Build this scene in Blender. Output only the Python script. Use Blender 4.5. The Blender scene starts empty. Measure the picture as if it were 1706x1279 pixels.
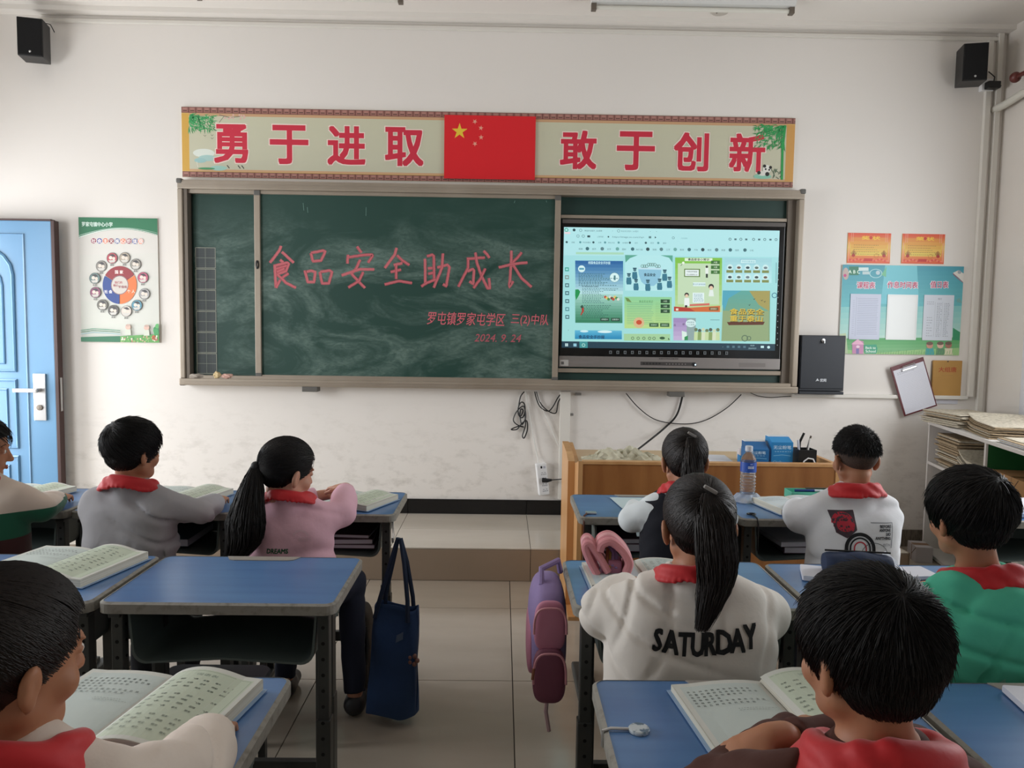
import bpy, bmesh, math, random
import numpy as np
from mathutils import Vector, Matrix
from mathutils.bvhtree import BVHTree
random.seed(7); RNG = np.random.default_rng(7)
SC = bpy.context.scene
COL = SC.collection
PI = math.pi

# ------------------------------------------------------------------ camera
CAM_F = 1249.54
CAM_C = np.array([2.0955, -5.0026, 1.4369])
_p, _y, _r = math.radians(4.161), math.radians(0.778), math.radians(0.849)
FWD = np.array([math.sin(_y)*math.cos(_p), math.cos(_y)*math.cos(_p), -math.sin(_p)])
_R = np.array([math.cos(_y), -math.sin(_y), 0.0]); _U = np.cross(_R, FWD)
RGT = _R*math.cos(_r) + _U*math.sin(_r); UPV = -_R*math.sin(_r) + _U*math.cos(_r)
cd = bpy.data.cameras.new('camera'); cam = bpy.data.objects.new('camera', cd); COL.objects.link(cam)
cd.sensor_fit = 'HORIZONTAL'; cd.sensor_width = 36.0; cd.lens = CAM_F/1706*36; cd.clip_start = 0.05
M4 = Matrix.Identity(4)
for i in range(3):
    M4[i][0] = RGT[i]; M4[i][1] = UPV[i]; M4[i][2] = -FWD[i]; M4[i][3] = CAM_C[i]
cam.matrix_world = M4
SC.camera = cam

# ------------------------------------------------------------------ light and exposure
SC.view_settings.view_transform = 'Standard'; SC.view_settings.look = 'None'
SC.view_settings.gamma = 1.0; SC.view_settings.use_curve_mapping = False
SC.view_settings.exposure = -0.42
w = bpy.data.worlds.new('daylight'); SC.world = w; w.use_nodes = True
w.node_tree.nodes['Background'].inputs[0].default_value = (0.75, 0.87, 1.0, 1)
w.node_tree.nodes['Background'].inputs[1].default_value = 0.6
try:
    SC.cycles.max_bounces = 8; SC.cycles.diffuse_bounces = 5; SC.cycles.glossy_bounces = 3
    SC.cycles.use_denoising = True; SC.cycles.sample_clamp_indirect = 4.0
except Exception: pass

def area_light(name, loc, direction, sx, sy, power, color):
    l = bpy.data.lights.new(name, 'AREA'); l.shape = 'RECTANGLE'; l.size = sx; l.size_y = sy
    l.energy = power; l.color = color
    o = bpy.data.objects.new(name, l); COL.objects.link(o); o.location = loc
    o.rotation_euler = Vector(direction).to_track_quat('-Z', 'Y').to_euler()
    return o
# daylight entering by the door and the windows of the two side walls
area_light('door_daylight', (-1.95, -0.66, 1.15), (1, -0.05, -0.05), 0.8, 1.9, 85, (0.97, 0.98, 1.0))
area_light('window_daylight', (-1.9, -2.7, 1.6), (1, 0.35, -0.42), 1.7, 1.7, 125, (0.96, 0.98, 1.0))
area_light('window_daylight', (-1.9, -5.3, 1.75), (1, 0.4, -0.1), 1.7, 1.7, 6, (0.96, 0.98, 1.0))
area_light('window_daylight', (5.5, -1.9, 1.6), (-1, 0.15, -0.35), 1.9, 1.7, 85, (0.96, 0.98, 1.0))
area_light('window_daylight', (5.5, -5.0, 1.75), (-1, 0.4, -0.1), 1.9, 1.7, 6, (0.96, 0.98, 1.0))

# ------------------------------------------------------------------ helpers
def at(px, py, Y):
    "point of the plane y = Y seen at a pixel of the 1706 x 1279 photograph"
    d = FWD + RGT*(px-853)/CAM_F - UPV*(py-639.5)/CAM_F
    return CAM_C + d*((Y-CAM_C[1])/d[1])
def atz(px, py, Z):
    d = FWD + RGT*(px-853)/CAM_F - UPV*(py-639.5)/CAM_F
    return CAM_C + d*((Z-CAM_C[2])/d[2])
def lin(c):
    if isinstance(c, str):
        c = c.lstrip('#'); c = [int(c[i:i+2], 16)/255 for i in (0, 2, 4)]
    return tuple(x/12.92 if x <= 0.04045 else ((x+0.055)/1.055)**2.4 for x in c)
MATS = {}
def mat(name, color, rough=0.6, metal=0.0, noise=None, bump=None, coat=0.0, spec=0.5, sheen=0.0, stretch=(1, 1, 1), sub=0.0):
    "procedural material; noise=(scale, other colour, contrast lo, hi), bump=(scale, strength)"
    if name in MATS: return MATS[name]
    m = bpy.data.materials.new(name); m.use_nodes = True; MATS[name] = m
    nt = m.node_tree; N = nt.nodes; L = nt.links; b = N['Principled BSDF']
    b.inputs['Base Color'].default_value = (*lin(color), 1); b.inputs['Roughness'].default_value = rough
    b.inputs['Metallic'].default_value = metal; b.inputs['Coat Weight'].default_value = coat
    b.inputs['Coat Roughness'].default_value = 0.12
    b.inputs['Specular IOR Level'].default_value = spec; b.inputs['Sheen Weight'].default_value = sheen
    if sub:
        b.inputs['Subsurface Weight'].default_value = sub; b.inputs['Subsurface Radius'].default_value = (0.5, 0.2, 0.1)
        b.inputs['Subsurface Scale'].default_value = 0.008
    if noise or bump:
        tc = N.new('ShaderNodeTexCoord'); mp = N.new('ShaderNodeMapping'); mp.inputs['Scale'].default_value = stretch
        L.new(tc.outputs['Object'], mp.inputs['Vector'])
    if noise:
        n = N.new('ShaderNodeTexNoise'); n.inputs['Scale'].default_value = noise[0]; n.inputs['Detail'].default_value = 6
        r = N.new('ShaderNodeValToRGB'); r.color_ramp.elements[0].position = noise[2]; r.color_ramp.elements[1].position = noise[3]
        r.color_ramp.elements[0].color = (*lin(color), 1); r.color_ramp.elements[1].color = (*lin(noise[1]), 1)
        L.new(mp.outputs[0], n.inputs['Vector']); L.new(n.outputs['Fac'], r.inputs[0]); L.new(r.outputs[0], b.inputs['Base Color'])
    if bump:
        n2 = N.new('ShaderNodeTexNoise'); n2.inputs['Scale'].default_value = bump[0]; n2.inputs['Detail'].default_value = 4
        bp = N.new('ShaderNodeBump'); bp.inputs['Strength'].default_value = bump[1]; bp.inputs['Distance'].default_value = 0.004
        L.new(mp.outputs[0], n2.inputs['Vector']); L.new(n2.outputs['Fac'], bp.inputs['Height']); L.new(bp.outputs[0], b.inputs['Normal'])
    return m
def print_mat(name, emit=0.0, rough=0.6, coat=0.0):
    if name in MATS: return MATS[name]
    m = bpy.data.materials.new(name); m.use_nodes = True; MATS[name] = m
    nt = m.node_tree; b = nt.nodes['Principled BSDF']; a = nt.nodes.new('ShaderNodeAttribute'); a.attribute_name = 'ink'
    b.inputs['Roughness'].default_value = rough; b.inputs['Coat Weight'].default_value = coat
    if emit:
        b.inputs['Base Color'].default_value = (0.01, 0.01, 0.01, 1)
        nt.links.new(a.outputs['Color'], b.inputs['Emission Color']); b.inputs['Emission Strength'].default_value = emit
    else:
        nt.links.new(a.outputs['Color'], b.inputs['Base Color'])
    return m

def link(o, parent=None):
    COL.objects.link(o)
    if parent is not None: o.parent = parent
    return o
def tag(o, label, cat, group=None, kind=None):
    if label: o['label'] = label
    if cat: o['category'] = cat
    if group: o['group'] = group
    if kind: o['kind'] = kind
    return o
def thing(name, label, cat, loc=(0, 0, 0), rz=0.0, group=None):
    o = bpy.data.objects.new(name, None); o.empty_display_size = 0.1; COL.objects.link(o)
    o.location = loc; o.rotation_euler = (0, 0, rz); return tag(o, label, cat, group)
def copy_tree(o, parent=None):
    c = o.copy(); COL.objects.link(c)
    if parent is not None: c.parent = parent
    for ch in list(o.children): copy_tree(ch, c)
    return c

class B:
    "collects shapes into one mesh"
    def __init__(s): s.bm = bmesh.new()
    def box(s, x0, y0, z0, x1, y1, z1, r=0.0, seg=2, rot=None, piv=None):
        ret = bmesh.ops.create_cube(s.bm, size=1.0); vs = ret['verts']
        for v in vs:
            v.co = Vector(((x0+x1)/2+v.co.x*(x1-x0), (y0+y1)/2+v.co.y*(y1-y0), (z0+z1)/2+v.co.z*(z1-z0)))
        if r > 0:
            es = list({e for v in vs for e in v.link_edges})
            q = bmesh.ops.bevel(s.bm, geom=es, offset=r, segments=seg, profile=0.6, affect='EDGES', clamp_overlap=True)
            vs = list({v for f in q['faces'] for v in f.verts} | {v for v in vs if v.is_valid})
        if rot is not None:
            bmesh.ops.rotate(s.bm, verts=vs, cent=Vector(piv or ((x0+x1)/2, (y0+y1)/2, (z0+z1)/2)), matrix=Matrix.Rotation(rot[0], 3, rot[1]))
        return s
    def prism(s, pts, lo, hi, axis='z', r=0.0):
        "polygon pts extruded along an axis from lo to hi"
        def P(a, b, c): return {'z': (a, b, c), 'y': (a, c, b), 'x': (c, a, b)}[axis]
        va = [s.bm.verts.new(P(a, b, lo)) for a, b in pts]; vb = [s.bm.verts.new(P(a, b, hi)) for a, b in pts]
        n = len(pts); fs = []
        fs.append(s.bm.faces.new(va[::-1])); fs.append(s.bm.faces.new(vb))
        for i in range(n): fs.append(s.bm.faces.new((va[i], va[(i+1) % n], vb[(i+1) % n], vb[i])))
        if r > 0:
            es = list(set(fs[0].edges) | set(fs[1].edges))
            bmesh.ops.bevel(s.bm, geom=es, offset=r, segments=2, affect='EDGES', clamp_overlap=True)
        return s
    def tube(s, pts, r, n=8, closed=False):
        pts = [Vector(p) for p in pts]; rings = []; rr = r if hasattr(r, '__len__') else [r]*len(pts)
        nrm = None
        for i, p in enumerate(pts):
            a = pts[i-1] if i > 0 else (pts[-1] if closed else p); b = pts[(i+1) % len(pts)] if (i < len(pts)-1 or closed) else p
            t = (b-a).normalized() if (b-a).length > 1e-9 else Vector((0, 0, 1))
            if nrm is None: nrm = t.orthogonal().normalized()
            nrm = (nrm - t*nrm.dot(t)); nrm = nrm.normalized() if nrm.length > 1e-6 else t.orthogonal().normalized()
            bn = t.cross(nrm)
            rings.append([s.bm.verts.new(p+(nrm*math.cos(2*PI*k/n)+bn*math.sin(2*PI*k/n))*rr[i]) for k in range(n)])
        m = len(rings)
        for i in range(m if closed else m-1):
            A, C = rings[i], rings[(i+1) % m]
            for k in range(n): s.bm.faces.new((A[k], A[(k+1) % n], C[(k+1) % n], C[k]))
        if not closed:
            s.bm.faces.new(rings[0][::-1]); s.bm.faces.new(rings[-1])
        return s
    def cyl(s, a, b, r, n=16, r2=None): return s.tube([a, b], [r, r if r2 is None else r2], n)
    def lathe(s, prof, c=(0, 0, 0), n=24):
        "prof = [(radius, z)]"
        rings = []
        for r, z in prof:
            rings.append([s.bm.verts.new((c[0]+r*math.cos(2*PI*k/n), c[1]+r*math.sin(2*PI*k/n), c[2]+z)) for k in range(n)] if r > 1e-5 else [s.bm.verts.new((c[0], c[1], c[2]+z))])
        for A, C in zip(rings, rings[1:]):
            for k in range(n):
                q = [A[k % len(A)], A[(k+1) % len(A)], C[(k+1) % len(C)], C[k % len(C)]]
                u = []
                for v in q:
                    if v not in u: u.append(v)
                if len(u) > 2: s.bm.faces.new(u)
        return s
    def sphere(s, c, r, seg=16):
        r = r if hasattr(r, '__len__') else (r, r, r)
        q = bmesh.ops.create_uvsphere(s.bm, u_segments=seg, v_segments=max(6, seg//2), radius=1)
        for v in q['verts']: v.co = Vector((c[0]+v.co.x*r[0], c[1]+v.co.y*r[1], c[2]+v.co.z*r[2]))
        return s
    def sheet(s, fn, nu, nv, thick=0.0, nrm=(0, 0, 1)):
        "grid of fn(u,v); a thickness closes it"
        g = [[s.bm.verts.new(fn(i/nu, j/nv)) for j in range(nv+1)] for i in range(nu+1)]
        for i in range(nu):
            for j in range(nv): s.bm.faces.new((g[i][j], g[i+1][j], g[i+1][j+1], g[i][j+1]))
        if thick:
            d = Vector(nrm)*-thick
            h = [[s.bm.verts.new(g[i][j].co+d) for j in range(nv+1)] for i in range(nu+1)]
            for i in range(nu):
                for j in range(nv): s.bm.faces.new((h[i][j+1], h[i+1][j+1], h[i+1][j], h[i][j]))
            rim = [(i, 0) for i in range(nu)]+[(nu, j) for j in range(nv)]+[(i, nv) for i in range(nu, 0, -1)]+[(0, j) for j in range(nv, 0, -1)]
            for a, b in zip(rim, rim[1:]+rim[:1]):
                s.bm.faces.new((g[b[0]][b[1]], g[a[0]][a[1]], h[a[0]][a[1]], h[b[0]][b[1]]))
        return s
    def obj(s, name, m, parent=None, smooth=False, label=None):
        bmesh.ops.recalc_face_normals(s.bm, faces=s.bm.faces[:])
        me = bpy.data.meshes.new(name); s.bm.to_mesh(me); s.bm.free()
        if smooth:
            for p in me.polygons: p.use_smooth = True
            try: me.set_sharp_from_angle(angle=math.radians(35))
            except Exception: pass
        me.materials.append(m)
        o = bpy.data.objects.new(name, me); link(o, parent)
        if label: o['label'] = label
        return o

def rrect(x0, y0, x1, y1, r, n=5):
    pts = []
    for cx, cy, a in ((x1-r, y1-r, 0), (x0+r, y1-r, 90), (x0+r, y0+r, 180), (x1-r, y0+r, 270)):
        for k in range(n+1):
            t = math.radians(a+90*k/n); pts.append((cx+r*math.cos(t), cy+r*math.sin(t)))
    return pts

_tc = bpy.data.curves.new('text', 'FONT'); _to = bpy.data.objects.new('text', _tc); COL.objects.link(_to)
_tcache = {}
def text_mesh(body, bold=0.0, res=2):
    "2D triangles of a line of text at size 1, centred; (verts, faces, width, height)"
    key = (body, bold, res)
    if key in _tcache: return _tcache[key]
    _tc.body = body; _tc.size = 1.0; _tc.offset = bold; _tc.resolution_u = res
    _tc.fill_mode = 'BOTH'; _tc.dimensions = '2D'
    bpy.context.view_layer.update()
    me = bpy.data.meshes.new_from_object(_to.evaluated_get(bpy.context.evaluated_depsgraph_get()))
    v = np.array([(p.co.x, p.co.y) for p in me.vertices]).reshape(-1, 2)
    f = [tuple(p.vertices) for p in me.polygons]
    bpy.data.meshes.remove(me)
    if len(v) == 0: r = (v, f, 0, 0)
    else:
        lo, hi = v.min(0), v.max(0); v = v-(lo+hi)/2; r = (v, f, hi[0]-lo[0], hi[1]-lo[1])
    _tcache[key] = r; return r

class Print:
    "flat coloured artwork: polygons in artwork pixels mapped on a rectangle w x h (x right, z up, faces -y), each shape a hair above the last"
    def __init__(s, w, h, quad=None, size=None, step=2.5e-5):
        s.w, s.h, s.V, s.F, s.C, s.lay, s.step, s.held = w, h, [], [], [], 0, step, False
        if quad is None: quad = [(0, 0), (size[0], 0), (size[0], size[1]), (0, size[1])]
        q = np.array([[a, b, 1] for a, b in quad], float); t = np.array([(0, h), (w, h), (w, 0), (0, 0)], float)
        s.A = np.linalg.lstsq(q, t, rcond=None)[0]
        s.k = (abs(np.linalg.det(s.A[:2])))**0.5
    def m(s, x, y): return np.array([x, y, 1.0]) @ s.A
    def _add(s, pts, faces, c, fresh=True):
        if fresh and not s.held: s.lay += 1
        b = len(s.V)
        for p in pts: s.V.append((min(max(p[0], 0), s.w), -s.lay*s.step, min(max(p[1], 0), s.h)))
        s.F += [tuple(b+i for i in f) for f in faces]
        s.C += [lin(c)]*len(faces)
    def poly(s, pts, c): s._add([s.m(*p) for p in pts], [tuple(range(len(pts)))], c)
    def rect(s, x0, y0, x1, y1, c): s.poly([(x0, y0), (x1, y0), (x1, y1), (x0, y1)], c)
    def grad(s, x0, y0, x1, y1, c0, c1, n=12):
        a, b = [np.array([int(c.lstrip('#')[i:i+2], 16)/255 for i in (0, 2, 4)]) for c in (c0, c1)]
        s.lay += 1
        for i in range(n):
            ya, yb = y0+(y1-y0)*i/n, y0+(y1-y0)*(i+1)/n
            s._add([s.m(*p) for p in ((x0, ya), (x1, ya), (x1, yb), (x0, yb))], [(0, 1, 2, 3)], tuple(a+(b-a)*(i+.5)/n), False)
    def circ(s, x, y, r, c, n=24, ry=None):
        s.poly([(x+r*math.cos(2*PI*k/n), y+(ry or r)*math.sin(2*PI*k/n)) for k in range(n)], c)
    def ring(s, x, y, r, w, c, a0=0, a1=360, n=32, ry=None):
        k2 = (ry or r)/r; pts = []; fs = []
        for k in range(n+1):
            t = math.radians(a0+(a1-a0)*k/n)
            pts += [s.m(x+(r-w/2)*math.cos(t), y+(r-w/2)*k2*math.sin(t)), s.m(x+(r+w/2)*math.cos(t), y+(r+w/2)*k2*math.sin(t))]
        for k in range(n): fs.append((2*k, 2*k+1, 2*k+3, 2*k+2))
        s._add(pts, fs, c)
    def line(s, pts, w, c, w1=None):
        P = [np.array(s.m(*p)) for p in pts]; W = w*s.k/2; W1 = W if w1 is None else w1*s.k/2
        V = []; n = len(P)
        for i, p in enumerate(P):
            d = P[min(i+1, n-1)]-P[max(i-1, 0)]; d = d/(np.linalg.norm(d)+1e-9); q = np.array([-d[1], d[0]])
            ww = W+(W1-W)*i/max(1, n-1); V += [p-q*ww, p+q*ww]
        s._add(V, [(2*i, 2*i+1, 2*i+3, 2*i+2) for i in range(n-1)], c)
    def text(s, body, x, y, size, c, bold=0.0, sx=1.0, width=None, rot=0.0, slant=0.0, res=2):
        "size = glyph height in artwork px; width squeezes the line to that many px"
        v, f, tw, th = text_mesh(body, 0.0, res)
        if not len(v): return
        k = size*s.k/th if any(ord(ch) > 0x2e80 for ch in body) or th > 0.5 else size*s.k/0.75
        kx = k*sx if width is None else width*s.k/tw
        c0 = s.m(x, y); ca, sa = math.cos(rot), math.sin(rot)
        pts = [(c0[0]+(a*kx+b*k*slant)*ca-b*k*sa, c0[1]+(a*kx)*sa+b*k*ca) for a, b in v]
        if bold:            # heavier strokes: shifted copies of the line
            for q, (ex, ey) in enumerate(((1, 1), (1, 0), (-1, 1), (0, 1), (-1, -1), (-1, 0), (1, -1), (0, -1))):
                dx, dy = bold*k*ex*.85, bold*k*ey*.85
                if len(body) > 2 and q % 2: continue
                s._add([(a+dx, b+dy) for a, b in pts], f, c)
            s._add(pts, f, c)
        else: s._add(pts, f, c)
    def star(s, x, y, r, c, a0=-90):
        pts = [(x+(r if k % 2 == 0 else r*.382)*math.cos(math.radians(a0+36*k)), y+(r if k % 2 == 0 else r*.382)*math.sin(math.radians(a0+36*k))) for k in range(10)]
        cen = [(x, y)]
        P = [s.m(*p) for p in cen+pts]
        s._add(P, [(0, 1+k, 1+(k+1) % 10) for k in range(10)], c)
    def lines(s, x0, y0, x1, n, dy, w, c, ragged=.15, dash=None):
        "rows of small print"
        s.lay += 1
        for i in range(n):
            xe = x1-(x1-x0)*ragged*random.random(); y = y0+i*dy
            if dash:
                x = x0
                while x < xe:
                    l = dash*(.6+.8*random.random())
                    s._add([s.m(*p) for p in ((x, y-w/2), (x+l, y-w/2), (x+l, y+w/2), (x, y+w/2))], [(0, 1, 2, 3)], c, False); x += l+dash*.55
            else: s._add([s.m(*p) for p in ((x0, y-w/2), (xe, y-w/2), (xe, y+w/2), (x0, y+w/2))], [(0, 1, 2, 3)], c, False)
    def mesh(s, name, m, xf=None):
        me = bpy.data.meshes.new(name)
        V = s.V if xf is None else [xf(p) for p in s.V]
        me.from_pydata(V, [], s.F)
        a = me.attributes.new('ink', 'FLOAT_COLOR', 'CORNER')
        buf = []
        for f, c in zip(s.F, s.C): buf += [c[0], c[1], c[2], 1.0]*len(f)
        a.data.foreach_set('color', buf); me.materials.append(m); return me
    def obj(s, name, m, parent=None, loc=(0, 0, 0), xf=None, label=None):
        o = bpy.data.objects.new(name, s.mesh(name, m, xf)); link(o, parent); o.location = loc
        if label: o['label'] = label
        return o
    def drape(s, name, m, parent, bvh, origin, off=0.0012, step=0.012, bend=None):
        "project the artwork, held upright at origin, forwards on a surface"
        bm = bmesh.new(); lay = bm.faces.layers.int.new('c')
        for p in s.V: bm.verts.new((origin[0]+p[0], p[1], origin[2]+p[2]))
        bm.verts.ensure_lookup_table()
        for i, f in enumerate(s.F):
            try: q = bm.faces.new([bm.verts[k] for k in f]); q[lay] = i
            except ValueError: pass
        bmesh.ops.triangulate(bm, faces=bm.faces[:])
        for _ in range(4):
            es = [e for e in bm.edges if e.calc_length() > step]
            if not es: break
            bmesh.ops.subdivide_edges(bm, edges=es, cuts=1)
            bmesh.ops.triangulate(bm, faces=bm.faces[:])
        for v in bm.verts:
            l = v.co.y; x, z = (v.co.x, v.co.z) if bend is None else bend(v.co.x, v.co.z)
            hit = bvh.ray_cast(Vector((x, origin[1], z)), Vector((0, 1, 0)))
            y = hit[0].y if hit[0] else origin[1]+0.2
            v.co = Vector((x, y-off+l, z))
        me = bpy.data.meshes.new(name); bm.faces.ensure_lookup_table()
        ids = [f[lay] for f in bm.faces]; bm.to_mesh(me); bm.free()
        a = me.attributes.new('ink', 'FLOAT_COLOR', 'CORNER'); buf = []
        for p, i in zip(me.polygons, ids): buf += [*s.C[i], 1.0]*len(p.vertices)
        a.data.foreach_set('color', buf); me.materials.append(m)
        o = bpy.data.objects.new(name, me); return link(o, parent)
# ------------------------------------------------------------------ materials
M_WALL = mat('wall_paint', '#dfd9d2', 0.75, noise=(0.9, '#d3ccc4', .35, .7), bump=(40, .05))
M_WALLF = mat('front_wall_paint', '#e6e1db', 0.75)
def dirty_wall(m):
    nt = m.node_tree; N, L = nt.nodes, nt.links; b = N['Principled BSDF']
    tc = N.new('ShaderNodeTexCoord'); mp = N.new('ShaderNodeMapping'); mp.inputs['Scale'].default_value = (1.6, 1, 3.2)
    n = N.new('ShaderNodeTexNoise'); n.inputs['Scale'].default_value = 4.2; n.inputs['Detail'].default_value = 9; n.inputs['Roughness'].default_value = .68
    r = N.new('ShaderNodeValToRGB'); r.color_ramp.elements[0].position = .5; r.color_ramp.elements[1].position = .74
    sp = N.new('ShaderNodeSeparateXYZ'); mr = N.new('ShaderNodeMapRange')
    mr.inputs['From Min'].default_value = 1.0; mr.inputs['From Max'].default_value = 0.35; mr.inputs['To Min'].default_value = 0; mr.inputs['To Max'].default_value = 1
    mu = N.new('ShaderNodeMath'); mu.operation = 'MULTIPLY'; mx = N.new('ShaderNodeMix'); mx.data_type = 'RGBA'
    L.new(tc.outputs['Object'], mp.inputs[0]); L.new(mp.outputs[0], n.inputs[0]); L.new(n.outputs['Fac'], r.inputs[0])
    L.new(tc.outputs['Object'], sp.inputs[0]); L.new(sp.outputs['Z'], mr.inputs[0]); L.new(mr.outputs[0], mu.inputs[0]); L.new(r.outputs[0], mu.inputs[1])
    mx.inputs[6].default_value = (*lin('#e6e1db'), 1); mx.inputs[7].default_value = (*lin('#c3bdb5'), 1)
    L.new(mu.outputs[0], mx.inputs[0]); L.new(mx.outputs[2], b.inputs['Base Color'])
dirty_wall(M_WALLF)
M_CEIL = mat('ceiling_paint', '#e4dfd8', 0.8)
M_TRIM = mat('white_plastic_trunking', '#dcd8d0', 0.45)
M_TILE = [mat('floor_tile_%d' % i, c, 0.16, noise=(1.3, c2, .3, .75), coat=.2, stretch=(1, 4, 1)) for i, (c, c2) in enumerate((('#b0a597', '#a3988a'), ('#aca193', '#9f9486'), ('#b3a89a', '#a69b8d')))]
M_TILEP = mat('platform_tile', '#c9c1b5', 0.2, noise=(1.3, '#beb5a8', .3, .75), coat=.2, stretch=(1, 4, 1))
M_RISER = mat('riser_tile', '#9c8b7a', 0.35, noise=(2, '#92816f', .3, .75))
M_GROUT = mat('dark_grout', '#3a322c', 0.9)
M_BLACKTILE = mat('black_skirting_tile', '#0d0d0f', 0.18)
M_GREYTILE = mat('brown_skirting_tile', '#7e766b', 0.4, noise=(24, '#5f574e', .4, .65), stretch=(6, 1, 1))
M_ALU = mat('champagne_aluminium', '#a3988a', 0.45, metal=.35, noise=(3, '#978b7c', .3, .7))
M_ALUD = mat('dark_aluminium', '#6f665c', 0.5, metal=.4)
M_PCAP = mat('grey_plastic_corner', '#5c5a56', 0.5)
M_BLACK = mat('black_plastic', '#0b0b0d', 0.4)
M_BLACKG = mat('black_gloss', '#07080a', 0.12)
M_WHITEP = mat('white_plastic', '#e9e9ea', 0.35)
M_CHROME = mat('brushed_steel', '#c9c9c9', 0.3, metal=.9)
M_CABLE = mat('black_cable', '#161616', 0.5)
M_CABLEW = mat('white_cable', '#d9d7d2', 0.5)

def struct(b, name, m, smooth=False):
    o = b.obj(name, m, None, smooth); o['kind'] = 'structure'; return o
XL, XR, YB, ZC = -1.75, 5.36, -7.6, 3.43
# floor slab and tiles
fl = struct(B().box(XL-.2, YB-.2, -.12, XR+.2, .2, -.006), 'floor', M_GROUT)
ys = [-.804+.0, -1.224]+[-1.224-.8*k for k in range(1, 9)]
ys = [0.0]+ys
tile_cache = {}
k = 0
for a, bb in zip(ys, ys[1:]):
    bb = max(bb, YB)
    if a-bb < .05: continue
    xx = [2.156+.8*i for i in range(-5, 5)]; xx = [XL]+[x for x in xx if XL+.05 < x < XR-.05]+[XR]
    for x0, x1 in zip(xx, xx[1:]):
        if a > -.7 and x0 < 4.0 and x1 > 0: pass
        wx, wy = round(x1-x0, 3), round(a-bb, 3); key = (wx, wy, k % 3)
        if key not in tile_cache:
            o = B().box(0, -wy+.004, -.006, wx-.004, 0, .0).obj('tile', M_TILE[k % 3], fl); tile_cache[key] = o
        else:
            o = bpy.data.objects.new('tile', tile_cache[key].data); link(o, fl)
        o.location = (x0+.002, a-.002, 0); k += 1
# teaching platform
PX0, PX1 = -0.75, 4.45
pl = struct(B().box(PX0, -.796, -.004, PX1-.004, 0, .184), 'floor_platform', M_GROUT)
gx = [2.273+.8*i for i in range(-4, 4)]; gx = [PX0]+[x for x in gx if PX0+.04 < x < PX1-.04]+[PX1]
for x0, x1 in zip(gx, gx[1:]):
    B().box(x0+.0015, -.3985, .184, x1-.0015, -.001, .19).obj('tile', M_TILEP, pl)
    B().box(x0+.0015, -.804, .184, x1-.0015, -.4015, .19).obj('tile', M_TILEP, pl)
    B().box(x0+.0015, -.804, .002, x1-.0015, -.7965, .182).obj('riser_tile', M_RISER, pl)
B().box(PX1-.004, -.804, .002, PX1+.004, -.002, .19).obj('riser_tile', M_RISER, pl)
# walls
struct(B().box(XL-.2, 0, -.12, XR+.2, .2, ZC+.2), 'wall_front', M_WALLF)
struct(B().box(XL-.2, YB-.2, -.12, XR+.2, YB, ZC+.2), 'wall_back', M_WALL)
def side_wall(name, xa, xb, openings):
    b = B(); y = 0.0
    for (y1, y0, z0, z1) in openings:          # y1 > y0
        b.box(xa, y1, -.1, xb, y, ZC+.1)
        if z0 > 0: b.box(xa, y0, -.1, xb, y1, z0)
        b.box(xa, y0, z1, xb, y1, ZC+.1); y = y0
    b.box(xa, YB, -.1, xb, y, ZC+.1)
    return struct(b, name, M_WALL)
side_wall('wall_left', XL-.2, XL, [(-.15, -1.1, 0, 2.1), (-1.8, -3.6, .9, 2.6), (-4.4, -6.2, .9, 2.6)])
side_wall('wall_right', XR, XR+.2, [(-.9, -2.9, .9, 2.6), (-4.0, -6.0, .9, 2.6)])
for i, (x, y1, y0) in enumerate(((XL-.1, -1.8, -3.6), (XL-.1, -4.4, -6.2), (XR+.1, -.9, -2.9), (XR+.1, -4.0, -6.0))):
    b = B()
    for yy in (y1-.03, (y0+y1)/2, y0+.03): b.box(x-.03, yy-.03, .9, x+.03, yy+.03, 2.6)
    b.box(x-.03, y0, .9, x+.03, y1, .96); b.box(x-.03, y0, 2.54, x+.03, y1, 2.6)
    struct(b, 'window_%d' % (i+1), M_WHITEP)
struct(B().box(XL-.2, YB-.2, ZC, XR+.2, .2, ZC+.2), 'ceiling', M_CEIL)
struct(B().box(XL, -.09, ZC-.03, XR, 0, ZC), 'trim_1', M_CEIL)                         # cornice along the front wall
struct(B().box(-.9, -.025, 3.352, 5.30, 0, 3.376, .004).box(5.225, -.028, 1.03, 5.262, 0, 3.352, .004).box(5.29, -.03, .02, 5.325, 0, 3.40, .004), 'trim_2', M_TRIM)
struct(B().box(4.04, -.03, 1.012, 5.225, 0, 1.037, .004), 'trim_3', M_TRIM)            # trunking along the wall right of the board
struct(B().box(2.485, -.035, .30, 2.555, 0, 1.03, .005), 'trim_4', M_TRIM)           # trunking below the board
bb = struct(B().box(PX0, -.006, .19, PX1, 0, .288), 'baseboard_front', M_GROUT)
for x0, x1 in zip(gx, gx[1:]): B().box(x0+.0015, -.014, .1905, x1-.0015, -.006, .29).obj('tile', M_BLACKTILE, bb)
for (x0, x1) in ((PX1+.02, PX1+.5), (PX1+.5, XR)): B().box(x0+.001, -.014, .001, x1-.001, 0, .115).obj('tile', M_GREYTILE, bb)

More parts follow.
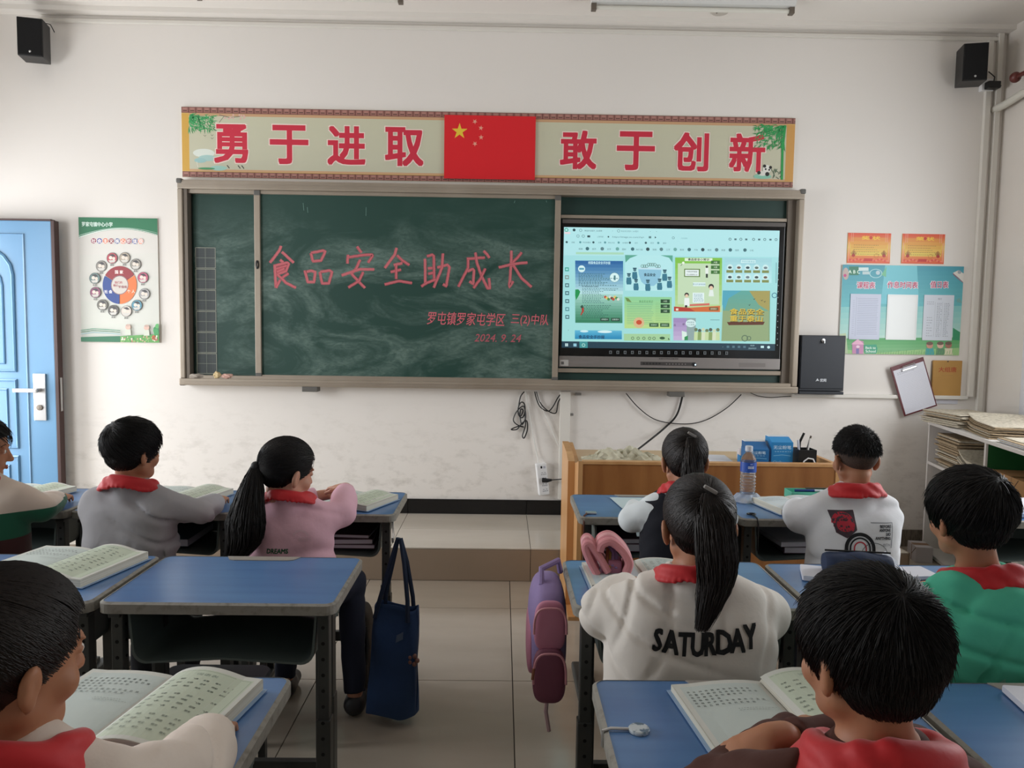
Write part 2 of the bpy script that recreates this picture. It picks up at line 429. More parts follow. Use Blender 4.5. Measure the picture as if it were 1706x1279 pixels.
# door leaf standing open against the front wall
M_DOOR = mat('blue_painted_steel', '#5b86a9', 0.35, noise=(1.2, '#6592b5', .35, .7), coat=.2)
M_DOORE = mat('dark_brown_door_edge', '#3c2320', 0.5)
d = thing('door', 'sky blue panelled steel door standing open against the front wall', 'door', (0, 0, 0)); d.name = 'door_1'; d['kind'] = 'structure'
YD = -.10; DX0, DX1, DZ = -1.70, -.808, 2.085
b = B().box(DX0, YD, .03, DX1, YD+.045, DZ, .004); b.obj('leaf', M_DOOR, d)
B().box(DX1, YD-.002, .03, DX1+.022, YD+.05, DZ+.004, .002).box(DX0, YD-.002, DZ, DX1, YD+.05, DZ+.012).obj('edge_strip', M_DOORE, d, label='dark brown edge strip')
def frame_relief(b, x0, z0, x1, z1, arch=0.0, w=.012):
    pts = [(x0, z0), (x1, z0)]
    if arch: pts += [((x0+x1)/2+(x1-x0)/2*math.cos(t*PI/10), z1-arch+arch*math.sin(t*PI/10)) for t in range(0, 11)]
    else: pts += [(x1, z1), (x0, z1)]
    b.tube([(a, YD, c) for a, c in pts], w, 6, closed=True)
b = B(); 
frame_relief(b, -1.60, 1.12, -1.06, 1.94, .20); frame_relief(b, -1.53, 1.17, -1.13, 1.83, .16, .009)
frame_relief(b, -1.60, .62, -1.06, 1.06); frame_relief(b, -1.54, .68, -1.12, 1.0, 0, .009)
frame_relief(b, -1.60, .10, -1.06, .56); frame_relief(b, -1.54, .16, -1.12, .5, 0, .009)
frame_relief(b, -1.66, .06, -.985, 2.0, 0, .007)
b.obj('moulded_panel', M_DOOR, d, smooth=True)
b = B().box(-.945, YD-.012, .80, -.865, YD, 1.105, .004); b.obj('lock_plate', M_CHROME, d)
b = B().tube([(-.905, YD-.01, 1.0), (-.905, YD-.055, 1.0)], .014, 12).box(-1.045, YD-.066, .986, -.89, YD-.044, 1.012, .006); b.obj('handle', M_CHROME, d)
h = B().lathe([(0, 0), (.018, 0), (.018, .008), (0, .01)]).obj('keyhole', M_ALUD, d); h.rotation_euler = (PI/2, 0, 0); h.location = (-.905, YD-.012, .885)
B().box(DX1+.0225, YD+.012, .86, DX1+.025, YD+.034, 1.08).obj('strike_plate', M_CHROME, d)

# ------------------------------------------------------------------ sliding blackboard
YF = -.10
M_BOARD = mat('green_chalkboard', '#1d4a42', 0.55)
def chalk_board(m):
    nt = m.node_tree; N, L = nt.nodes, nt.links; b = N['Principled BSDF']
    tc = N.new('ShaderNodeTexCoord'); mp = N.new('ShaderNodeMapping'); mp.inputs['Scale'].default_value = (1.0, 1, 2.4); mp.inputs['Rotation'].default_value = (0, .35, 0)
    n = N.new('ShaderNodeTexNoise'); n.inputs['Scale'].default_value = 1.5; n.inputs['Detail'].default_value = 8; n.inputs['Roughness'].default_value = .6; n.inputs['Distortion'].default_value = 1.4
    r = N.new('ShaderNodeValToRGB'); e = r.color_ramp.elements; e[0].position = .43; e[1].position = .75
    e[0].color = (0, 0, 0, 1); e[1].color = (1, 1, 1, 1)
    n2 = N.new('ShaderNodeTexNoise'); n2.inputs['Scale'].default_value = 14; n2.inputs['Detail'].default_value = 8; n2.inputs['Distortion'].default_value = 2
    r2 = N.new('ShaderNodeValToRGB'); r2.color_ramp.elements[0].position = .1; r2.color_ramp.elements[1].position = .8
    sp = N.new('ShaderNodeSeparateXYZ'); mr = N.new('ShaderNodeMapRange')
    mr.inputs['From Min'].default_value = 2.2; mr.inputs['From Max'].default_value = 1.85; mr.inputs['To Min'].default_value = .08; mr.inputs['To Max'].default_value = .85
    m1 = N.new('ShaderNodeMath'); m1.operation = 'MULTIPLY'; m2 = N.new('ShaderNodeMath'); m2.operation = 'MULTIPLY'
    mx = N.new('ShaderNodeMix'); mx.data_type = 'RGBA'
    L.new(tc.outputs['Object'], mp.inputs[0]); L.new(mp.outputs[0], n.inputs[0]); L.new(mp.outputs[0], n2.inputs[0])
    L.new(n.outputs['Fac'], r.inputs[0]); L.new(n2.outputs['Fac'], r2.inputs[0])
    L.new(tc.outputs['Object'], sp.inputs[0]); L.new(sp.outputs['Z'], mr.inputs[0])
    L.new(r.outputs[0], m1.inputs[0]); L.new(mr.outputs[0], m1.inputs[1]); L.new(m1.outputs[0], m2.inputs[0]); L.new(r2.outputs[0], m2.inputs[1])
    mx.inputs[6].default_value = (*lin('#133c33'), 1); mx.inputs[7].default_value = (*lin('#8fa69d'), 1)
    L.new(m2.outputs[0], mx.inputs[0]); L.new(mx.outputs[2], b.inputs['Base Color'])
chalk_board(M_BOARD)
M_BOARDD = mat('dark_green_board', '#0f2f2a', 0.5, noise=(3, '#14362f', .35, .7))
bd = thing('blackboard', 'long green sliding blackboard in an aluminium frame on the front wall', 'blackboard')
B().box(.03, -.02, 1.07, 3.99, -.001, 2.33).obj('backing', M_BOARDD, bd)
def rail(x0, z0, x1, z1, y0=YF, y1=-.001, nm='frame_rail'):
    b = B().box(x0, y0, z0, x1, y1, z1, .006)
    if x1-x0 > z1-z0:
        for t in (.3, .62): b.box(x0+.03, y0-.004, z0+(z1-z0)*t, x1-.03, y0+.001, z0+(z1-z0)*t+.006)
    return b.obj(nm, M_ALU, bd)
rail(0.0, 2.305, 4.04, 2.362); rail(0.0, 1.045, 4.04, 1.088, YF-.02)
rail(0.0, 1.088, .032, 2.305); rail(4.005, 1.088, 4.04, 2.305)
for x in (0, 4.012):
    for z in (1.04, 2.338): B().box(x-.004, YF-.008, z, x+.032, -.001, z+.032, .01, 3).obj('corner_cap', M_PCAP, bd)
# channel of darker rails inside
B().box(.034, -.088, 1.088, .058, -.02, 2.305).obj('side_channel', M_ALUD, bd); B().box(3.952, -.05, 1.088, 4.004, -.02, 2.305).obj('side_channel', M_ALUD, bd)
B().box(.058, -.072, 2.282, 2.46, -.03, 2.305).box(.058, -.095, 1.088, 4.0, -.03, 1.108).obj('track', M_ALU, bd)
lp = B().box(.075, -.034, 1.108, .492, -.021, 2.282).obj('fixed_panel', M_BOARD, bd)
# writing grid on the fixed panel: six character boxes
g = Print(.135, .83, size=(135, 830))
g.rect(0, 0, 135, 830, '#4d5355')
for i in range(6):
    y0 = 4+138*i
    for kx in range(1, 9): g.line([(135*kx/9, y0), (135*kx/9, y0+130)], .8, '#59625f')
    for ky in range(1, 9): g.line([(0, y0+130*ky/9), (135, y0+130*ky/9)], .8, '#59625f')
    g.line([(4, y0), (131, y0), (131, y0+130), (4, y0+130), (4, y0)], 3, '#b9bda9')
    g.line([(67, y0), (67, y0+130)], 2, '#98a093'); g.line([(4, y0+65), (131, y0+65)], 2, '#98a093')
g.obj('writing_grid', print_mat('print_matte', rough=.7), lp, loc=(.082, -.0345, 1.112))
sp_ = B().box(.492, -.07, 1.108, 2.455, -.05, 2.292).obj('sliding_panel', M_BOARD, bd)
B().box(.484, -.086, 1.104, .522, -.045, 2.30, .003).obj('panel_stile', M_ALU, bd)
B().box(2.425, -.086, 1.104, 2.462, -.045, 2.30, .003).obj('panel_stile', M_ALU, bd)
B().box(.484, -.087, 1.09, .524, -.044, 1.13, .004).box(2.423, -.087, 1.09, 2.463, -.044, 1.13, .004).box(.484, -.087, 2.272, .524, -.044, 2.305, .004).box(2.423, -.087, 2.272, 2.463, -.044, 2.305, .004).obj('corner_bracket', M_PCAP, bd)
B().box(.522, -.08, 2.284, 2.425, -.05, 2.304).obj('top_stile', M_ALU, bd); B().box(.522, -.08, 1.104, 2.425, -.05, 1.116).obj('bottom_stile', M_ALU, bd)
h = B().lathe([(.011, 0), (.012, .004), (.006, .006)], n=16).obj('pull_recess', M_BLACK, bd); h.rotation_euler = (PI/2, 0, 0); h.location = (.503, -.0865, 1.83); h.scale = (1, 2.4, 1)
# chalk writing on the sliding panel
def cA(x, y): return (430+x/6.824, 390+y/6.824)
def cB(x, y): return (660+x/6.5617, 390+y/6.5617)
ST = [(cA, s) for s in ([(262,135),(240,190),(135,325)], [(270,200),(405,325)], [(250,290),(285,320)], [(178,362),(330,322),(350,338),(318,420),(215,455)], [(205,395),(325,358)], [(210,428),(300,392)], [(188,355),(203,610)], [(203,610),(250,520)], [(345,445),(270,500)], [(215,455),(320,555),(430,610)],
    [(600,215),(625,310),(715,300),(765,195),(735,187),(600,215)], [(530,410),(565,545),(635,545),(650,430),(600,415),(545,432)], [(700,430),(728,560),(805,560),(840,430),(810,412),(705,430)],
    [(1125,140),(1175,212)], [(1022,235),(1015,335)], [(1035,262),(1180,240),(1300,232),(1298,250),(1250,325)], [(1160,290),(1110,400),(1060,450),(1145,540),(1215,612)], [(950,468),(1150,400),(1320,400)], [(1195,430),(1145,535),(1025,605)],
    [(1575,155),(1555,230),(1440,385)], [(1580,240),(1640,300),(1720,350)], [(1540,350),(1640,330)], [(1505,430),(1625,402)], [(1570,350),(1570,510)], [(1440,572),(1600,532),(1750,555)])]
ST += [(cB, s) for s in ([(315,270),(320,545)], [(335,242),(395,225),(412,240),(415,500)], [(345,375),(395,370)], [(350,435),(400,422)], [(275,570),(340,530),(430,495)], [(450,365),(560,335),(583,362),(548,570),(512,545)], [(512,210),(500,370),(410,585)],
    [(770,270),(970,255)], [(788,280),(785,370),(680,575)], [(780,405),(840,380),(850,400),(843,545),(800,515)], [(865,200),(880,300),(930,450),(1000,592),(1025,592),(1015,480)], [(975,375),(920,490),(845,590)], [(955,182),(985,210),(1020,260)],
    [(1260,180),(1255,350),(1237,580),(1280,515)], [(1370,200),(1320,265),(1270,310)], [(1120,365),(1270,327),(1435,310)], [(1280,340),(1370,480),(1480,578)])]
cw = Print(1.93, 1.16, size=(1930, 1160), step=1e-5)
X0c, Z0c = .51, 1.12
for fn, s in ST:
    pts = []
    for q in s:
        w3 = at(*fn(*q), -.0705); pts.append(((w3[0]-X0c)*1000, 1160-(w3[2]-Z0c)*1000))
    fine = []
    for a, b_ in zip(pts, pts[1:]):
        n = max(2, int(math.hypot(b_[0]-a[0], b_[1]-a[1])/9))
        fine += [(a[0]+(b_[0]-a[0])*i/n+random.uniform(-.9, .9), a[1]+(b_[1]-a[1])*i/n+random.uniform(-.9, .9)) for i in range(n)]
    fine.append(pts[-1])
    cw.line(fine, 18, random.choice(('#b85d65', '#bd636a', '#b4565f')))
    cw.line([(x+1.5, y-1) for x, y in fine], 4.5, '#c9767a')
def cpx(px, py):
    w3 = at(px, py, -.0705); return (w3[0]-X0c)*1000, 1160-(w3[2]-Z0c)*1000
x, y = cpx(777, 531); cw.text('罗屯镇罗家屯学区', x, y, 84, '#cc6670', .006, width=505, slant=.12, rot=-.01)
x, y = cpx(883, 533); cw.text('三(2)中队', x, y, 80, '#cc6670', .006, width=245, slant=.08, rot=-.03)
x, y = cpx(830, 563); cw.text('2024. 9. 24', x, y, 50, '#b05a64', .004, width=300, slant=.25)
for (px, py, l) in ((505, 338, 12), (512, 345, 9), (610, 345, 14), (858, 334, 4), (910, 334, 3)):
    x, y = cpx(px, py); cw.line([(x, y), (x+random.uniform(-8, 8), y+l*4)], 3, '#6f8f85')
cw.obj('chalk_writing', print_mat('chalk', rough=.95), sp_, loc=(X0c, -.0705, Z0c))
# lower latches, ledge rag and chalk lumps
for x in (.845, 3.245): B().box(x-.05, YF-.02, 1.012, x+.05, -.04, 1.045, .003).obj('latch', M_PCAP, bd)

def lump(name, label, cat, loc, r, m, group=None, seed=0):
    bm = bmesh.new(); bmesh.ops.create_icosphere(bm, subdivisions=3, radius=1)
    rnd = random.Random(seed); ph = [rnd.uniform(0, 6) for _ in range(6)]
    for v in bm.verts:
        k = 1+.16*math.sin(5*v.co.x+ph[0])*math.sin(4*v.co.y+ph[1])+.12*math.sin(9*v.co.z+7*v.co.x+ph[2])
        v.co = Vector((v.co.x*r[0]*k, v.co.y*r[1]*k, max(v.co.z, -.75)*r[2]*k))
    z = min(v.co.z for v in bm.verts)
    for v in bm.verts: v.co.z -= z
    b = B(); b.bm.free(); b.bm = bm; o = b.obj(name, m, None, True); o.location = loc; return tag(o, label, cat, group)
M_RAG = mat('chalky_cloth', '#a89f94', 0.95, noise=(18, '#8c8379', .35, .65), bump=(30, .6))
lump('rag', 'crumpled grey rag in the left corner of the blackboard ledge', 'rag', (.10, YF+.012, 1.088), (.05, .018, .016), M_RAG, seed=1)
lump('sponge', 'round yellowish sponge on the blackboard ledge', 'sponge', (.235, YF+.012, 1.088), (.026, .018, .024), mat('sponge_foam', '#c9b489', .95, bump=(40, .6)), seed=2)
lump('duster', 'pinkish cloth duster on the blackboard ledge beside the sponge', 'duster', (.30, YF+.012, 1.088), (.042, .018, .017), mat('pink_cloth', '#c69f92', .95, bump=(30, .6)), seed=3)
def rebase(root, loc):
    root.location = loc
    for c in root.children: c.location = Vector(c.location)-Vector(loc)
rebase(bd, (2.0, 0, 1.04))

# ------------------------------------------------------------------ interactive display
dp = thing('interactive_display', 'wide black interactive display recessed in the right half of the blackboard', 'display')
DX = (2.466, 3.945)
B().box(DX[0], -.045, 2.166, 3.95, -.021, 2.188, .003).obj('top_rail', M_ALU, dp); B().box(DX[0], -.045, 1.158, 3.95, -.021, 1.186, .003).obj('bottom_rail', M_ALU, dp)
B().box(2.475, -.05, 1.196, 3.938, -.021, 2.16, .004).obj('housing', M_BLACKG, dp)
B().box(2.475, -.058, 2.132, 3.938, -.05, 2.158, .002).obj('top_bezel', mat('grey_bezel', '#55504d', .4), dp)
B().box(2.47, -.062, 1.196, 3.935, -.05, 1.268, .003).obj('bottom_bar', mat('silver_bar', '#8a8582', .38, metal=.5), dp)
SX0, SX1, SZ0, SZ1 = 2.487, 3.902, 1.322, 2.108
s = Print(SX1-SX0, SZ1-SZ0, quad=[(75, 215), (1434, 229), (1404, 992), (62, 986)])
BG = '#a6dcdf'
s.grad(40, 200, 1450, 1000, '#a4dfe4', '#9fdcd9', 10)
s.rect(40, 200, 1450, 395, '#b2e6ea')
s.poly([(40, 943), (1450, 951), (1450, 1010), (40, 1010)], '#16394a')
s.rect(170, 944, 222, 1000, '#3a8f93')
for k2 in range(4): s.rect(80+(k2 % 2)*10, 957+(k2//2)*10, 88+(k2 % 2)*10, 965+(k2//2)*10, '#d5f2f5')
s.rect(132, 957, 152, 976, '#8fc4d6'); s.ring(196, 967, 9, 3, '#bfeee0')
s.text('^', 1078, 972, 8, '#9cc3cb'); 
for x in (1110, 1145, 1180, 1215): s.rect(x-8, 964, x+8, 978, '#4e7180')
s.text('10:09', 1265, 962, 9, '#a9cfd6'); s.text('2024/9/27', 1265, 980, 9, '#a9cfd6')
s.rect(1318, 963, 1338, 977, '#c8eef0'); s.circ(1368, 972, 9, '#c8eef0')
# browser chrome
s.ring(94, 235, 10, 4, '#1e9a6c'); s.rect(82, 248, 118, 260, '#e9d7dc'); s.circ(142, 235, 9, '#26444a'); s.ring(183, 237, 8, 2.5, '#6b9095')
s.text('食品安全图片_360搜索', 262, 239, 11, '#4c6c70'); s.text('×', 382, 239, 8, '#4c6c70'); s.ring(420, 238, 8, 2.5, '#6b9095')
s.text('食品安全图片_360图片', 490, 240, 11, '#6d9498'); s.text('×', 618, 240, 8, '#4c6c70'); s.text('+', 657, 240, 9, '#3b5a5e')
s.ring(166, 273, 8, 2.5, '#5d8387'); s.ring(199, 273, 8, 2.5, '#5d8387'); s.rect(224, 268, 242, 281, '#2f4a50'); s.text('上网导航', 305, 276, 10, '#5d8387'); s.circ(356, 276, 5, '#2f4a50')
s.text('https://image.so.com/i?q=', 480, 278, 12, '#44646a', width=200); s.rect(608, 270, 624, 283, '#5d8387'); s.poly([(646, 270), (656, 277), (646, 284)], '#2f4a50'); s.ring(762, 279, 7, 2.5, '#5d8387'); s.text('点此搜索', 830, 281, 10, '#86b4b9')
for i, x in enumerate((1118, 1152, 1186, 1220, 1266, 1301, 1336, 1372, 1407)):
    (s.ring(x, 284, 7, 3, '#35565c') if i % 2 == 0 else s.rect(x-7, 279, x+7, 290, '#4d7076'))
for i, (x, t) in enumerate(((95, '收藏'), (180, '手机收藏夹'), (262, '谷歌'), (335, '网址大全'), (420, '360搜索'), (490, '京东'), (590, '网页'), (668, '翻译'))):
    s.circ(x, 312, 7, random.choice(('#35565c', '#5d9aa0', '#7aa3a6'))); s.text(t, x+40, 313, 10, '#5d8387')
for i, (x, t) in enumerate(((178, '相册'), (262, '首页'), (355, '文字'), (450, '图标'), (545, '360儿童'), (640, '插画'), (725, '工艺'), (812, '新闻'), (900, '汽车'), (985, '萌宠'), (1072, '家居'), (1158, '搞笑'), (1250, '小吃'))):
    if i: s.circ(x-38, 352, 11, random.choice(('#2f4a50', '#5d8387', '#6fa9a4', '#3f6d74')))
    s.text(t, x+4, 354, 12, '#4c6c70')
for y, c in ((484, '#1fa08c'), (534, '#7c8d84'), (585, '#32636b'), (635, '#32636b'), (686, '#32636b'), (737, '#4e8b93'), (787, '#32636b')):
    s.rect(83, y-12, 107, y+12, c); s.rect(88, y-6, 102, y+6, '#a6dcdf')
s.text('›', 101, 872, 12, '#35565c')
s.rect(152, 374, 452, 388, '#a9d9bb')
# article poster
s.grad(147, 428, 447, 640, '#1f5f9e', '#bfe9e9', 10); s.grad(145, 640, 442, 824, '#a9d8cd', '#2c7a57', 10)
s.text('校园食品安全手抄报', 298, 441, 18, '#c8eef5', .02, width=140); s.circ(187, 480, 22, '#d6f4f4'); s.rect(172, 474, 202, 486, '#58a0b8'); s.circ(393, 533, 30, '#d6f4f4'); s.ring(393, 533, 30, 2, '#44808a')
s.rect(388, 520, 400, 550, '#53838a')
s.lines(168, 512, 440, 9, 9, 4, '#3f6f78', .5, dash=10)
s.text('关于食品安全的几点常识', 240, 592, 9, '#21424a', .02)
s.lines(190, 605, 325, 11, 9, 3.6, '#3f6f78', .3, dash=9); s.lines(325, 605, 425, 2, 9, 3.6, '#3f6f78', .3, dash=9)
s.lines(185, 712, 425, 9, 10, 3.6, '#2d5f58', .5, dash=9)
for i in range(9): s.circ(335+i*10, 658+(i % 3)*7, 9, ('#b94d3f', '#e0c46a', '#4d8a4a', '#d8dcd0', '#704a35')[i % 5])
s.poly([(146, 612), (165, 610), (178, 625), (168, 650), (150, 680), (145, 650)], '#15924e'); s.poly([(182, 720), (198, 725), (200, 750), (180, 778), (178, 770), (188, 750)], '#b0352a'); s.circ(187, 722, 9, '#2e4f42')
for x0, x1 in ((303, 357), (371, 425)): s.rect(x0, 791, x1, 812, '#1f4236'); s.text('查看图片', (x0+x1)/2, 801, 10, '#c5e8d8')
# bowl cartoon
s.rect(459, 390, 758, 616, '#b5e8eb'); s.poly([(459, 390), (540, 390), (490, 410), (462, 438)], '#5ba893'); s.poly([(758, 390), (680, 390), (735, 405), (757, 436)], '#5ba893')
s.poly([(541, 468), (688, 470), (686, 510), (668, 560), (640, 585), (592, 585), (562, 560), (545, 515)], '#8cc3da'); s.poly([(541, 468), (688, 470), (686, 482), (543, 480)], '#bfe2ee')
for i in range(9): s.ring(568+i*13, 460-(10 if 2 < i < 7 else 0), 9, 3, '#5a7d74')
s.text('食品安全', 614, 514, 19, '#22414e', .03, width=74)
for x, y in ((483, 545), (520, 510), (528, 582), (602, 585), (676, 578), (708, 520), (738, 565)):
    s.poly([(x-15, y-12), (x+13, y-14), (x+17, y+18), (x+14, y+32), (x-14, y+32), (x-17, y+16)], '#36778d'); s.circ(x, y-26, 10, '#4a7480'); s.rect(x-12, y-40, x+12, y-32, '#2b5769')
# green card
s.grad(454, 655, 752, 857, '#8ccf9a', '#b9d989', 8); s.lines(470, 695, 640, 13, 11, 2, '#63a585', .1); s.lines(650, 695, 740, 12, 11, 2, '#83b877', .1); s.text('食品安全常识', 590, 684, 14, '#2f7a44'); s.circ(545, 820, 34, '#d6b68a'); s.circ(546, 818, 18, '#c64b2a', ry=15)
s.poly([(460, 660), (480, 665), (500, 690), (470, 685)], '#6c8a4a')
for y in (682, 714, 745): s.rect(682, y-12, 740, y+12, '#1f4a2c'); s.text('大图', 711, y, 11, '#cdeccd')
for x in (640, 708): s.rect(x-29, 822, x+29, 846, '#2c5a35'); s.text('查看图片', x, 834, 10, '#cdeccd')
# knowledge poster
s.grad(773, 403, 1068, 748, '#7cc043', '#bfd9a5', 10); s.poly([(790, 440), (1050, 440), (1050, 700), (790, 700)], '#c3dcb8'); s.rect(833, 406, 1007, 425, '#dff2d8'); s.text('食品安全小常识', 920, 415, 15, '#2a3a2a', .03, width=135)
s.rect(830, 474, 930, 526, '#5c7a3a'); s.rect(836, 480, 922, 520, '#e9f6f4'); s.text('均衡营养搭配', 879, 492, 11, '#2f3f3f'); s.text('吃出健康生活', 879, 511, 11, '#2f3f3f')
for y in (432, 463, 494): s.rect(998, y-11, 1054, y+11, '#38702f'); s.text('大图', 1026, y, 11, '#dff2d8')
s.circ(972, 460, 8, '#2a2a2a'); s.rect(963, 468, 982, 505, '#e6efe9'); s.rect(966, 505, 979, 530, '#2e3b33'); s.circ(824, 437, 8, '#eef7e8'); s.line([(818, 444), (808, 456)], 3, '#4d5a3d')
s.rect(886, 560, 964, 584, '#def4f4'); s.text('常见的食物搭配', 925, 572, 11, '#3e7187'); s.circ(1000, 586, 17, '#241f22'); s.circ(1000, 594, 12, '#e6c9ae'); s.poly([(990, 608), (1012, 608), (1018, 648), (984, 648)], '#e4efe9')
s.circ(846, 640, 14, '#241f22'); s.circ(846, 646, 10, '#e6c9ae'); s.poly([(832, 660), (862, 660), (864, 712), (830, 712)], '#e9f2ee'); s.rect(835, 706, 850, 720, '#2d2020')
s.rect(884, 626, 956, 690, '#e2f4f4'); s.lines(892, 636, 948, 6, 9, 3.5, '#5a8796', .2, dash=7); s.poly([(766, 715), (860, 722), (1057, 708), (1056, 748), (766, 746)], '#d06a35'); s.poly([(766, 715), (860, 722), (900, 746), (766, 746)], '#b53a2c'); s.rect(778, 727, 794, 741, '#f0d9c4'); s.poly([(865, 712), (990, 706), (990, 692), (865, 700)], '#cf6a5e')
s.rect(988, 718, 1046, 738, '#6d5a32'); s.text('查看图片', 1017, 728, 10, '#efe3c4')
# right column
s.grad(1086, 403, 1380, 560, '#9fd4dc', '#b9ebee', 6); s.rect(1184, 412, 1279, 438, '#c9f0f2'); s.ring(1232, 425, 1, .1, '#3b8fae'); s.line([(1184, 412), (1279, 412), (1279, 438), (1184, 438), (1184, 412)], 2, '#3b8fae'); s.text('不吃垃圾食品', 1232, 425, 13, '#6aa9b9')
for r_ in range(2):
    for c_ in range(5):
        x, y = 1117+c_*56, 462+r_*61
        s.circ(x, y, 19, '#cdeeee'); s.circ(x, y+2, 12, ('#3d4a49', '#70584a', '#33474f', '#5b6c62', '#6f8087')[(c_+r_*2) % 5], ry=8); s.rect(x-22, y+18, x+22, y+35, '#7f8d51')
s.grad(1073, 610, 1372, 934, '#5ba69c', '#8aa070', 12); s.poly([(1073, 610), (1190, 610), (1110, 660), (1085, 740), (1070, 700)], '#4fa6bb'); s.poly([(1240, 612), (1370, 610), (1368, 740), (1300, 700)], '#a39a56'); s.poly([(1073, 740), (1366, 740), (1362, 934), (1066, 934)], '#8fa679')
for dx, dy, c in ((3, 5, '#3a3210'), (0, 0, '#d8b93c')):
    s.text('食品安全', 1226+dx, 744+dy, 37, c, .02, width=218); s.text('重于泰山', 1222+dx, 789+dy, 37, c, .02, width=208)
s.poly([(1100, 812), (1340, 808), (1330, 828), (1112, 832)], '#5c2f1c')
for x, y in ((1270, 662), (1318, 670), (1336, 678), (1240, 700)): s.poly([(x-8, y-2), (x, y+2), (x+9, y-5), (x+2, y+7)], '#2f3a33')
s.ring(1214, 915, 18, 6, '#59725a'); s.ring(1240, 915, 12, 5, '#59725a')
s.ring(1399, 639, 15, 5, '#3f7d95'); s.rect(1405, 430, 1412, 560, '#7fb5ba')
# bottom row
s.grad(141, 872, 437, 928, '#5fb6d6', '#1d84b4', 6); s.circ(200, 878, 26, '#cfeef2', ry=7); s.circ(330, 880, 46, '#d8f2f4', ry=8); s.text('食品安全手抄报', 246, 914, 22, '#0f4468', .03, width=165)
s.rect(450, 892, 742, 936, '#a3cf9d')
for i, x in enumerate((505, 540, 576, 612, 640)): s.ring(x, 920, 8, 3, '#33583c')
s.circ(692, 918, 17, '#2f5a3a', ry=9); s.poly([(730, 915), (740, 928), (728, 928)], '#2f5a3a')
s.grad(762, 788, 846, 932, '#9d86b8', '#c3b4d6', 5); s.rect(846, 788, 903, 932, '#8fa7a6'); s.circ(872, 822, 32, '#d6f0ef', ry=24); s.text('食品安全', 872, 815, 11, '#39575b'); s.text('人人有责', 872, 831, 11, '#39575b'); s.poly([(815, 870), (846, 880), (850, 925), (818, 930)], '#d9efe4'); s.poly([(832, 910), (854, 900), (854, 930), (832, 932)], '#2f8f55')
s.text('品', 771, 834, 14, '#3b3050'); s.text('健', 826, 828, 14, '#3b3050')
for i in range(7):
    x = 905+i*23; s.circ(x, 862+(i % 2)*6, 11, ('#6a7d5a', '#4d5a50', '#c9d6b5')[i % 3]); s.poly([(x-11, 876), (x+11, 876), (x+13, 930), (x-13, 930)], ('#c4d9a5', '#8aa565', '#d4e0c0')[i % 3])
s.line([(995, 799), (1053, 799)], 3, '#5d8387')
s.obj('screen', print_mat('screen_glow', emit=1.3), dp, loc=(SX0, -.0502, SZ0))
# soft keys around the picture and marks on the bar
k_ = Print(1.46, .96, quad=[(45, 160), (1492, 175), (1450, 1105), (40, 1100)])
for i, x in enumerate(range(360, 1120, 47)): 
    k_.rect(x-9, 996, x+9, 1016, '#6d7477'); k_.rect(x-5, 1000, x+5, 1012, '#15181a')
for y in range(420, 960, 38): k_.rect(1438, y-3, 1443, y+3, '#9aa0a2')
k_.text('长按为扫码互动教学屏', 736, 1045, 9, '#1a1a1a', width=125)
k_.obj('touch_keys', print_mat('print_semi', rough=.45), dp, loc=(2.475, -.0625, 1.2))
kb = Print(1.465, .072, quad=[(45, 1035), (1448, 1042), (1448, 1102), (40, 1098)])
kb.rect(50, 1058, 102, 1092, '#aeaaa6'); kb.rect(56, 1068, 74, 1084, '#5d5a58'); kb.rect(110, 1062, 290, 1080, '#78726f'); kb.rect(1185, 1066, 1355, 1088, '#78726f')
kb.poly([(560, 1064), (910, 1066), (915, 1086), (560, 1084)], '#3e3a39'); kb.circ(897, 1077, 12, '#08080a'); 
for x in range(575, 690, 20): kb.rect(x, 1069, x+12, 1079, '#1e1c1c')
for x in range(725, 860, 20): kb.circ(x, 1076, 3, '#8d8886')
kb.obj('control_strip', print_mat('print_semi'), dp, loc=(2.47, -.0625, 1.196))
B().sphere((3.373, -.063, 1.222), .004, 8).obj('status_light', mat('led', '#9fd4ff', .3), dp)
nt = MATS['led'].node_tree.nodes['Principled BSDF']; nt.inputs['Emission Color'].default_value = (.5, .8, 1, 1); nt.inputs['Emission Strength'].default_value = 6
rebase(dp, (3.2, -.02, 1.158))

# ------------------------------------------------------------------ banner and flag
M_PR = print_mat('print_semi', rough=.45); M_PM = print_mat('print_matte', rough=.7)
bn = thing('banner', 'long cream slogan banner with red characters above the blackboard', 'banner')
a_ = math.radians(.45)
W_, H_ = 3.99, .445
B().box(0, -.012, 2.395, W_, -.001, 2.395+H_).obj('backing', mat('banner_board', '#d8cdb0', .6), bn)
p = Print(W_, H_, size=(1020, 113), step=1.2e-5)
p.rect(0, 0, 1020, 113, '#d6b06c'); p.rect(12, 11, 1006, 103, '#cbcab2'); p.grad(12, 11, 1006, 103, '#c9c8ae', '#c6c5ae', 5)
p.rect(0, 11, 12, 103, '#d6a94f'); p.rect(1006, 11, 1020, 103, '#cd9a56'); p.rect(12, 9, 1006, 14, '#c9a079'); p.rect(12, 100, 1006, 103, '#cda57e')
for y0 in (0, 104):
    p.rect(0, y0, 1020, y0+9.5, '#6b3f38')
    for lv in range(3):
        p.lay += 1; p.held = True; x = 0
        while x < 1020:
            if lv == 0: p.rect(x+.6, y0+.8, x+11, y0+8.7, '#9a6a61')
            if lv == 1: p.rect(x+2.6, y0+1.2, x+9, y0+5.2, '#ad7d72')
            if lv == 2: p.rect(x+2.6, y0+5.2, x+9, y0+6.4, '#4a2a26')
            x += 11.95
        p.held = False
rr = random.Random(4)
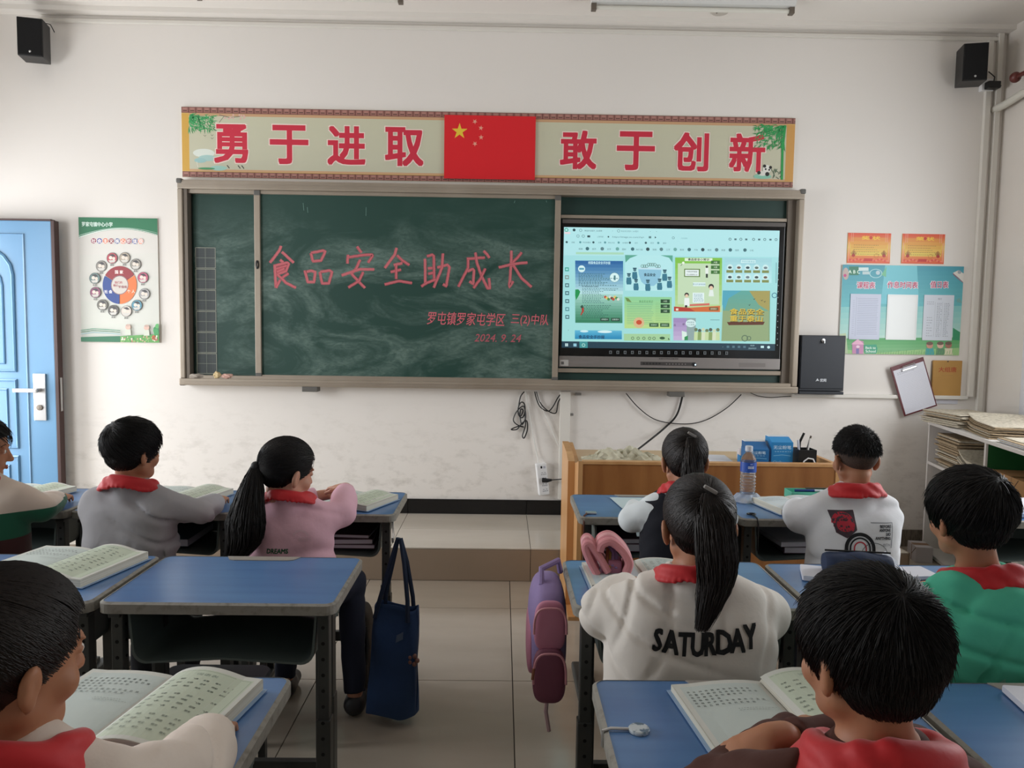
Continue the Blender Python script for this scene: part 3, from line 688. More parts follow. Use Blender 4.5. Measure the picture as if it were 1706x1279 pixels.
for i in range(230):       # bamboo corners
    p.held = bool(i % 16); t = rr.random(); x, y = (13+rr.random()**1.8*40, 12+rr.random()**1.5*24); a = rr.uniform(-.4, 1.9)
    p.poly([(x, y), (x+4*math.cos(a)-1.6*math.sin(a), y+4*math.sin(a)+1.6*math.cos(a)), (x+9*math.cos(a), y+9*math.sin(a))], rr.choice(('#2f9a58', '#3fae68', '#4f9f63', '#237e47')))
p.held = False; p.line([(62, 12), (80, 16), (96, 14)], 1.2, '#7a7266'); p.line([(70, 14), (62, 24)], .8, '#7a7266')
for i in range(14): p.circ(64+rr.random()*42, 11+rr.random()*8, 1.6, '#d9b3a8', 8)
for x, y in ((38, 46), (50, 45), (50, 50)): p.line([(x-2, y-1), (x, y+1), (x+2, y-1)], .6, '#3c4440')
p.circ(36, 74, 18, '#dfe6dc', ry=7); p.circ(42, 82, 15, '#a9cbc6', ry=5); p.circ(30, 86, 10, '#9cc4c2', ry=4); p.circ(60, 98, 14, '#a3d0c4', ry=4); p.line([(24, 88), (26, 97)], .7, '#efefe6'); p.circ(40, 99, 14, '#4e9a6a', ry=1.8)
for x in (74, 92, 98): p.line([(x, 93), (x+4, 98)], 1.4, '#25302e')
for x, txt in ((81, '勇'), (177, '于'), (272, '进'), (368, '取'), (658, '敢'), (754, '于'), (847, '创'), (941, '新')):
    sz = 66; y = 58
    p.text(txt, x, y, 61, '#f0dcd2', .050, sx=.95); p.text(txt, x, y, 60, '#cb2a42', .030, sx=.95)
p.line([(1003, 12), (1000, 50), (1001, 101)], 4, '#2c9a4d'); p.line([(997, 12), (998, 45)], 1.2, '#1f7a3c')
for i in range(200):
    p.held = bool(i % 16); x, y = (1004-rr.random()**1.3*48, 12+rr.random()**1.6*36); a = rr.uniform(1.2, 3.4)
    p.poly([(x, y), (x+4*math.cos(a)-1.6*math.sin(a), y+4*math.sin(a)+1.6*math.cos(a)), (x+10*math.cos(a), y+10*math.sin(a))], rr.choice(('#2f9a58', '#37a85c', '#1f8a48')))
p.held = False
for i in range(14):
    x, y = 985+rr.random()*15, 88+rr.random()*12; a = rr.uniform(-2.6, -.4); p.line([(x, y), (x+6*math.cos(a), y+6*math.sin(a))], .9, '#3c5f4a')
p.circ(968, 96, 15, '#8cc7b0', ry=4); p.circ(975, 84, 7, '#e6e6de'); p.circ(971, 79, 2.6, '#222222'); p.circ(981, 81, 2.6, '#222222'); p.circ(973, 84, 1.6, '#222222'); p.circ(979, 85, 1.6, '#222222'); p.circ(968, 91, 8, '#dedfd6', ry=4); p.circ(962, 90, 3, '#2a2a2a'); p.circ(976, 92, 3.5, '#2a2a2a')
p.obj('printed_face', M_PR, bn, loc=(0, -.0122, 2.395))
rebase(bn, (2.0, 0, 2.395))
fg = thing('flag', 'red flag with five yellow stars in the middle of the banner', 'flag')
B().box(1.70, -.026, 2.412, 2.292, -.016, 2.816, .002).obj('panel', mat('flag_red', '#c81d26', .5), fg)
p = Print(.592, .404, size=(300, 204)); p.rect(0, 0, 300, 204, '#d91622'); p.star(50, 52, 27, '#e8c53a')
for x, y, a in ((100, 20, -60), (120, 40, -80), (121, 70, -90), (101, 91, -50)): p.star(x, y, 9, '#e8a08a', a)
p.obj('printed_face', M_PR, fg, loc=(1.70, -.0262, 2.412)); rebase(fg, (2.0, -.016, 2.412))
# ------------------------------------------------------------------ things on the front wall
# poster of the wheel
ps = thing('poster', 'white and green poster with a three-colour wheel beside the door', 'poster')
PW, PH = .512, .81
B().box(-.682, -.008, 1.315, -.682+PW, -.001, 1.315+PH).obj('backing', mat('poster_board', '#cfccc4', .6), ps)
p = Print(PW, PH, quad=[(18, 10), (802, 42), (812, 1250), (34, 1225)])
p.rect(0, 0, 840, 1279, '#d3cfc8'); p.grad(0, 150, 840, 1279, '#d5d1ca', '#ccd0c6', 5)
arc = [(0, 245)]+[(x, 245-92*math.sin(PI*min(1, (x+60)/960))) for x in range(0, 860, 40)]
p.poly([(0, 0), (850, 0), (850, 190)]+[(x, 232-95*math.sin(PI*(x+40)/930)) for x in range(840, -1, -40)], '#187048')
p.line([(x, 226-95*math.sin(PI*(x+40)/930)) for x in range(0, 850, 30)], 11, '#dfe9e2', 3)
p.line([(x, 206-84*math.sin(PI*(x+40)/930)) for x in range(0, 850, 30)], 5, '#b8d3c4', 2)
p.text('罗家屯镇中心小学', 205, 84, 44, '#cfe3d8', .03, width=300)
cc = ('#8d2b4a', '#2e3f94', '#d5714a', '#8a2a35', '#28508f', '#dd7d5a', '#8e3048', '#2f4d92', '#de8f76')
for i, ch in enumerate('社会主义核心价值观'):
    x = 167+i*58.5; y = 243+i*1.8; p.circ(x, y, 29, cc[i]); p.ring(x, y, 28, 3, '#e6dcd8'); p.text(ch, x, y, 38, '#eee6e2', .03)
cx, cy = 422, 678
for a0, a1, c in ((-148, -32, '#8c1522'), (-30, 90, '#de6f2c'), (92, 210, '#103a86')): p.ring(cx, cy, 127, 86, c, a0, a1, 24, ry=138)
p.circ(cx, cy, 88, '#c9c2ba', ry=94); p.ring(cx, cy, 84, 7, '#7d6268', ry=90); p.text('我们的', cx-12, cy-25, 24, '#a4333f', .02); p.text('价值观', cx+30, cy+18, 26, '#8e2a3a', .02); p.text('核心', cx-38, cy+2, 24, '#a4333f', .02)
p.text('国 家', 418, 551, 34, '#efdcd8', .03); p.text('社 会', 308, 740, 32, '#e4e3ec', .03); p.text('个 人', 535, 742, 32, '#f2d9c2', .03)
for i, (x, y, c) in enumerate(((242, 490, '#8a857d'), (350, 415, '#b0404c'), (475, 415, '#a79a88'), (583, 480, '#8f8a80'), (655, 610, '#b8476a'), (668, 770, '#9f9c9c'), (592, 880, '#4d8ca0'), (486, 935, '#d0c6bc'), (358, 925, '#55524e'), (250, 868, '#6c6a60'), (182, 745, '#8a4668'), (178, 607, '#5f7a78'))):
    p.circ(x, y, 54, '#4a4a48'); p.circ(x, y, 50, c); p.circ(x-14, y-4, 17, '#dcd0c4'); p.circ(x+17, y+4, 15, '#d9cdbf'); p.poly([(x-38, y+20), (x+36, y+18), (x+24, y+42), (x-20, y+44)], '#c9c6bf'); p.poly([(x-34, y-34), (x+10, y-40), (x+38, y-16), (x+8, y-14)], '#39373a')
    p.text('民主', x, y+66, 18, '#55524e', .03)
p.rect(0, 1178, 430, 1279, '#1f6d4b'); p.poly([(425, 1178), (850, 1168), (850, 1279), (425, 1279)], '#5d9f52')
for y in (1112, 1130, 1148): p.line([(0, y), (150, y-12), (300, y-2), (425, y+12)], 6, ('#3f8f70', '#2b7a5a', '#8fb9c2')[(y-1112)//18])
rr = random.Random(5)
for i in range(60): p.circ(430+rr.random()*370, 1185+rr.random()*60, 8, rr.choice(('#c9a98a', '#e5dcca', '#8bb56a', '#b97b6a', '#4f8a4c')), 8)
for x, y in ((505, 1090), (690, 1100)): p.circ(x, y, 26, '#d9b4a4'); p.poly([(x-22, y+24), (x+24, y+24), (x+30, y+80), (x-30, y+80)], '#cdd3c4'); p.circ(x, y-16, 22, '#c0a598', ry=12)
for i in range(14): p.circ(785+rr.random()*40-10, 1085+rr.random()*70, 24, rr.choice(('#3f9a5a', '#58ad62', '#2f8a4c')), 10)
p.ring(760, 1200, 12, 10, '#c8513a', ry=16)
p.obj('printed_face', M_PR, ps, loc=(-.682, -.0082, 1.315)); rebase(ps, (-.42, 0, 1.315))

# certificates
def certificate(x0, z1, w, h, label, title):
    t = thing('certificate', label, 'certificate', group=None)
    B().box(x0, -.004, z1-h, x0+w, -.001, z1).obj('sheet', mat('certificate_paper', '#e2c46a', .6), t)
    p = Print(w, h, size=(280, 200))
    p.grad(0, 0, 280, 90, '#d9482c', '#e3c258', 8); p.grad(0, 90, 280, 200, '#e3c65c', '#d9552f', 10)
    p.grad(22, 30, 258, 150, '#dd8a3e', '#e2cc5e', 5); p.rect(8, 60, 12, 190, '#e6a08c'); p.rect(268, 60, 272, 190, '#e6a08c')
    for x in (22, 34, 246, 258): p.line([(x, 0), (x, 60)], 3, '#e8a08a')
    p.text(title, 150, 32, 24, '#f0c93c', .03, width=120); p.circ(150, 31, 10, '#c63c26')
    p.lines(40, 80, 230, 5, 15, 2.4, '#6d5430', .35, dash=8)
    for sx in (1, -1):
        x = 140-sx*100
        for k in range(7): p.line([(x, 160), (x+sx*(-16+6*k), 112+abs(k-3)*6)], 3, '#8a3a24')
        p.circ(x, 150, 12, '#b02a20', ry=8)
    for k in range(22): p.circ(20+k*11.4, 178+6*math.sin(k), 8, ('#d8443a', '#e57a5e')[k % 2], ry=6)
    p.rect(110, 168, 166, 186, '#c22a26'); p.ring(190, 150, 14, 2.5, '#b9762f')
    p.obj('printed_face', M_PR, t, loc=(x0, -.0042, z1-h)); rebase(t, (x0+w/2, 0, z1-h))
certificate(4.375, 2.108, .287, .198, 'orange and gold certificate taped above the left end of the notice board', '奖 状')
certificate(4.738, 2.108, .285, .196, 'orange and gold certificate nearer the speaker corner, above the notice board', '荣 状')
# notice board
nb = thing('notice_board', 'blue and green printed notice board with three paper pockets', 'notice board')
NW, NH = .81, .59
B().box(4.346, -.012, 1.308, 4.346+NW, -.001, 1.308+NH, .002).obj('backing', mat('notice_backing', '#d8dedb', .5), nb)
p = Print(NW, NH, quad=[(405, 283), (1217, 295), (1174, 893), (388, 868)])
p.grad(380, 270, 1225, 560, '#3f95a9', '#63b6bc', 10); p.grad(380, 560, 1225, 790, '#7fc3c2', '#b9d9cc', 6); p.grad(380, 770, 1225, 905, '#4fa35f', '#8bbf8a', 6)
p.poly([(690, 285), (900, 288), (915, 560), (660, 540)], '#6fc0cc'); p.poly([(380, 840), (640, 870), (900, 850), (1180, 840), (1180, 905), (380, 900)], '#9cc985')
p.poly([(380, 740), (430, 735), (440, 905), (380, 900)], '#b7c9a4'); p.poly([(1140, 705), (1190, 735), (1190, 790), (1138, 785)], '#2f8f63')
p.rect(452, 293, 515, 350, '#2f7a5e'); p.text('A B C', 486, 328, 22, '#d9efe2', .02); p.rect(515, 300, 580, 322, '#cfe2e0'); p.rect(540, 326, 585, 346, '#b9cfd0')
p.ring(628, 340, 40, 6, '#a9d3d6', ry=28); p.circ(642, 335, 14, '#b8ccd2'); p.poly([(665, 350), (698, 295), (695, 365)], '#6fb98f'); p.circ(430, 340, 20, '#b9a9a2', ry=40); p.circ(425, 352, 10, '#c0447e')
p.poly([(1137, 340), (1175, 322), (1212, 345), (1208, 402), (1175, 372)], '#dedad2'); p.line([(1137, 345), (1172, 378), (1207, 405)], 4, '#b04a5a'); p.circ(1180, 335, 12, '#98a4ac')
for txt, x, w_ in (('课程表', 563, 118), ('作息时间表', 805, 200), ('值日表', 1048, 116)):
    p.text(txt, x, 417, 46, '#e9dfe6', .06, width=w_+6); p.text(txt, x, 417, 42, '#b5365e', .018, width=w_)
p.poly([(470, 800), (500, 780), (545, 790), (545, 875), (470, 872)], '#c98ab2'); p.poly([(463, 810), (508, 776), (552, 812)], '#e6b3cc'); p.rect(495, 838, 515, 874, '#7b6fa8'); p.circ(508, 826, 12, '#efd6e2', ry=9)
p.poly([(548, 815), (630, 812), (638, 840), (630, 874), (552, 872)], '#2f9c7a'); p.text('Back to', 592, 834, 16, '#d9efe2', .02); p.text('School', 592, 857, 18, '#d9efe2', .02)
for x, c in ((985, '#c98f7a'), (1055, '#d9b39c'), (1110, '#a4705e')): p.circ(x, 820, 22, c); p.circ(x, 808, 22, '#6a5548', ry=12); p.poly([(x-25, 842), (x+25, 842), (x+30, 885), (x-30, 885)], ('#d8d3b4', '#3f9fa0', '#5d8a68')[int(x) % 3])
for i in range(30): x = 640+i*17; p.line([(x, 880), (x+4, 862-6*(i % 3))], 3, '#6db06a')
p.poly([(1160, 520), (1180, 505), (1198, 540), (1165, 535)], '#6fa7a4')
p.obj('printed_face', M_PR, nb, loc=(4.346, -.0122, 1.308))
for i, (x0, x1, y0, y1, kind) in enumerate(((445, 662, 478, 776, 0), (690, 906, 484, 780, 1), (932, 1145, 488, 786, 2))):
    aa = p.m(x0, y1); bb2 = p.m(x1, y0)
    B().box(4.346+aa[0], -.017, 1.308+aa[1], 4.346+bb2[0], -.0135, 1.308+bb2[1]).obj('pocket_sheet', mat('pocket_paper_%d' % i, ('#c9cfe0', '#d3d6d4', '#cdd3dc')[i], .35 if i == 1 else .6, coat=.5 if i == 1 else 0), nb)
    q = Print(bb2[0]-aa[0], bb2[1]-aa[1], size=(100, 140))
    if kind == 0: q.lines(24, 14, 92, 22, 5.2, .8, '#8d93ad', .05); q.line([(20, 10), (20, 130)], .8, '#9aa0b8'); q.lines(8, 20, 16, 18, 6, .8, '#9aa0b8')
    if kind == 2:
        q.line([(38, 22), (38, 128)], .6, '#9aa0a8'); q.line([(62, 22), (62, 128)], .6, '#9aa0a8'); q.lines(44, 26, 58, 22, 4.8, 1.6, '#8b929c', .3, dash=4); q.lines(68, 26, 84, 22, 4.8, 1.6, '#8b929c', .3, dash=4); q.lines(10, 22, 34, 2, 6, 1.3, '#7c838e', .3, dash=4); q.lines(12, 70, 30, 8, 8, 1.3, '#7c838e', .5, dash=4); q.text('值日', 52, 12, 6, '#7c838e')
    if kind == 1: q.line([(4, 4), (96, 4), (96, 136), (4, 136), (4, 4)], .8, '#b9bdbb')
    q.obj('sheet_print', M_PR, nb, loc=(4.346+aa[0], -.0172, 1.308+aa[1]))
rebase(nb, (4.75, 0, 1.308))
# dark metal wall box with a key
wb = thing('lock_box', 'dark grey steel control box with a key in its door, right of the blackboard', 'metal box')
M_GREY = mat('charcoal_steel', '#24272d', .45, metal=.3)
B().box(4.052, -.10, 1.062, 4.348, -.001, 1.428, .003).obj('body', M_GREY, wb)
B().box(4.056, -.108, 1.078, 4.344, -.1005, 1.424, .003).obj('door', M_GREY, wb); B().box(4.05, -.112, 1.040, 4.345, -.001, 1.059, .003).obj('base_tray', M_GREY, wb)
h = B().lathe([(0, 0), (.012, 0), (.012, .006), (0, .008)]).box(-.002, -.018, .004, .002, .0, .028).obj('key', M_CHROME, wb); h.rotation_euler = (PI/2, 0, 0); h.location = (4.195, -.108, 1.395)
p = Print(.08, .03, size=(80, 30)); p.poly([(2, 26), (14, 4), (20, 12), (26, 22), (18, 20), (10, 20)], '#c9cdd2'); p.text('优网', 52, 16, 20, '#c9cdd2', .03)
p.obj('logo', M_PR, wb, loc=(4.155, -.1082, 1.12)); rebase(wb, (4.2, 0, 1.04))
# clipboard and ledger
cb = thing('clipboard', 'dark red clipboard with white sheet hanging tilted below the notice board', 'clipboard')
B().box(-.115, -.006, -.345, .115, 0, 0, .002).obj('board', mat('maroon_board', '#5f1f26', .45), cb)
B().box(-.104, -.0075, -.335, .106, -.0062, -.028).obj('paper', mat('white_paper', '#d8d9e2', .7), cb)
B().box(-.05, -.02, -.05, .05, -.008, -.038, .003).tube([(-.045, -.016, -.04), (-.04, -.02, -.018), (.04, -.02, -.018), (.045, -.016, -.04)], .003, 6).obj('clip', M_CHROME, cb)
q = Print(.21, .307, size=(210, 307)); q.lines(20, 24, 160, 2, 10, 2, '#7a7f94', .4, dash=9); q.lines(12, 50, 200, 26, 9.6, .7, '#a9aebc', 0)
q.obj('ruled_lines', M_PM, cb, loc=(-.104, -.0077, -.335))
cb.location = (4.792, -.034, 1.258); cb.rotation_euler = (0, math.radians(-19), 0)
for c in cb.children: pass
lb = thing('ledger', 'yellow kraft paper booklet hung right of the clipboard', 'booklet')
B().box(-.098, -.012, -.262, .098, 0, 0, .002).obj('cover', mat('kraft_cover', '#b98d4c', .7, noise=(6, '#ad8345', .35, .7)), lb)
q = Print(.196, .262, size=(196, 262)); q.text('大组唐', 98, 60, 34, '#a8442a', .015, width=120); q.lines(60, 100, 140, 1, 8, 1.2, '#9c7a45', 0); q.circ(98, 6, 5, '#4a3a30')
q.obj('cover_title', M_PM, lb, loc=(-.098, -.0122, -.262)); lb.location = (5.08, -.008, 1.272)
B().box(4.99, -.006, .98, 5.17, -.002, 1.02).obj('paper_strip', mat('white_paper', '#d8d9e2', .7)); o = bpy.data.objects['paper_strip']; tag(o, 'white paper edge showing below the yellow booklet', 'paper')
# speakers
def speaker(label, x0, x1, z0, z1, yaw, pitch):
    t = thing('loudspeaker', label, 'speaker', group=None)
    w_, h_, dd = .17, .275, .19
    B().box(-w_/2, -dd, -h_, w_/2, -.02, 0, .006).obj('cabinet', M_BLACK, t)
    B().box(-w_/2+.006, -dd-.01, -h_+.006, w_/2-.006, -dd-.0005, -.006, .005).obj('grille', mat('black_cloth_grille', '#050507', .9), t)
    h = B().lathe([(0, 0), (.008, 0), (0, .003)]).obj('badge', M_CHROME, t); h.rotation_euler = (PI/2, 0, 0); h.location = (0, -dd-.0105, -h_+.03)
    B().box(-.03, -.022, -h_/2-.04, .03, .012, -h_/2+.04).obj('wall_bracket', M_BLACK, t)
    t.rotation_euler = (math.radians(pitch), 0, math.radians(yaw)); return t
s1 = speaker('small black loudspeaker high on the wall above the door', 0, 0, 0, 0, 14, 0); s1.location = (-.878, -.05, 3.305); s1.scale = (.84, .84, .84)
s2 = speaker('small black loudspeaker in the upper corner of the wall opposite the door', 0, 0, 0, 0, -14, 0); s2.location = (5.075, -.05, 3.268); s2.scale = (.84, .84, .84)
tag(B().tube([(-.89, -.03, 3.30), (-.87, -.03, 3.345), (-.82, -.02, 3.335), (-.80, -.012, 3.29)], .003, 6).obj('speaker_cable', M_CABLE), 'thin black cable looping above the loudspeaker over the door', 'cable')
ob = thing('wall_socket', 'white wall socket box under the corner loudspeaker', 'socket'); B().box(5.19, -.035, 3.03, 5.27, -.001, 3.11, .004).obj('box', M_WHITEP, ob); rebase(ob, (5.23, 0, 3.03))
ad = thing('power_adapter', 'small black power adapter plugged into the socket in the corner', 'adapter')
B().box(5.205, -.085, 3.035, 5.285, -.036, 3.08, .006).cyl((5.285, -.06, 3.055), (5.298, -.06, 3.055), .006).obj('body', M_BLACK, ad); B().tube([(5.25, -.06, 3.08), (5.255, -.06, 3.11), (5.235, -.05, 3.135), (5.225, -.04, 3.15)], .004, 6).obj('cord', M_CABLE, ad); rebase(ad, (5.245, -.04, 3.035))
# curtain rod and pipe on the right wall
cr = thing('curtain_rod', 'dark red wooden curtain rod with round end knob at the upper right', 'curtain rod')
M_RED = mat('dark_red_wood', '#5c2722', .4)
B().sphere((5.27, -.24, 3.05), .033, 16).obj('finial', M_RED, cr, True); B().cyl((5.27, -.25, 3.05), (5.27, -3.3, 3.05), .014, 12).obj('rod', M_RED, cr); B().tube([(5.27, -.33, 3.05), (5.315, -.33, 3.02), (5.355, -.33, 3.05)], .008, 8).box(5.345, -.36, 3.0, 5.3595, -.30, 3.1, .002).obj('bracket', M_RED, cr); rebase(cr, (5.27, -.25, 3.0))
tag(B().tube([(5.30, -.004, 2.92), (5.305, -.10, 2.925), (5.315, -.25, 2.95), (5.32, -.7, 2.955), (5.32, -1.3, 2.955)], .024, 14).obj('pipe', mat('white_insulated_pipe', '#cfccc2', .6)), 'white insulated pipe leaving the front wall under the curtain rod', 'pipe')
# curtain bunched at the window of the right wall
def cur(u, v): 
    y = -.42-.42*u; return (5.325+.022*math.sin(u*26)-.02, y, 3.0-2.05*v)
tag(B().sheet(cur, 60, 4, .004, (1, 0, 0)).obj('curtain', mat('pale_curtain', '#d9d8dc', .9), None, True), 'pale curtain gathered beside the window at the right edge', 'curtain')
# lamps
M_TUBE = mat('lamp_tube', '#dedcd2', .3)
for i, (x, lab) in enumerate(((2.60, 'unlit fluorescent lamp on the ceiling above the display'), (.26, 'unlit fluorescent lamp on the ceiling above the chalk writing'))):
    t = thing('ceiling_lamp', lab, 'lamp')
    yl = -.36 if i == 0 else -.40
    B().prism([(-.05, -.002), (.05, -.002), (.035, -.042), (-.035, -.042)], x, x+1.22, 'x').obj('tray', mat('lamp_white', '#d5d5d2', .4), t)
    B().cyl((x+.03, 0, -.062), (x+1.19, 0, -.062), .013, 12).obj('tube', M_TUBE, t)
    for xx in (x+.0, x+1.19): B().box(xx, -.02, -.08, xx+.03, .02, -.035, .003).obj('socket', M_ALUD, t)
    for c in t.children: c.location = (-(x+.6), 0, 0)
    t.location = (x+.6, yl, ZC)
t = thing('ceiling_rose', 'flat round cover plate on the ceiling beside the lamp over the display', 'ceiling rose'); B().lathe([(0, -.012), (.05, -.012), (.06, 0)]).obj('plate', mat('cover_plate', '#bdb7ad', .5), t); B().sphere((-.02, 0, -.013), .004, 8).obj('screw', M_ALUD, t); t.location = (3.42, -.20, ZC)
# cables below the board
def cab(name, pts, r, m, label):
    P = []; pts = [Vector(q) for q in pts]
    for i in range(len(pts)-1):      # Catmull-Rom
        p0, p1, p2, p3 = pts[max(i-1, 0)], pts[i], pts[i+1], pts[min(i+2, len(pts)-1)]
        for k in range(6):
            t = k/6; P.append(.5*((2*p1)+(p2-p0)*t+(2*p0-5*p1+4*p2-p3)*t*t+(3*p1-p0-3*p2+p3)*t**3))
    P.append(pts[-1]); o = B().tube(P, r, 6).obj(name, m, None, True)
    return tag(o, label, 'cable') if label else o
def w(px, py, y=-.02): return tuple(at(px, py, y))
def c5(x, y, yy=-.02): return w(780+x/4.918, 640+y/4.918, yy)
cab('coiled_cable', [c5(460, 60), c5(430, 100), c5(415, 170), c5(410, 240), c5(440, 275), c5(465, 230), c5(460, 160), c5(430, 150, -.03), c5(408, 210, -.03), c5(430, 260, -.03), c5(450, 215), c5(430, 205), c5(425, 260), c5(440, 330, -.03), c5(470, 270, -.03), c5(455, 180, -.03), c5(400, 220), c5(370, 290), c5(400, 330), c5(455, 350), c5(410, 345, -.03), c5(352, 370, -.03), c5(400, 368, -.03), c5(440, 320, -.03), c5(480, 300), c5(485, 370), c5(460, 438), c5(445, 420), c5(470, 330), c5(462, 230)], .0042, M_CABLE, 'bundled black cable hanging in loops below the blackboard')
cab('strip_cable', [c5(470, 60), c5(490, 180), c5(520, 360), c5(560, 560), c5(578, 640, -.045)], .0045, M_CABLEW, 'white cable running down to the power strip')
cab('white_cable', [c5(565, 60), c5(600, 180), c5(660, 320), c5(735, 490), c5(800, 610, -.04)], .0035, M_CABLEW, 'thin white cable slanting from the board to the lectern')
cab('black_cable', [c5(545, 60), c5(560, 120), c5(590, 185), c5(650, 220), c5(690, 190), c5(735, 110), c5(775, 62)], .004, M_CABLE, 'short black cable sagging under the board, inner loop')
cab('black_cable', [c5(560, 60), c5(590, 150), c5(650, 215, -.03), c5(718, 235, -.03), c5(740, 140, -.03), c5(798, 62)], .004, M_CABLE, 'black cable hanging under the board beside the trunking, outer loop')
cab('display_cable', [w(1138, 655), w(1128, 690), w(1108, 712), w(1080, 735, -.1), w(1058, 752, -.4), w(1043, 764, -.86)], .0065, M_CABLE, 'thick black cable dropping from the display to the lectern')
cab('display_cable', [w(1043, 655), w(1065, 680), w(1095, 700), w(1140, 706), w(1175, 700), w(1210, 680), w(1235, 657)], .0035, M_CABLE, 'thin black cable sagging in a wide arc under the display')
cab('display_cable', [w(1248, 653), w(1262, 659), w(1282, 662), w(1300, 661), w(1318, 660)], .0025, M_CABLE, 'short thin cable below the lower right corner of the board')
# power strip
st = thing('power_strip', 'white power strip with five sockets hanging upright from its cable', 'power strip')
B().box(-.04, -.045, -.215, .03, 0, 0, .006).obj('body', M_WHITEP, st)
q = Print(.05, .20, size=(50, 200)); q.rect(8, 6, 20, 22, '#0c0c10'); q.rect(26, 8, 42, 24, '#b9b9c4')
for y in (58, 96, 134, 172):
    for x in (8, 28):
        q.rect(x+2, y-8, x+12, y-5, '#5b5b68'); q.rect(x, y+2, x+4, y+9, '#5b5b68'); q.rect(x+10, y+2, x+14, y+9, '#5b5b68')
q.obj('socket_face', M_PR, st, loc=(-.022, -.0452, -.21)); st.location = tuple(np.array(c5(592, 640, -.001))); st.rotation_euler = (0, math.radians(-7), math.radians(12))
a = np.array(c5(610, 785, -.055)); e = np.array(c5(803, 748, -.4))
pg = thing('plug', 'black plug with its lead in the power strip', 'plug'); B().tube([a, a+(.03, -.01, 0), a+(.06, -.02, .006)], [.017, .014, .007], 12).obj('plug_body', M_BLACK, pg); B().tube([a+(.06, -.02, .006), a+(.12, -.06, .02), (e[0], e[1], e[2])], .004, 6).obj('lead', M_CABLE, pg); rebase(pg, tuple(a))
cab('loop_cable', [w(944, 822, -.05), w(937, 832, -.08), w(937, 843, -.1), w(943, 852, -.1)], .004, M_CABLEW, 'white cable loop at the foot of the wall trunking')
for i, (px, py) in enumerate(((963, 656), (950, 690))): tag(B().box(-.02, -.02, -.008, .02, 0, .008, .003).obj('cable_clip', mat('smoky_clip', '#7d7a76', .5)), ('upper', 'lower')[i]+' smoky plastic clip stuck beside the trunking under the board', 'clip').location = tuple(at(px, py, -.005)+np.array([0, -.001, 0]))
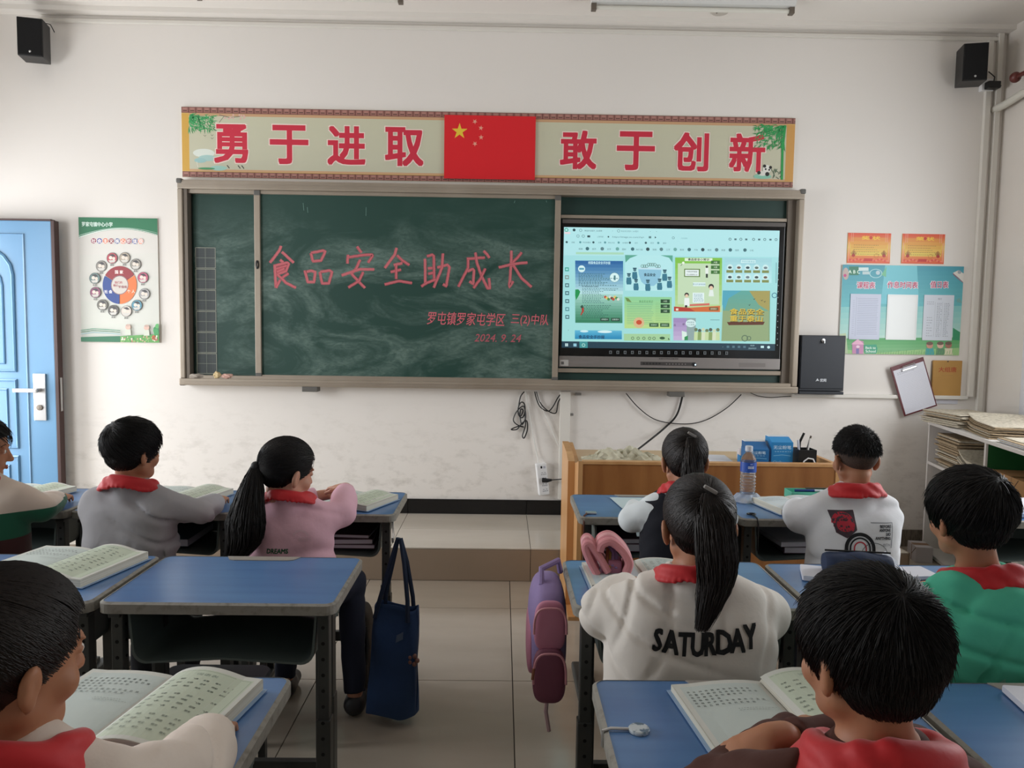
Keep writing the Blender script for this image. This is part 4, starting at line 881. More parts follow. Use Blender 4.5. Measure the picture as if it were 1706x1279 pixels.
# ------------------------------------------------------------------ school desks
M_BLUE = mat('blue_laminate', '#5076a8', .30, noise=(2.2, '#5a82b2', .35, .7), coat=.15, stretch=(1, 9, 1))
M_EDGE = mat('grey_rubber_edge', '#8d8a82', .6, noise=(50, '#6f6a62', .5, .75))
M_GROOVE = mat('beige_pen_groove', '#98928a', .5)
M_STEEL = mat('dark_grey_steel', '#4b4d4b', .45, metal=.4, noise=(8, '#3e403f', .4, .7))
M_TRAY = mat('grey_green_plastic', '#55605d', .5)
HD = .736
def desk_parts():
    t = thing('school_desk', None, 'desk')
    prof = rrect(.008, .008, .592, .392, .022)
    B().prism(prof, HD-.018, HD).obj('tabletop', M_BLUE, t)
    # edging ring
    b = B(); o_ = rrect(0, 0, .6, .4, .03); i_ = rrect(.008, .008, .592, .392, .022); n = len(o_)
    vv = [[b.bm.verts.new((x, y, z)) for x, y in P_] for P_, z in ((o_, HD-.003), (o_, HD-.027), (i_, HD-.030), (i_, HD+.0015))]
    for k in range(4):
        A_, C_ = vv[k], vv[(k+1) % 4]
        for q in range(n): b.bm.faces.new((A_[q], A_[(q+1) % n], C_[(q+1) % n], C_[q]))
    b.obj('edge_band', M_EDGE, t)
    B().prism([(.19, .392), (.41, .392), (.395, .362), (.38, .357), (.22, .357), (.205, .362)], HD+.0003, HD+.0025, r=.0).obj('pen_groove', M_GROOVE, t)
    b = B(); b.box(.012, .012, HD-.0305, .588, .388, HD-.0185); b.obj('underside', M_TRAY, t)
    # tray: U-shaped shell, open to the user
    b = B(); x0, x1, z0, z1, th, r = .075, .535, .565, .70, .006, .035
    out = [(x0-.012, z1), (x0-.004, z0+r)]+[(x0-.004+r-r*math.cos(k*PI/10), z0+r-r*math.sin(k*PI/10)) for k in range(1, 6)]+[(.30, z0+.012)]
    out += [(x1+.004-r+r*math.sin(k*PI/10), z0+r-r*math.cos(k*PI/10)) for k in range(0, 6)]+[(x1+.012, z1)]
    inn = [(x+(th if x < .3 else -th if x > .3 else 0), z+(th if z < z1 else 0)) for x, z in out]
    ya, yb = .035, .34
    R_ = [[b.bm.verts.new((x, y, z)) for x, z in P_] for P_, y in ((out, ya), (out, yb), (inn, yb), (inn, ya))]
    for k in range(4):
        A_, C_ = R_[k], R_[(k+1) % 4]
        for q in range(len(out)-1): b.bm.faces.new((A_[q], A_[q+1], C_[q+1], C_[q]))
    for e_ in (0, len(out)-1): b.bm.faces.new([R_[k][e_] for k in range(4)])
    b.box(x0, yb-.006, z0+.012, x1, yb, z1); b.obj('book_tray', M_TRAY, t, True)
    for s_ in (0, 1):
        f_ = (lambda x: x) if s_ == 0 else (lambda x: .6-x)
        def bx(b, xa, ya, za, xb, yb, zb, r=.003): return b.box(min(f_(xa), f_(xb)), ya, za, max(f_(xa), f_(xb)), yb, zb, r)
        b = B(); bx(b, .022, .03, .30, .052, .062, .702); bx(b, .018, .026, .03, .056, .066, .42); leg = b.obj('leg', M_STEEL, t)
        b2 = B()
        for k in range(9):
            z = .33+.042*k; x = f_(.018); b2.cyl((f_(.037), .0295 if z > .42 else .0255, z), (f_(.037), .031, z), .005, 8)
            xi = f_(.0565) if z < .42 else f_(.0525); b2.cyl((xi, .046, z), (f_(.054), .046, z), .004, 8)
        h = b2.obj('adjustment_holes', mat('hole_dark', '#0a0a0a', .9), leg); h['kind'] = 'stuff'
        b = B(); bx(b, .05, .20, .30, .08, .232, .702); bx(b, .046, .196, .03, .084, .236, .40); leg = b.obj('leg', M_STEEL, t)
        b = B(); bx(b, .015, -.0, .0, .06, .33, .032, .008); bx(b, .045, .09, .0301, .09, .30, .05, .006); b.obj('foot', M_STEEL, t)
        b = B(); bx(b, .02, .02, .690, .05, .36, .7025); b.obj('top_bracket', M_STEEL, t)
    B().box(.07, .21, .16, .53, .232, .20, .003).obj('crossbar', M_STEEL, t)
    return t
proto_desk = desk_parts()
desk_used = [False]
def desk(x, y, label, group, rz=0, lower=0):
    t = proto_desk if not desk_used[0] else copy_tree(proto_desk); desk_used[0] = True
    t.location = (x, y, -lower); t.rotation_euler = (0, 0, rz); t['label'] = label; t['group'] = group; return t
G1 = 'blue school desks of the front row'; G2 = 'blue school desks of the second row'; G3 = 'blue school desks of the third row'
D = {}
for i, (x, l) in enumerate(((1.101, 'blue desk with the tote bag hanging from it, front row by the aisle'), (.489, 'blue desk in front of the pupil in the grey sweater'), (-.123, 'blue desk nearest the open door in the front row'), (-.735, 'blue desk of the front row farthest along under the door'))):
    desk(x, -2.232, l, G1)
desk(2.393, -2.232, 'blue desk before the lectern with the pupil in a navy vest', G1); desk(3.005, -2.232, 'blue desk with water bottle and mint pencil box in front of the pupil in white', G1)
desk(3.93, -2.215, 'blue desk by the shelf unit with white papers at the right edge', G1)
for x, l in ((1.082, 'empty blue school desk with bare top, second row by the aisle'), (.470, 'blue desk with an open book, left neighbour of the empty desk'), (-.142, 'blue desk two places left of the empty desk')): desk(x, -3.152, l, G2)
desk(2.287, -3.152, 'blue desk with pink pencil case and backpack, before the pupil in the lettered sweatshirt', G2); desk(2.899, -3.165, 'blue desk under the navy pencil case in front of the pupil in green', G2)
desk(1.087, -3.937, 'blue desk with large open book in front of the pupil at the lower left', G3); desk(.475, -3.937, 'blue desk left of the one with the large open book, third row', G3)
desk(2.283, -3.937, 'blue desk with open book and bag hook in front of the pupil in brown', G3); desk(2.895, -3.937, 'blue desk with a book at its far side, lower right corner', G3)

# ------------------------------------------------------------------ stools
def stool_parts():
    t = thing('school_stool', None, 'stool'); M_SEAT = mat('stool_seat', '#2b3036', .5)
    B().prism(rrect(-.15, -.12, .15, .12, .03), .405, .422, r=.003).obj('seat', M_SEAT, t)
    for sx in (-1, 1):
        for sy in (-1, 1):
            x, y = sx*.125, sy*.095; B().box(x-.011, y-.011, 0, x+.011, y+.011, .4045, .002).obj('leg', M_STEEL, t)
    for sx in (-1, 1): B().box(sx*.125-.008, -.084, .12, sx*.125+.008, .084, .14, .002).obj('stretcher', M_STEEL, t)
    return t
proto_stool = stool_parts(); stool_used = [False]
def stool(x, y, label):
    t = proto_stool if not stool_used[0] else copy_tree(proto_stool); stool_used[0] = True
    t.location = (x, y, 0); t['label'] = label; t['group'] = 'school stools'; return t

# ------------------------------------------------------------------ lectern
M_PINE = mat('light_pine', '#cf9f6b', .45, noise=(2.2, '#c08d58', .3, .7), stretch=(9, 9, 1), coat=.1)
M_OAK = mat('honey_oak_veneer', '#a8713f', .42, noise=(2.6, '#8f5a2e', .35, .68), stretch=(5, 5, .7), coat=.1)
lt = thing('lectern', 'wooden teacher desk with honey oak front panel below the display', 'teacher desk')
yf = -1.38
B().prism([(yf, .02), (yf, .80), (yf+.14, .765), (yf+.165, .765), (-.86, .81), (-.825, .81), (-.825, .02)], 2.475, 2.497, 'x').obj('side_panel', M_PINE, lt)
B().prism([(yf+.17, .005), (yf+.17, .77), (yf+.3, .80), (-.825, .815), (-.825, .005)], 2.440, 2.4745, 'x').obj('side_board', M_PINE, lt)
B().prism([(yf, .02), (yf, .80), (-.825, .80), (-.825, .02)], 3.742, 3.762, 'x').obj('side_panel', M_PINE, lt)
B().box(2.498, yf+.004, .04, 3.741, yf+.02, .785).obj('front_panel', M_OAK, lt)
B().box(2.4975, yf, .785, 3.7415, yf+.045, .80, .001).obj('top_rail', M_PINE, lt)
B().box(2.4975, yf+.046, .755, 3.7415, -.83, .77).obj('desktop', mat('lectern_top', '#cbb08c', .4), lt)
B().box(2.44, yf, 0, 3.762, -.825, .0195).obj('plinth', M_PINE, lt)
rebase(lt, (3.1, -1.1, 0))
# things on the lectern
def soft(name, label, cat, loc, r, m, seed): return lump(name, label, cat, loc, r, m, None, seed)
M_PAPERB = mat('creamy_rag', '#cfccb8', .95, noise=(14, '#b3ae98', .35, .65), bump=(26, .8))
rg = thing('cloth', 'rumpled cream cleaning cloth on the left end of the teacher desk', 'cloth')
def rag(u, v):
    x = (u-.5)*.40; y = (v-.5)*.16
    e = max(0, 1-abs(2*u-1)**2.2)*max(0, 1-abs(2*v-1)**2)
    z = .012+e*(.042+.016*math.sin(19*u+5*v)+.013*math.sin(31*u-17*v)+.009*math.sin(60*u+23*v))
    return (x+.01*math.sin(40*v+9*u), y+.01*math.sin(33*u), z)
B().sheet(rag, 60, 24, .006).obj('fabric', M_PAPERB, rg, True); rg.location = (2.72, -1.22, .772)
def choco(name, label, x0, x1, y0, z1, sh, colr):
    t = thing(name, label, 'box')
    B().box(x0, y0, .7705, x1, y0+.10, z1-sh, .002).obj('carton', mat(colr[0], colr[1], .45), t)
    B().prism([(y0+.002, z1-sh), (y0+.06, z1), (y0+.10, z1), (y0+.10, z1-sh)], x0+.002, x1-.002, 'x').obj('lid_flap', mat(colr[0]+'_lid', colr[2], .45), t)
    B().box(x0+.004, y0+.058, z1, x1-.004, y0+.098, z1+.005).obj('white_rim', M_WHITEP, t)
    q = Print(x1-x0, z1-sh-.7705, size=(100, 100)); q.text('无尘粉笔', 50, 22, 16, '#bcd9ee', .02, width=78); q.lines(16, 40, 86, 1, 8, 3, '#8fbfe0', .1, dash=8); q.line([(10, 58), (50, 54), (90, 58)], 2.4, '#7fc0e4'); q.text('Chalk', 30, 84, 12, '#8fbfe0')
    q.obj('box_print', M_PR, t, loc=(x0, y0-.0003, .7705)); rebase(t, ((x0+x1)/2, y0+.05, .7705))
choco('chalk_box', 'deep blue chalk carton with open lid on the teacher desk, left of the taller one', 3.335, 3.445, -1.28, .885, .03, ('chalk_blue', '#1865a0', '#1a5f98'))
choco('chalk_box', 'taller bright blue chalk carton beside the black pen holder', 3.46, 3.57, -1.27, .91, .02, ('chalk_blue2', '#1f7fbd', '#2186c2'))
tt = thing('small_carton', 'small flattened blue carton flap left of the chalk boxes', 'box'); B().prism([(3.295, .7705), (3.33, .7705), (3.33, .80), (3.295, .825)], -1.29, -1.25, 'y').obj('carton', mat('chalk_blue2', '#1f7fbd', .45), tt); rebase(tt, (3.31, -1.27, .7705))
pc = thing('pen_holder', 'black square pen holder with pens and scissors on the teacher desk', 'pen holder')
b = B()
for (xa, ya, xb, yb) in ((-.045, -.045, .045, -.04), (-.045, .04, .045, .045), (-.045, -.04, -.04, .04), (.04, -.04, .045, .04)): b.box(xa, ya, 0, xb, yb, .085)
b.box(-.045, -.045, 0, .045, .045, .005); b.obj('cup', M_BLACK, pc)
B().tube([(-.03, 0, .006), (-.025, .0, .12), (-.005, 0, .165)], [.007, .007, .006], 8).obj('pen', M_BLACK, pc); B().cyl((-.0, .01, .006), (.035, .01, .15), .005, 8).obj('pen', mat('pen_grey', '#5d5044', .4), pc); B().cyl((.0, -.02, .006), (.022, -.015, .14), .004, 8).obj('pen', M_CABLEW, pc)
B().cyl((-.025, -.01, .006), (-.038, -.01, .13), .006, 8).obj('pen', mat('pale_pen', '#c9ccd8', .4), pc)
B().tube([(-.03, -.052, .004), (-.02, -.052, .03), (0, -.052, .045), (.025, -.052, .04), (.038, -.052, .015), (.038, -.052, .004)], .0035, 6).obj('white_ring', M_WHITEP, pc)
pc.location = (3.635, -1.25, .7705)
def book_block(name, label, cat, pts, z0, z1, m, group=None):
    t = B().prism(pts, z0, z1).obj(name, m); return tag(t, label, cat, group)
pp = thing('paper_sheet', 'loose white paper lying on the teacher desk behind the bottle', 'paper'); B().prism([(2.98, -1.30), (3.27, -1.31), (3.29, -1.05), (3.02, -1.02)], .7705, .785).obj('sheets', mat('white_paper', '#d8d9e2', .7), pp); rebase(pp, (3.13, -1.17, .7705))
pp = thing('bottle_cap', 'small translucent cap standing behind the chalk cartons', 'cap'); B().lathe([(0, 0), (.02, 0), (.02, .045), (.015, .06), (0, .06)]).obj('cap', mat('pale_cap', '#d9d0cf', .4), pp, True); pp.location = (3.36, -1.10, .7705)

# ------------------------------------------------------------------ shelf unit and papers on the right
M_SHELFW = mat('white_board', '#cfcac6', .5); M_GREENB = mat('green_board', '#155427', .55)
su = thing('shelf_unit', 'white open shelf unit with green back beside the right wall', 'shelf')
SL, SD, SH = 1.65, .36, .875     # length, depth, height ; local x = into the unit, y = towards the camera (negative)
def sb(x0, y0, z0, x1, y1, z1, nm, m): return B().box(x0, y0, z0, x1, y1, z1, .0008).obj(nm, m, su)
sb(0, -.02, 0, SD, 0, SH-.02, 'side_panel', M_SHELFW); sb(0, -SL, 0, SD, -SL+.02, SH-.02, 'side_panel', M_SHELFW); sb(.012, -.86, .03, SD-.012, -.84, SH-.0205, 'divider', M_GREENB); sb(0, -.861, .03, .0115, -.839, SH-.0205, 'edge_strip', M_SHELFW)
sb(-.006, -SL, SH-.02, SD, 0, SH, 'top_board', M_SHELFW); sb(SD-.01, -SL+.02, .03, SD, -.02, SH-.02, 'back_panel', M_GREENB)
sb(0, -.84, .01, SD-.012, -.0205, .03, 'shelf_board', M_SHELFW); sb(0, -SL+.0205, .01, SD-.012, -.861, .03, 'shelf_board', M_SHELFW)
for z in (.33, .595): sb(0, -.84, z, SD-.012, -.0205, z+.018, 'shelf_board', M_SHELFW)
sb(0, -SL+.0205, .565, SD-.012, -.861, .585, 'shelf_board', M_SHELFW); sb(0, -SL+.0205, .30, SD-.012, -.861, .32, 'shelf_board', M_SHELFW)
SUO = (4.915, -.12, 0); SUA = math.radians(-11.0)
su.location = SUO; su.rotation_euler = (0, 0, SUA)
def suw(x, y, z): c, s_ = math.cos(SUA), math.sin(SUA); return (SUO[0]+x*c-y*s_, SUO[1]+x*s_+y*c, z)
M_NEWS = mat('newsprint', '#c4bba9', .9, noise=(60, '#a89f8e', .45, .6), stretch=(1, 1, 6)); M_NEWS2 = mat('old_newsprint', '#a89478', .9, noise=(60, '#8d7a60', .45, .6), stretch=(1, 1, 6))
def news(label, x, y, z, w_, l_, h_, rot, n, m, seed, curl=0):
    "a pile of folded newspapers, every fold a sheet of its own"
    t = thing('newspaper_pile', label, 'newspapers'); rnd = random.Random(seed); zz = 0; dz = h_/n
    for k in range(n):
        a, b_ = w_/2+rnd.uniform(-.018, .012), l_/2+rnd.uniform(-.025, .015); ox, oy = rnd.uniform(-.014, .014), rnd.uniform(-.014, .014); ph = rnd.uniform(0, 6)
        def f(u, v, a=a, b_=b_, ox=ox, oy=oy, ph=ph, zz=zz, k=k): 
            return (ox+(2*u-1)*a, oy+(2*v-1)*b_, zz+dz*.86+curl*(k/n+.3)*(max(0, v-.55)**2*4-.0)+.0015*math.sin(7*u+ph)*(k > 0))
        o = B().sheet(f, 5, 8, dz*.84).obj('newspaper', (m, M_NEWS, M_NEWS2)[rnd.choice((0, 0, 0, 1, 2))], t); zz += dz
    t.location = (x, y, z); t.rotation_euler = (0, 0, rot); return t
x, y, z = suw(.15, -.20, SH+.001); news('pale newspapers slipping off the far end of the shelf unit top', x-.02, y, z, .30, .36, .085, SUA+.25, 14, M_NEWS, 1)
x, y, z = suw(.20, -.62, SH+.001); news('long pile of old folded newspapers on top of the shelf unit', x, y, z, .28, .46, .07, SUA-.1, 12, M_NEWS2, 2, .03)
x, y, z = suw(.17, -1.20, SH+.001); news('flat white papers on the near part of the shelf unit top', x, y, z, .30, .50, .028, SUA, 5, mat('white_news', '#cfd2da', .8), 3)
x, y, z = suw(.17, -.27, .614); news('tall pile of yellowed newspapers in the upper left compartment', x, y, z, .30, .36, .20, SUA, 22, M_NEWS2, 4)
x, y, z = suw(.16, -.63, .614); news('bent newspapers lying in the upper compartment beside the divider', x, y, z, .28, .32, .10, SUA, 10, M_NEWS, 5, .05)
x, y, z = suw(.17, -.35, .349); news('newspapers in the middle compartment of the shelf unit', x, y, z, .28, .42, .16, SUA, 14, M_NEWS2, 6)
def carton(label, loc, s_, rz, m=None):
    t = thing('cardboard_box', label, 'box'); m = m or mat('brown_cardboard', '#a37c52', .8, noise=(4, '#98724a', .3, .7))
    B().box(-s_[0]/2, -s_[1]/2, 0, s_[0]/2, s_[1]/2, s_[2], .002).obj('body', m, t)
    B().box(-s_[0]/2+.002, -.025, s_[2], s_[0]/2-.002, .025, s_[2]+.0006).box(-s_[0]/2-.0006, -.004, .0, -s_[0]/2, .004, s_[2]).obj('tape', mat('brown_tape', '#7d5a38', .4), t)
    B().prism([(-.08, s_[2]-.005), (.0, s_[2]*.35), (.004, s_[2]*.35), (-.072, s_[2]-.005)], -s_[0]/2-.001, -s_[0]/2, 'x').obj('flap_seam', mat('seam_dark', '#5a3f27', .8), t)
    t.location = loc; t.rotation_euler = (0, 0, rz)
carton('brown cardboard box in the green-backed upper compartment', suw(.165, -1.11, .586), (.28, .46, .13), SUA)
carton('small white carton at the foot of the shelf unit near the skirting', (4.80, -.30, 0), (.10, .16, .10), SUA, mat('white_carton', '#b9b4b6', .7))
B()
# papers on the desk by the shelf
for i, (dx, dy, z, w_, l_, m_, lab) in enumerate(((.28, .16, HD+.0032, .30, .22, mat('pale_blue_paper', '#a9bdd6', .7), 'pale blue folder on the desk by the shelf unit'), (.30, .17, HD+.0195, .26, .19, mat('white_paper', '#d8d9e2', .7), 'white exercise book on top of the pale blue folder'))):
    tag(B().prism(rrect(-w_/2, -l_/2, w_/2, l_/2, .004), 0, .015, r=.001).obj('paper_stack', m_), lab, 'papers').location = (3.93+dx, -2.215+dy, z)
# ------------------------------------------------------------------ smooth solid modelling (distance fields -> one skin)
class Field:
    def __init__(s, lo, hi, h):
        s.lo = np.array(lo, np.float32); s.h = h; s.n = np.ceil((np.array(hi)-np.array(lo))/h).astype(int)+1
        s.g = np.full(tuple(s.n), 1.0, np.float32)
        s.ax = [s.lo[i]+h*np.arange(s.n[i], dtype=np.float32) for i in range(3)]
    def _blk(s, lo, hi):
        a = np.clip(np.floor((np.array(lo)-s.lo)/s.h).astype(int), 0, s.n-1); b = np.clip(np.ceil((np.array(hi)-s.lo)/s.h).astype(int)+1, 1, s.n)
        return tuple(slice(i, max(j, i+1)) for i, j in zip(a, b))
    def op(s, fn, lo, hi, k=.01, mode='add'):
        m = k+2.5*s.h; lo = np.array(lo)-m; hi = np.array(hi)+m
        sl = s._blk(lo, hi)
        X = s.ax[0][sl[0]][:, None, None]; Y = s.ax[1][sl[1]][None, :, None]; Z = s.ax[2][sl[2]][None, None, :]
        d = fn(X, Y, Z).astype(np.float32); g = s.g[sl]
        if mode == 'add':
            h = np.maximum(k-np.abs(g-d), 0)/max(k, 1e-6); s.g[sl] = np.minimum(g, d)-h*h*k*.25
        elif mode == 'sub':
            h = np.maximum(k-np.abs(g+d), 0)/max(k, 1e-6); s.g[sl] = np.maximum(g, -d)+h*h*k*.25
    def ell(s, c, r, R=None, k=.01, mode='add'):
        c = np.array(c, float); r = np.array(r, float); R = np.eye(3) if R is None else np.array(R)
        def fn(X, Y, Z):
            x, y, z = X-c[0], Y-c[1], Z-c[2]
            q = [(R[0, i]*x+R[1, i]*y+R[2, i]*z) for i in range(3)]
            k0 = np.sqrt(sum((q[i]/r[i])**2 for i in range(3))); k1 = np.sqrt(sum((q[i]/r[i]**2)**2 for i in range(3)))
            return k0*(k0-1)/np.maximum(k1, 1e-6)
        e = np.sqrt(((R*r)**2).sum(1)); s.op(fn, c-e, c+e, k, mode)
    def cone(s, a, b, ra, rb, k=.01, mode='add', cap=False, flat=None):
        a = np.array(a, float); b = np.array(b, float); ab = b-a; L2 = max(ab@ab, 1e-9); L = L2**.5
        def fn(X, Y, Z):
            x, y, z = X-a[0], Y-a[1], Z-a[2]; t0 = (x*ab[0]+y*ab[1]+z*ab[2])/L2; t = np.clip(t0, 0, 1)
            dx, dy, dz = x-t*ab[0], y-t*ab[1], z-t*ab[2]
            if flat is not None:
                n, kf = flat; q = dx*n[0]+dy*n[1]+dz*n[2]; w_ = (kf-1)
                dx, dy, dz = dx+n[0]*q*w_, dy+n[1]*q*w_, dz+n[2]*q*w_
            d = np.sqrt(dx*dx+dy*dy+dz*dz)-(ra+t*(rb-ra))
            if cap: d = np.maximum(d, (t0-1)*L)
            return d
        m = max(ra, rb); s.op(fn, np.minimum(a, b)-m, np.maximum(a, b)+m, k, mode)
    def box(s, c, hf, R=None, rd=.0, k=.01, mode='add'):
        c = np.array(c, float); hf = np.array(hf, float); R = np.eye(3) if R is None else np.array(R)
        def fn(X, Y, Z):
            x, y, z = X-c[0], Y-c[1], Z-c[2]; q = [np.abs(R[0, i]*x+R[1, i]*y+R[2, i]*z)-(hf[i]-rd) for i in range(3)]
            o = np.sqrt(sum(np.maximum(u, 0)**2 for u in q)); return o+np.minimum(np.maximum(np.maximum(q[0], q[1]), q[2]), 0)-rd
        e = (np.abs(R)*hf).sum(1); s.op(fn, c-e, c+e, k, mode)
    def wrinkle(s, amp, seed=0, f=1.0, lo=None):
        sl = s._blk(s.lo if lo is None else lo, s.lo+s.n*s.h)
        X = s.ax[0][sl[0]][:, None, None]; Y = s.ax[1][sl[1]][None, :, None]; Z = s.ax[2][sl[2]][None, None, :]
        r = np.random.default_rng(seed); p = r.uniform(0, 6.28, 12)
        g = s.g[sl]; m = np.abs(g) < .03
        u = 1.3*np.sin(9*f*Z+6*f*X+p[0])+1.1*np.sin(8*f*Y-7*f*X+p[1])
        n = np.sin(34*f*Z+14*f*X+u*1.6+p[2])+.7*np.sin(30*f*X-22*f*Z+1.5*u+p[3])+.5*np.sin(58*f*Y+40*f*Z+u+p[4])
        cr = lambda q, w_: np.exp(-(np.sin(q)/w_)**2)
        n = 1.1*np.sin(62*f*Z+9*f*X+2.2*np.sin(7*X+p[7])+p[8])*np.clip(.5+np.sin(10*Z+5*Y+p[9]), 0, 1)+.8*n
        bend = .55+.45*np.sin(11*X+p[5])*np.sin(13*Z+p[6])
        c1 = cr(26*f*Z+9*f*X+1.2*u+p[10], .30)*np.clip(np.sin(8*X+5*Z+p[6])+.25, 0, 1)+cr(24*f*X-19*f*Z+1.1*u+p[11], .28)*np.clip(np.sin(9*Z-7*Y+p[5])+.2, 0, 1)
        g += np.where(m, amp*(1.5*c1-.55*n*bend), 0)
    def arrays(s):
        g = s.g; n = g.shape; S = g < 0
        c = [S[i:n[0]-1+i, j:n[1]-1+j, k:n[2]-1+k] for i in (0, 1) for j in (0, 1) for k in (0, 1)]
        al = c[0].copy(); an = c[0].copy()
        for q in c[1:]: al &= q; an |= q
        act = an & ~al; I = np.argwhere(act); idx = np.full(act.shape, -1, np.int64); idx[act] = np.arange(len(I))
        acc = np.zeros((len(I), 3)); cnt = np.zeros(len(I))
        off = [np.array((i, j, k)) for i in (0, 1) for j in (0, 1) for k in (0, 1)]
        val = [g[I[:, 0]+o[0], I[:, 1]+o[1], I[:, 2]+o[2]].astype(float) for o in off]
        for a in range(8):
            for b in range(a+1, 8):
                d = off[b]-off[a]
                if np.abs(d).sum() != 1: continue
                va, vb = val[a], val[b]; cr = (va < 0) != (vb < 0); t = np.where(cr, va/np.where(cr, va-vb, 1), 0)
                acc += np.where(cr[:, None], off[a]+t[:, None]*d, 0); cnt += cr
        V = s.lo+s.h*(I+acc/np.maximum(cnt, 1)[:, None])
        F = []
        for ax in range(3):
            u, w_ = [(1, 2), (2, 0), (0, 1)][ax]
            sh = [slice(0, n[i]) for i in range(3)]; s1 = list(sh); s2 = list(sh)
            s1[ax] = slice(0, n[ax]-1); s2[ax] = slice(1, n[ax])
            A = S[tuple(s1)]; Bm = S[tuple(s2)]; E = np.argwhere(A != Bm)
            ok = (E[:, u] > 0) & (E[:, w_] > 0) & (E[:, u] < n[u]-1) & (E[:, w_] < n[w_]-1); E = E[ok]
            q = []
            for du, dw in ((0, 0), (-1, 0), (-1, -1), (0, -1)):
                P = E.copy(); P[:, u] += du; P[:, w_] += dw; q.append(idx[P[:, 0], P[:, 1], P[:, 2]])
            q = np.stack(q, 1); inside = A[E[:, 0], E[:, 1], E[:, 2]]
            q[~inside] = q[~inside][:, ::-1]; F.append(q)
        F = np.concatenate(F); F = F[(F >= 0).all(1)]
        return V, F
def relax(V, F, n=1, lam=.5):
    for _ in range(n):
        acc = np.zeros_like(V); cnt = np.zeros(len(V))
        for a in range(4):
            for b in ((a+1) % 4, (a-1) % 4): np.add.at(acc, F[:, a], V[F[:, b]]); np.add.at(cnt, F[:, a], 1)
        V = V+lam*(acc/np.maximum(cnt, 1)[:, None]-V)
    return V
def fast_mesh(name, V, F4, F3=None, m=None, parent=None):
    me = bpy.data.meshes.new(name); n3 = 0 if F3 is None else len(F3)
    me.vertices.add(len(V)); me.vertices.foreach_set('co', np.asarray(V, np.float32).ravel())
    loops = np.concatenate([F4.ravel()]+([F3.ravel()] if n3 else [])).astype(np.int32)
    me.loops.add(len(loops)); me.loops.foreach_set('vertex_index', loops)
    st = np.concatenate([np.arange(len(F4))*4]+([len(F4)*4+np.arange(n3)*3] if n3 else [])).astype(np.int32)
    me.polygons.add(len(st)); me.polygons.foreach_set('loop_start', st)
    me.polygons.foreach_set('use_smooth', np.ones(len(st), bool)); me.update(calc_edges=True); me.validate()
    if m: me.materials.append(m)
    o = bpy.data.objects.new(name, me); return link(o, parent)

M_SKIN = mat('skin', '#ad7859', .55, sub=.15, noise=(9, '#a8704f', .4, .75))
M_SKIN2 = mat('skin_light', '#c6927a', .55, sub=.15, noise=(9, '#b98268', .4, .75))
M_HAIR = mat('black_hair', '#0f0b0a', .55, spec=.35); M_HAIRB = mat('dark_brown_hair', '#1a110d', .5, spec=.4)
M_SCALP = mat('scalp_stubble', '#33261f', .8, noise=(260, '#4a372c', .4, .6))
M_SCARF = mat('red_scarf_cloth', '#c2101a', .6, bump=(60, .15), sheen=.2)
M_EYE = mat('eye_white', '#dcd6cf', .25); M_IRIS = mat('eye_dark', '#140c08', .15); M_LIP = mat('lips', '#a05a4c', .45)
def rotm(yaw, pitch, roll):
    "head axes; yaw > 0 turns to the right, pitch > 0 nods down, roll > 0 leans right"
    y, p, r = (math.radians(a) for a in (yaw, pitch, roll))
    Rz = np.array([[math.cos(-y), -math.sin(-y), 0], [math.sin(-y), math.cos(-y), 0], [0, 0, 1]])
    Rx = np.array([[1, 0, 0], [0, math.cos(-p), -math.sin(-p)], [0, math.sin(-p), math.cos(-p)]])
    Ry = np.array([[math.cos(r), 0, math.sin(r)], [0, 1, 0], [-math.sin(r), 0, math.cos(r)]])
    return Rz @ Rx @ Ry
def strands(c, R, s_, rad, d0, d1, K=5, lift=.0, width=.0008, tipdrop=0.0, rng=RNG, curl=.004, base=1.0):
    "hair laid over the skull: directions d0 -> d1 on the unit sphere of the head"
    N = len(d0); t = np.linspace(0, 1, K)[None, :, None]
    om = np.arccos(np.clip((d0*d1).sum(1), -1, 1))[:, None, None]+1e-6
    D = (np.sin((1-t)*om)*d0[:, None, :]+np.sin(t*om)*d1[:, None, :])/np.sin(om)
    lf = base+.012+lift*t*rng.uniform(.2, 1.0, (N, 1, 1))
    P = D*np.array(rad)[None, None, :]*lf
    P[:, :, 2] -= (t[:, :, 0]**2)*tipdrop
    P += rng.normal(0, curl*.25, (N, 1, 3))*t
    W = np.array(c)[None, None, :]+(P*s_) @ np.array(R).T
    return tubes(W, width)
def tubes(W, width, taper=(1, 1, .95, .8, .25)):
    N, K, _ = W.shape; T = np.gradient(W, axis=1); T /= np.linalg.norm(T, axis=2, keepdims=True)+1e-9
    up = np.array([.31, .52, .79]); A = np.cross(T, up); A /= np.linalg.norm(A, axis=2, keepdims=True)+1e-9; Bn = np.cross(T, A)
    tp = np.interp(np.linspace(0, 1, K), np.linspace(0, 1, len(taper)), taper)
    w_ = width if np.ndim(width) else np.full(N, width)
    V = np.zeros((N, K, 3, 3))
    for j in range(3):
        a = 2*PI*j/3; V[:, :, j] = W+(A*math.cos(a)+Bn*math.sin(a))*(tp[None, :, None]*w_[:, None, None])
    base = (np.arange(N)*K*3)[:, None, None]; k = (np.arange(K-1)*3)[None, :, None]; j = np.arange(3)[None, None, :]; j2 = (j+1) % 3
    F = np.stack([base+k+j, base+k+j2, base+k+3+j2, base+k+3+j], -1).reshape(-1, 4)
    return V.reshape(-1, 3), F
def sph(n, rng=RNG):
    d = rng.normal(0, 1, (n, 3)); return d/np.linalg.norm(d, axis=1, keepdims=True)
CAP_C = np.array([0, -.010, .026]); 
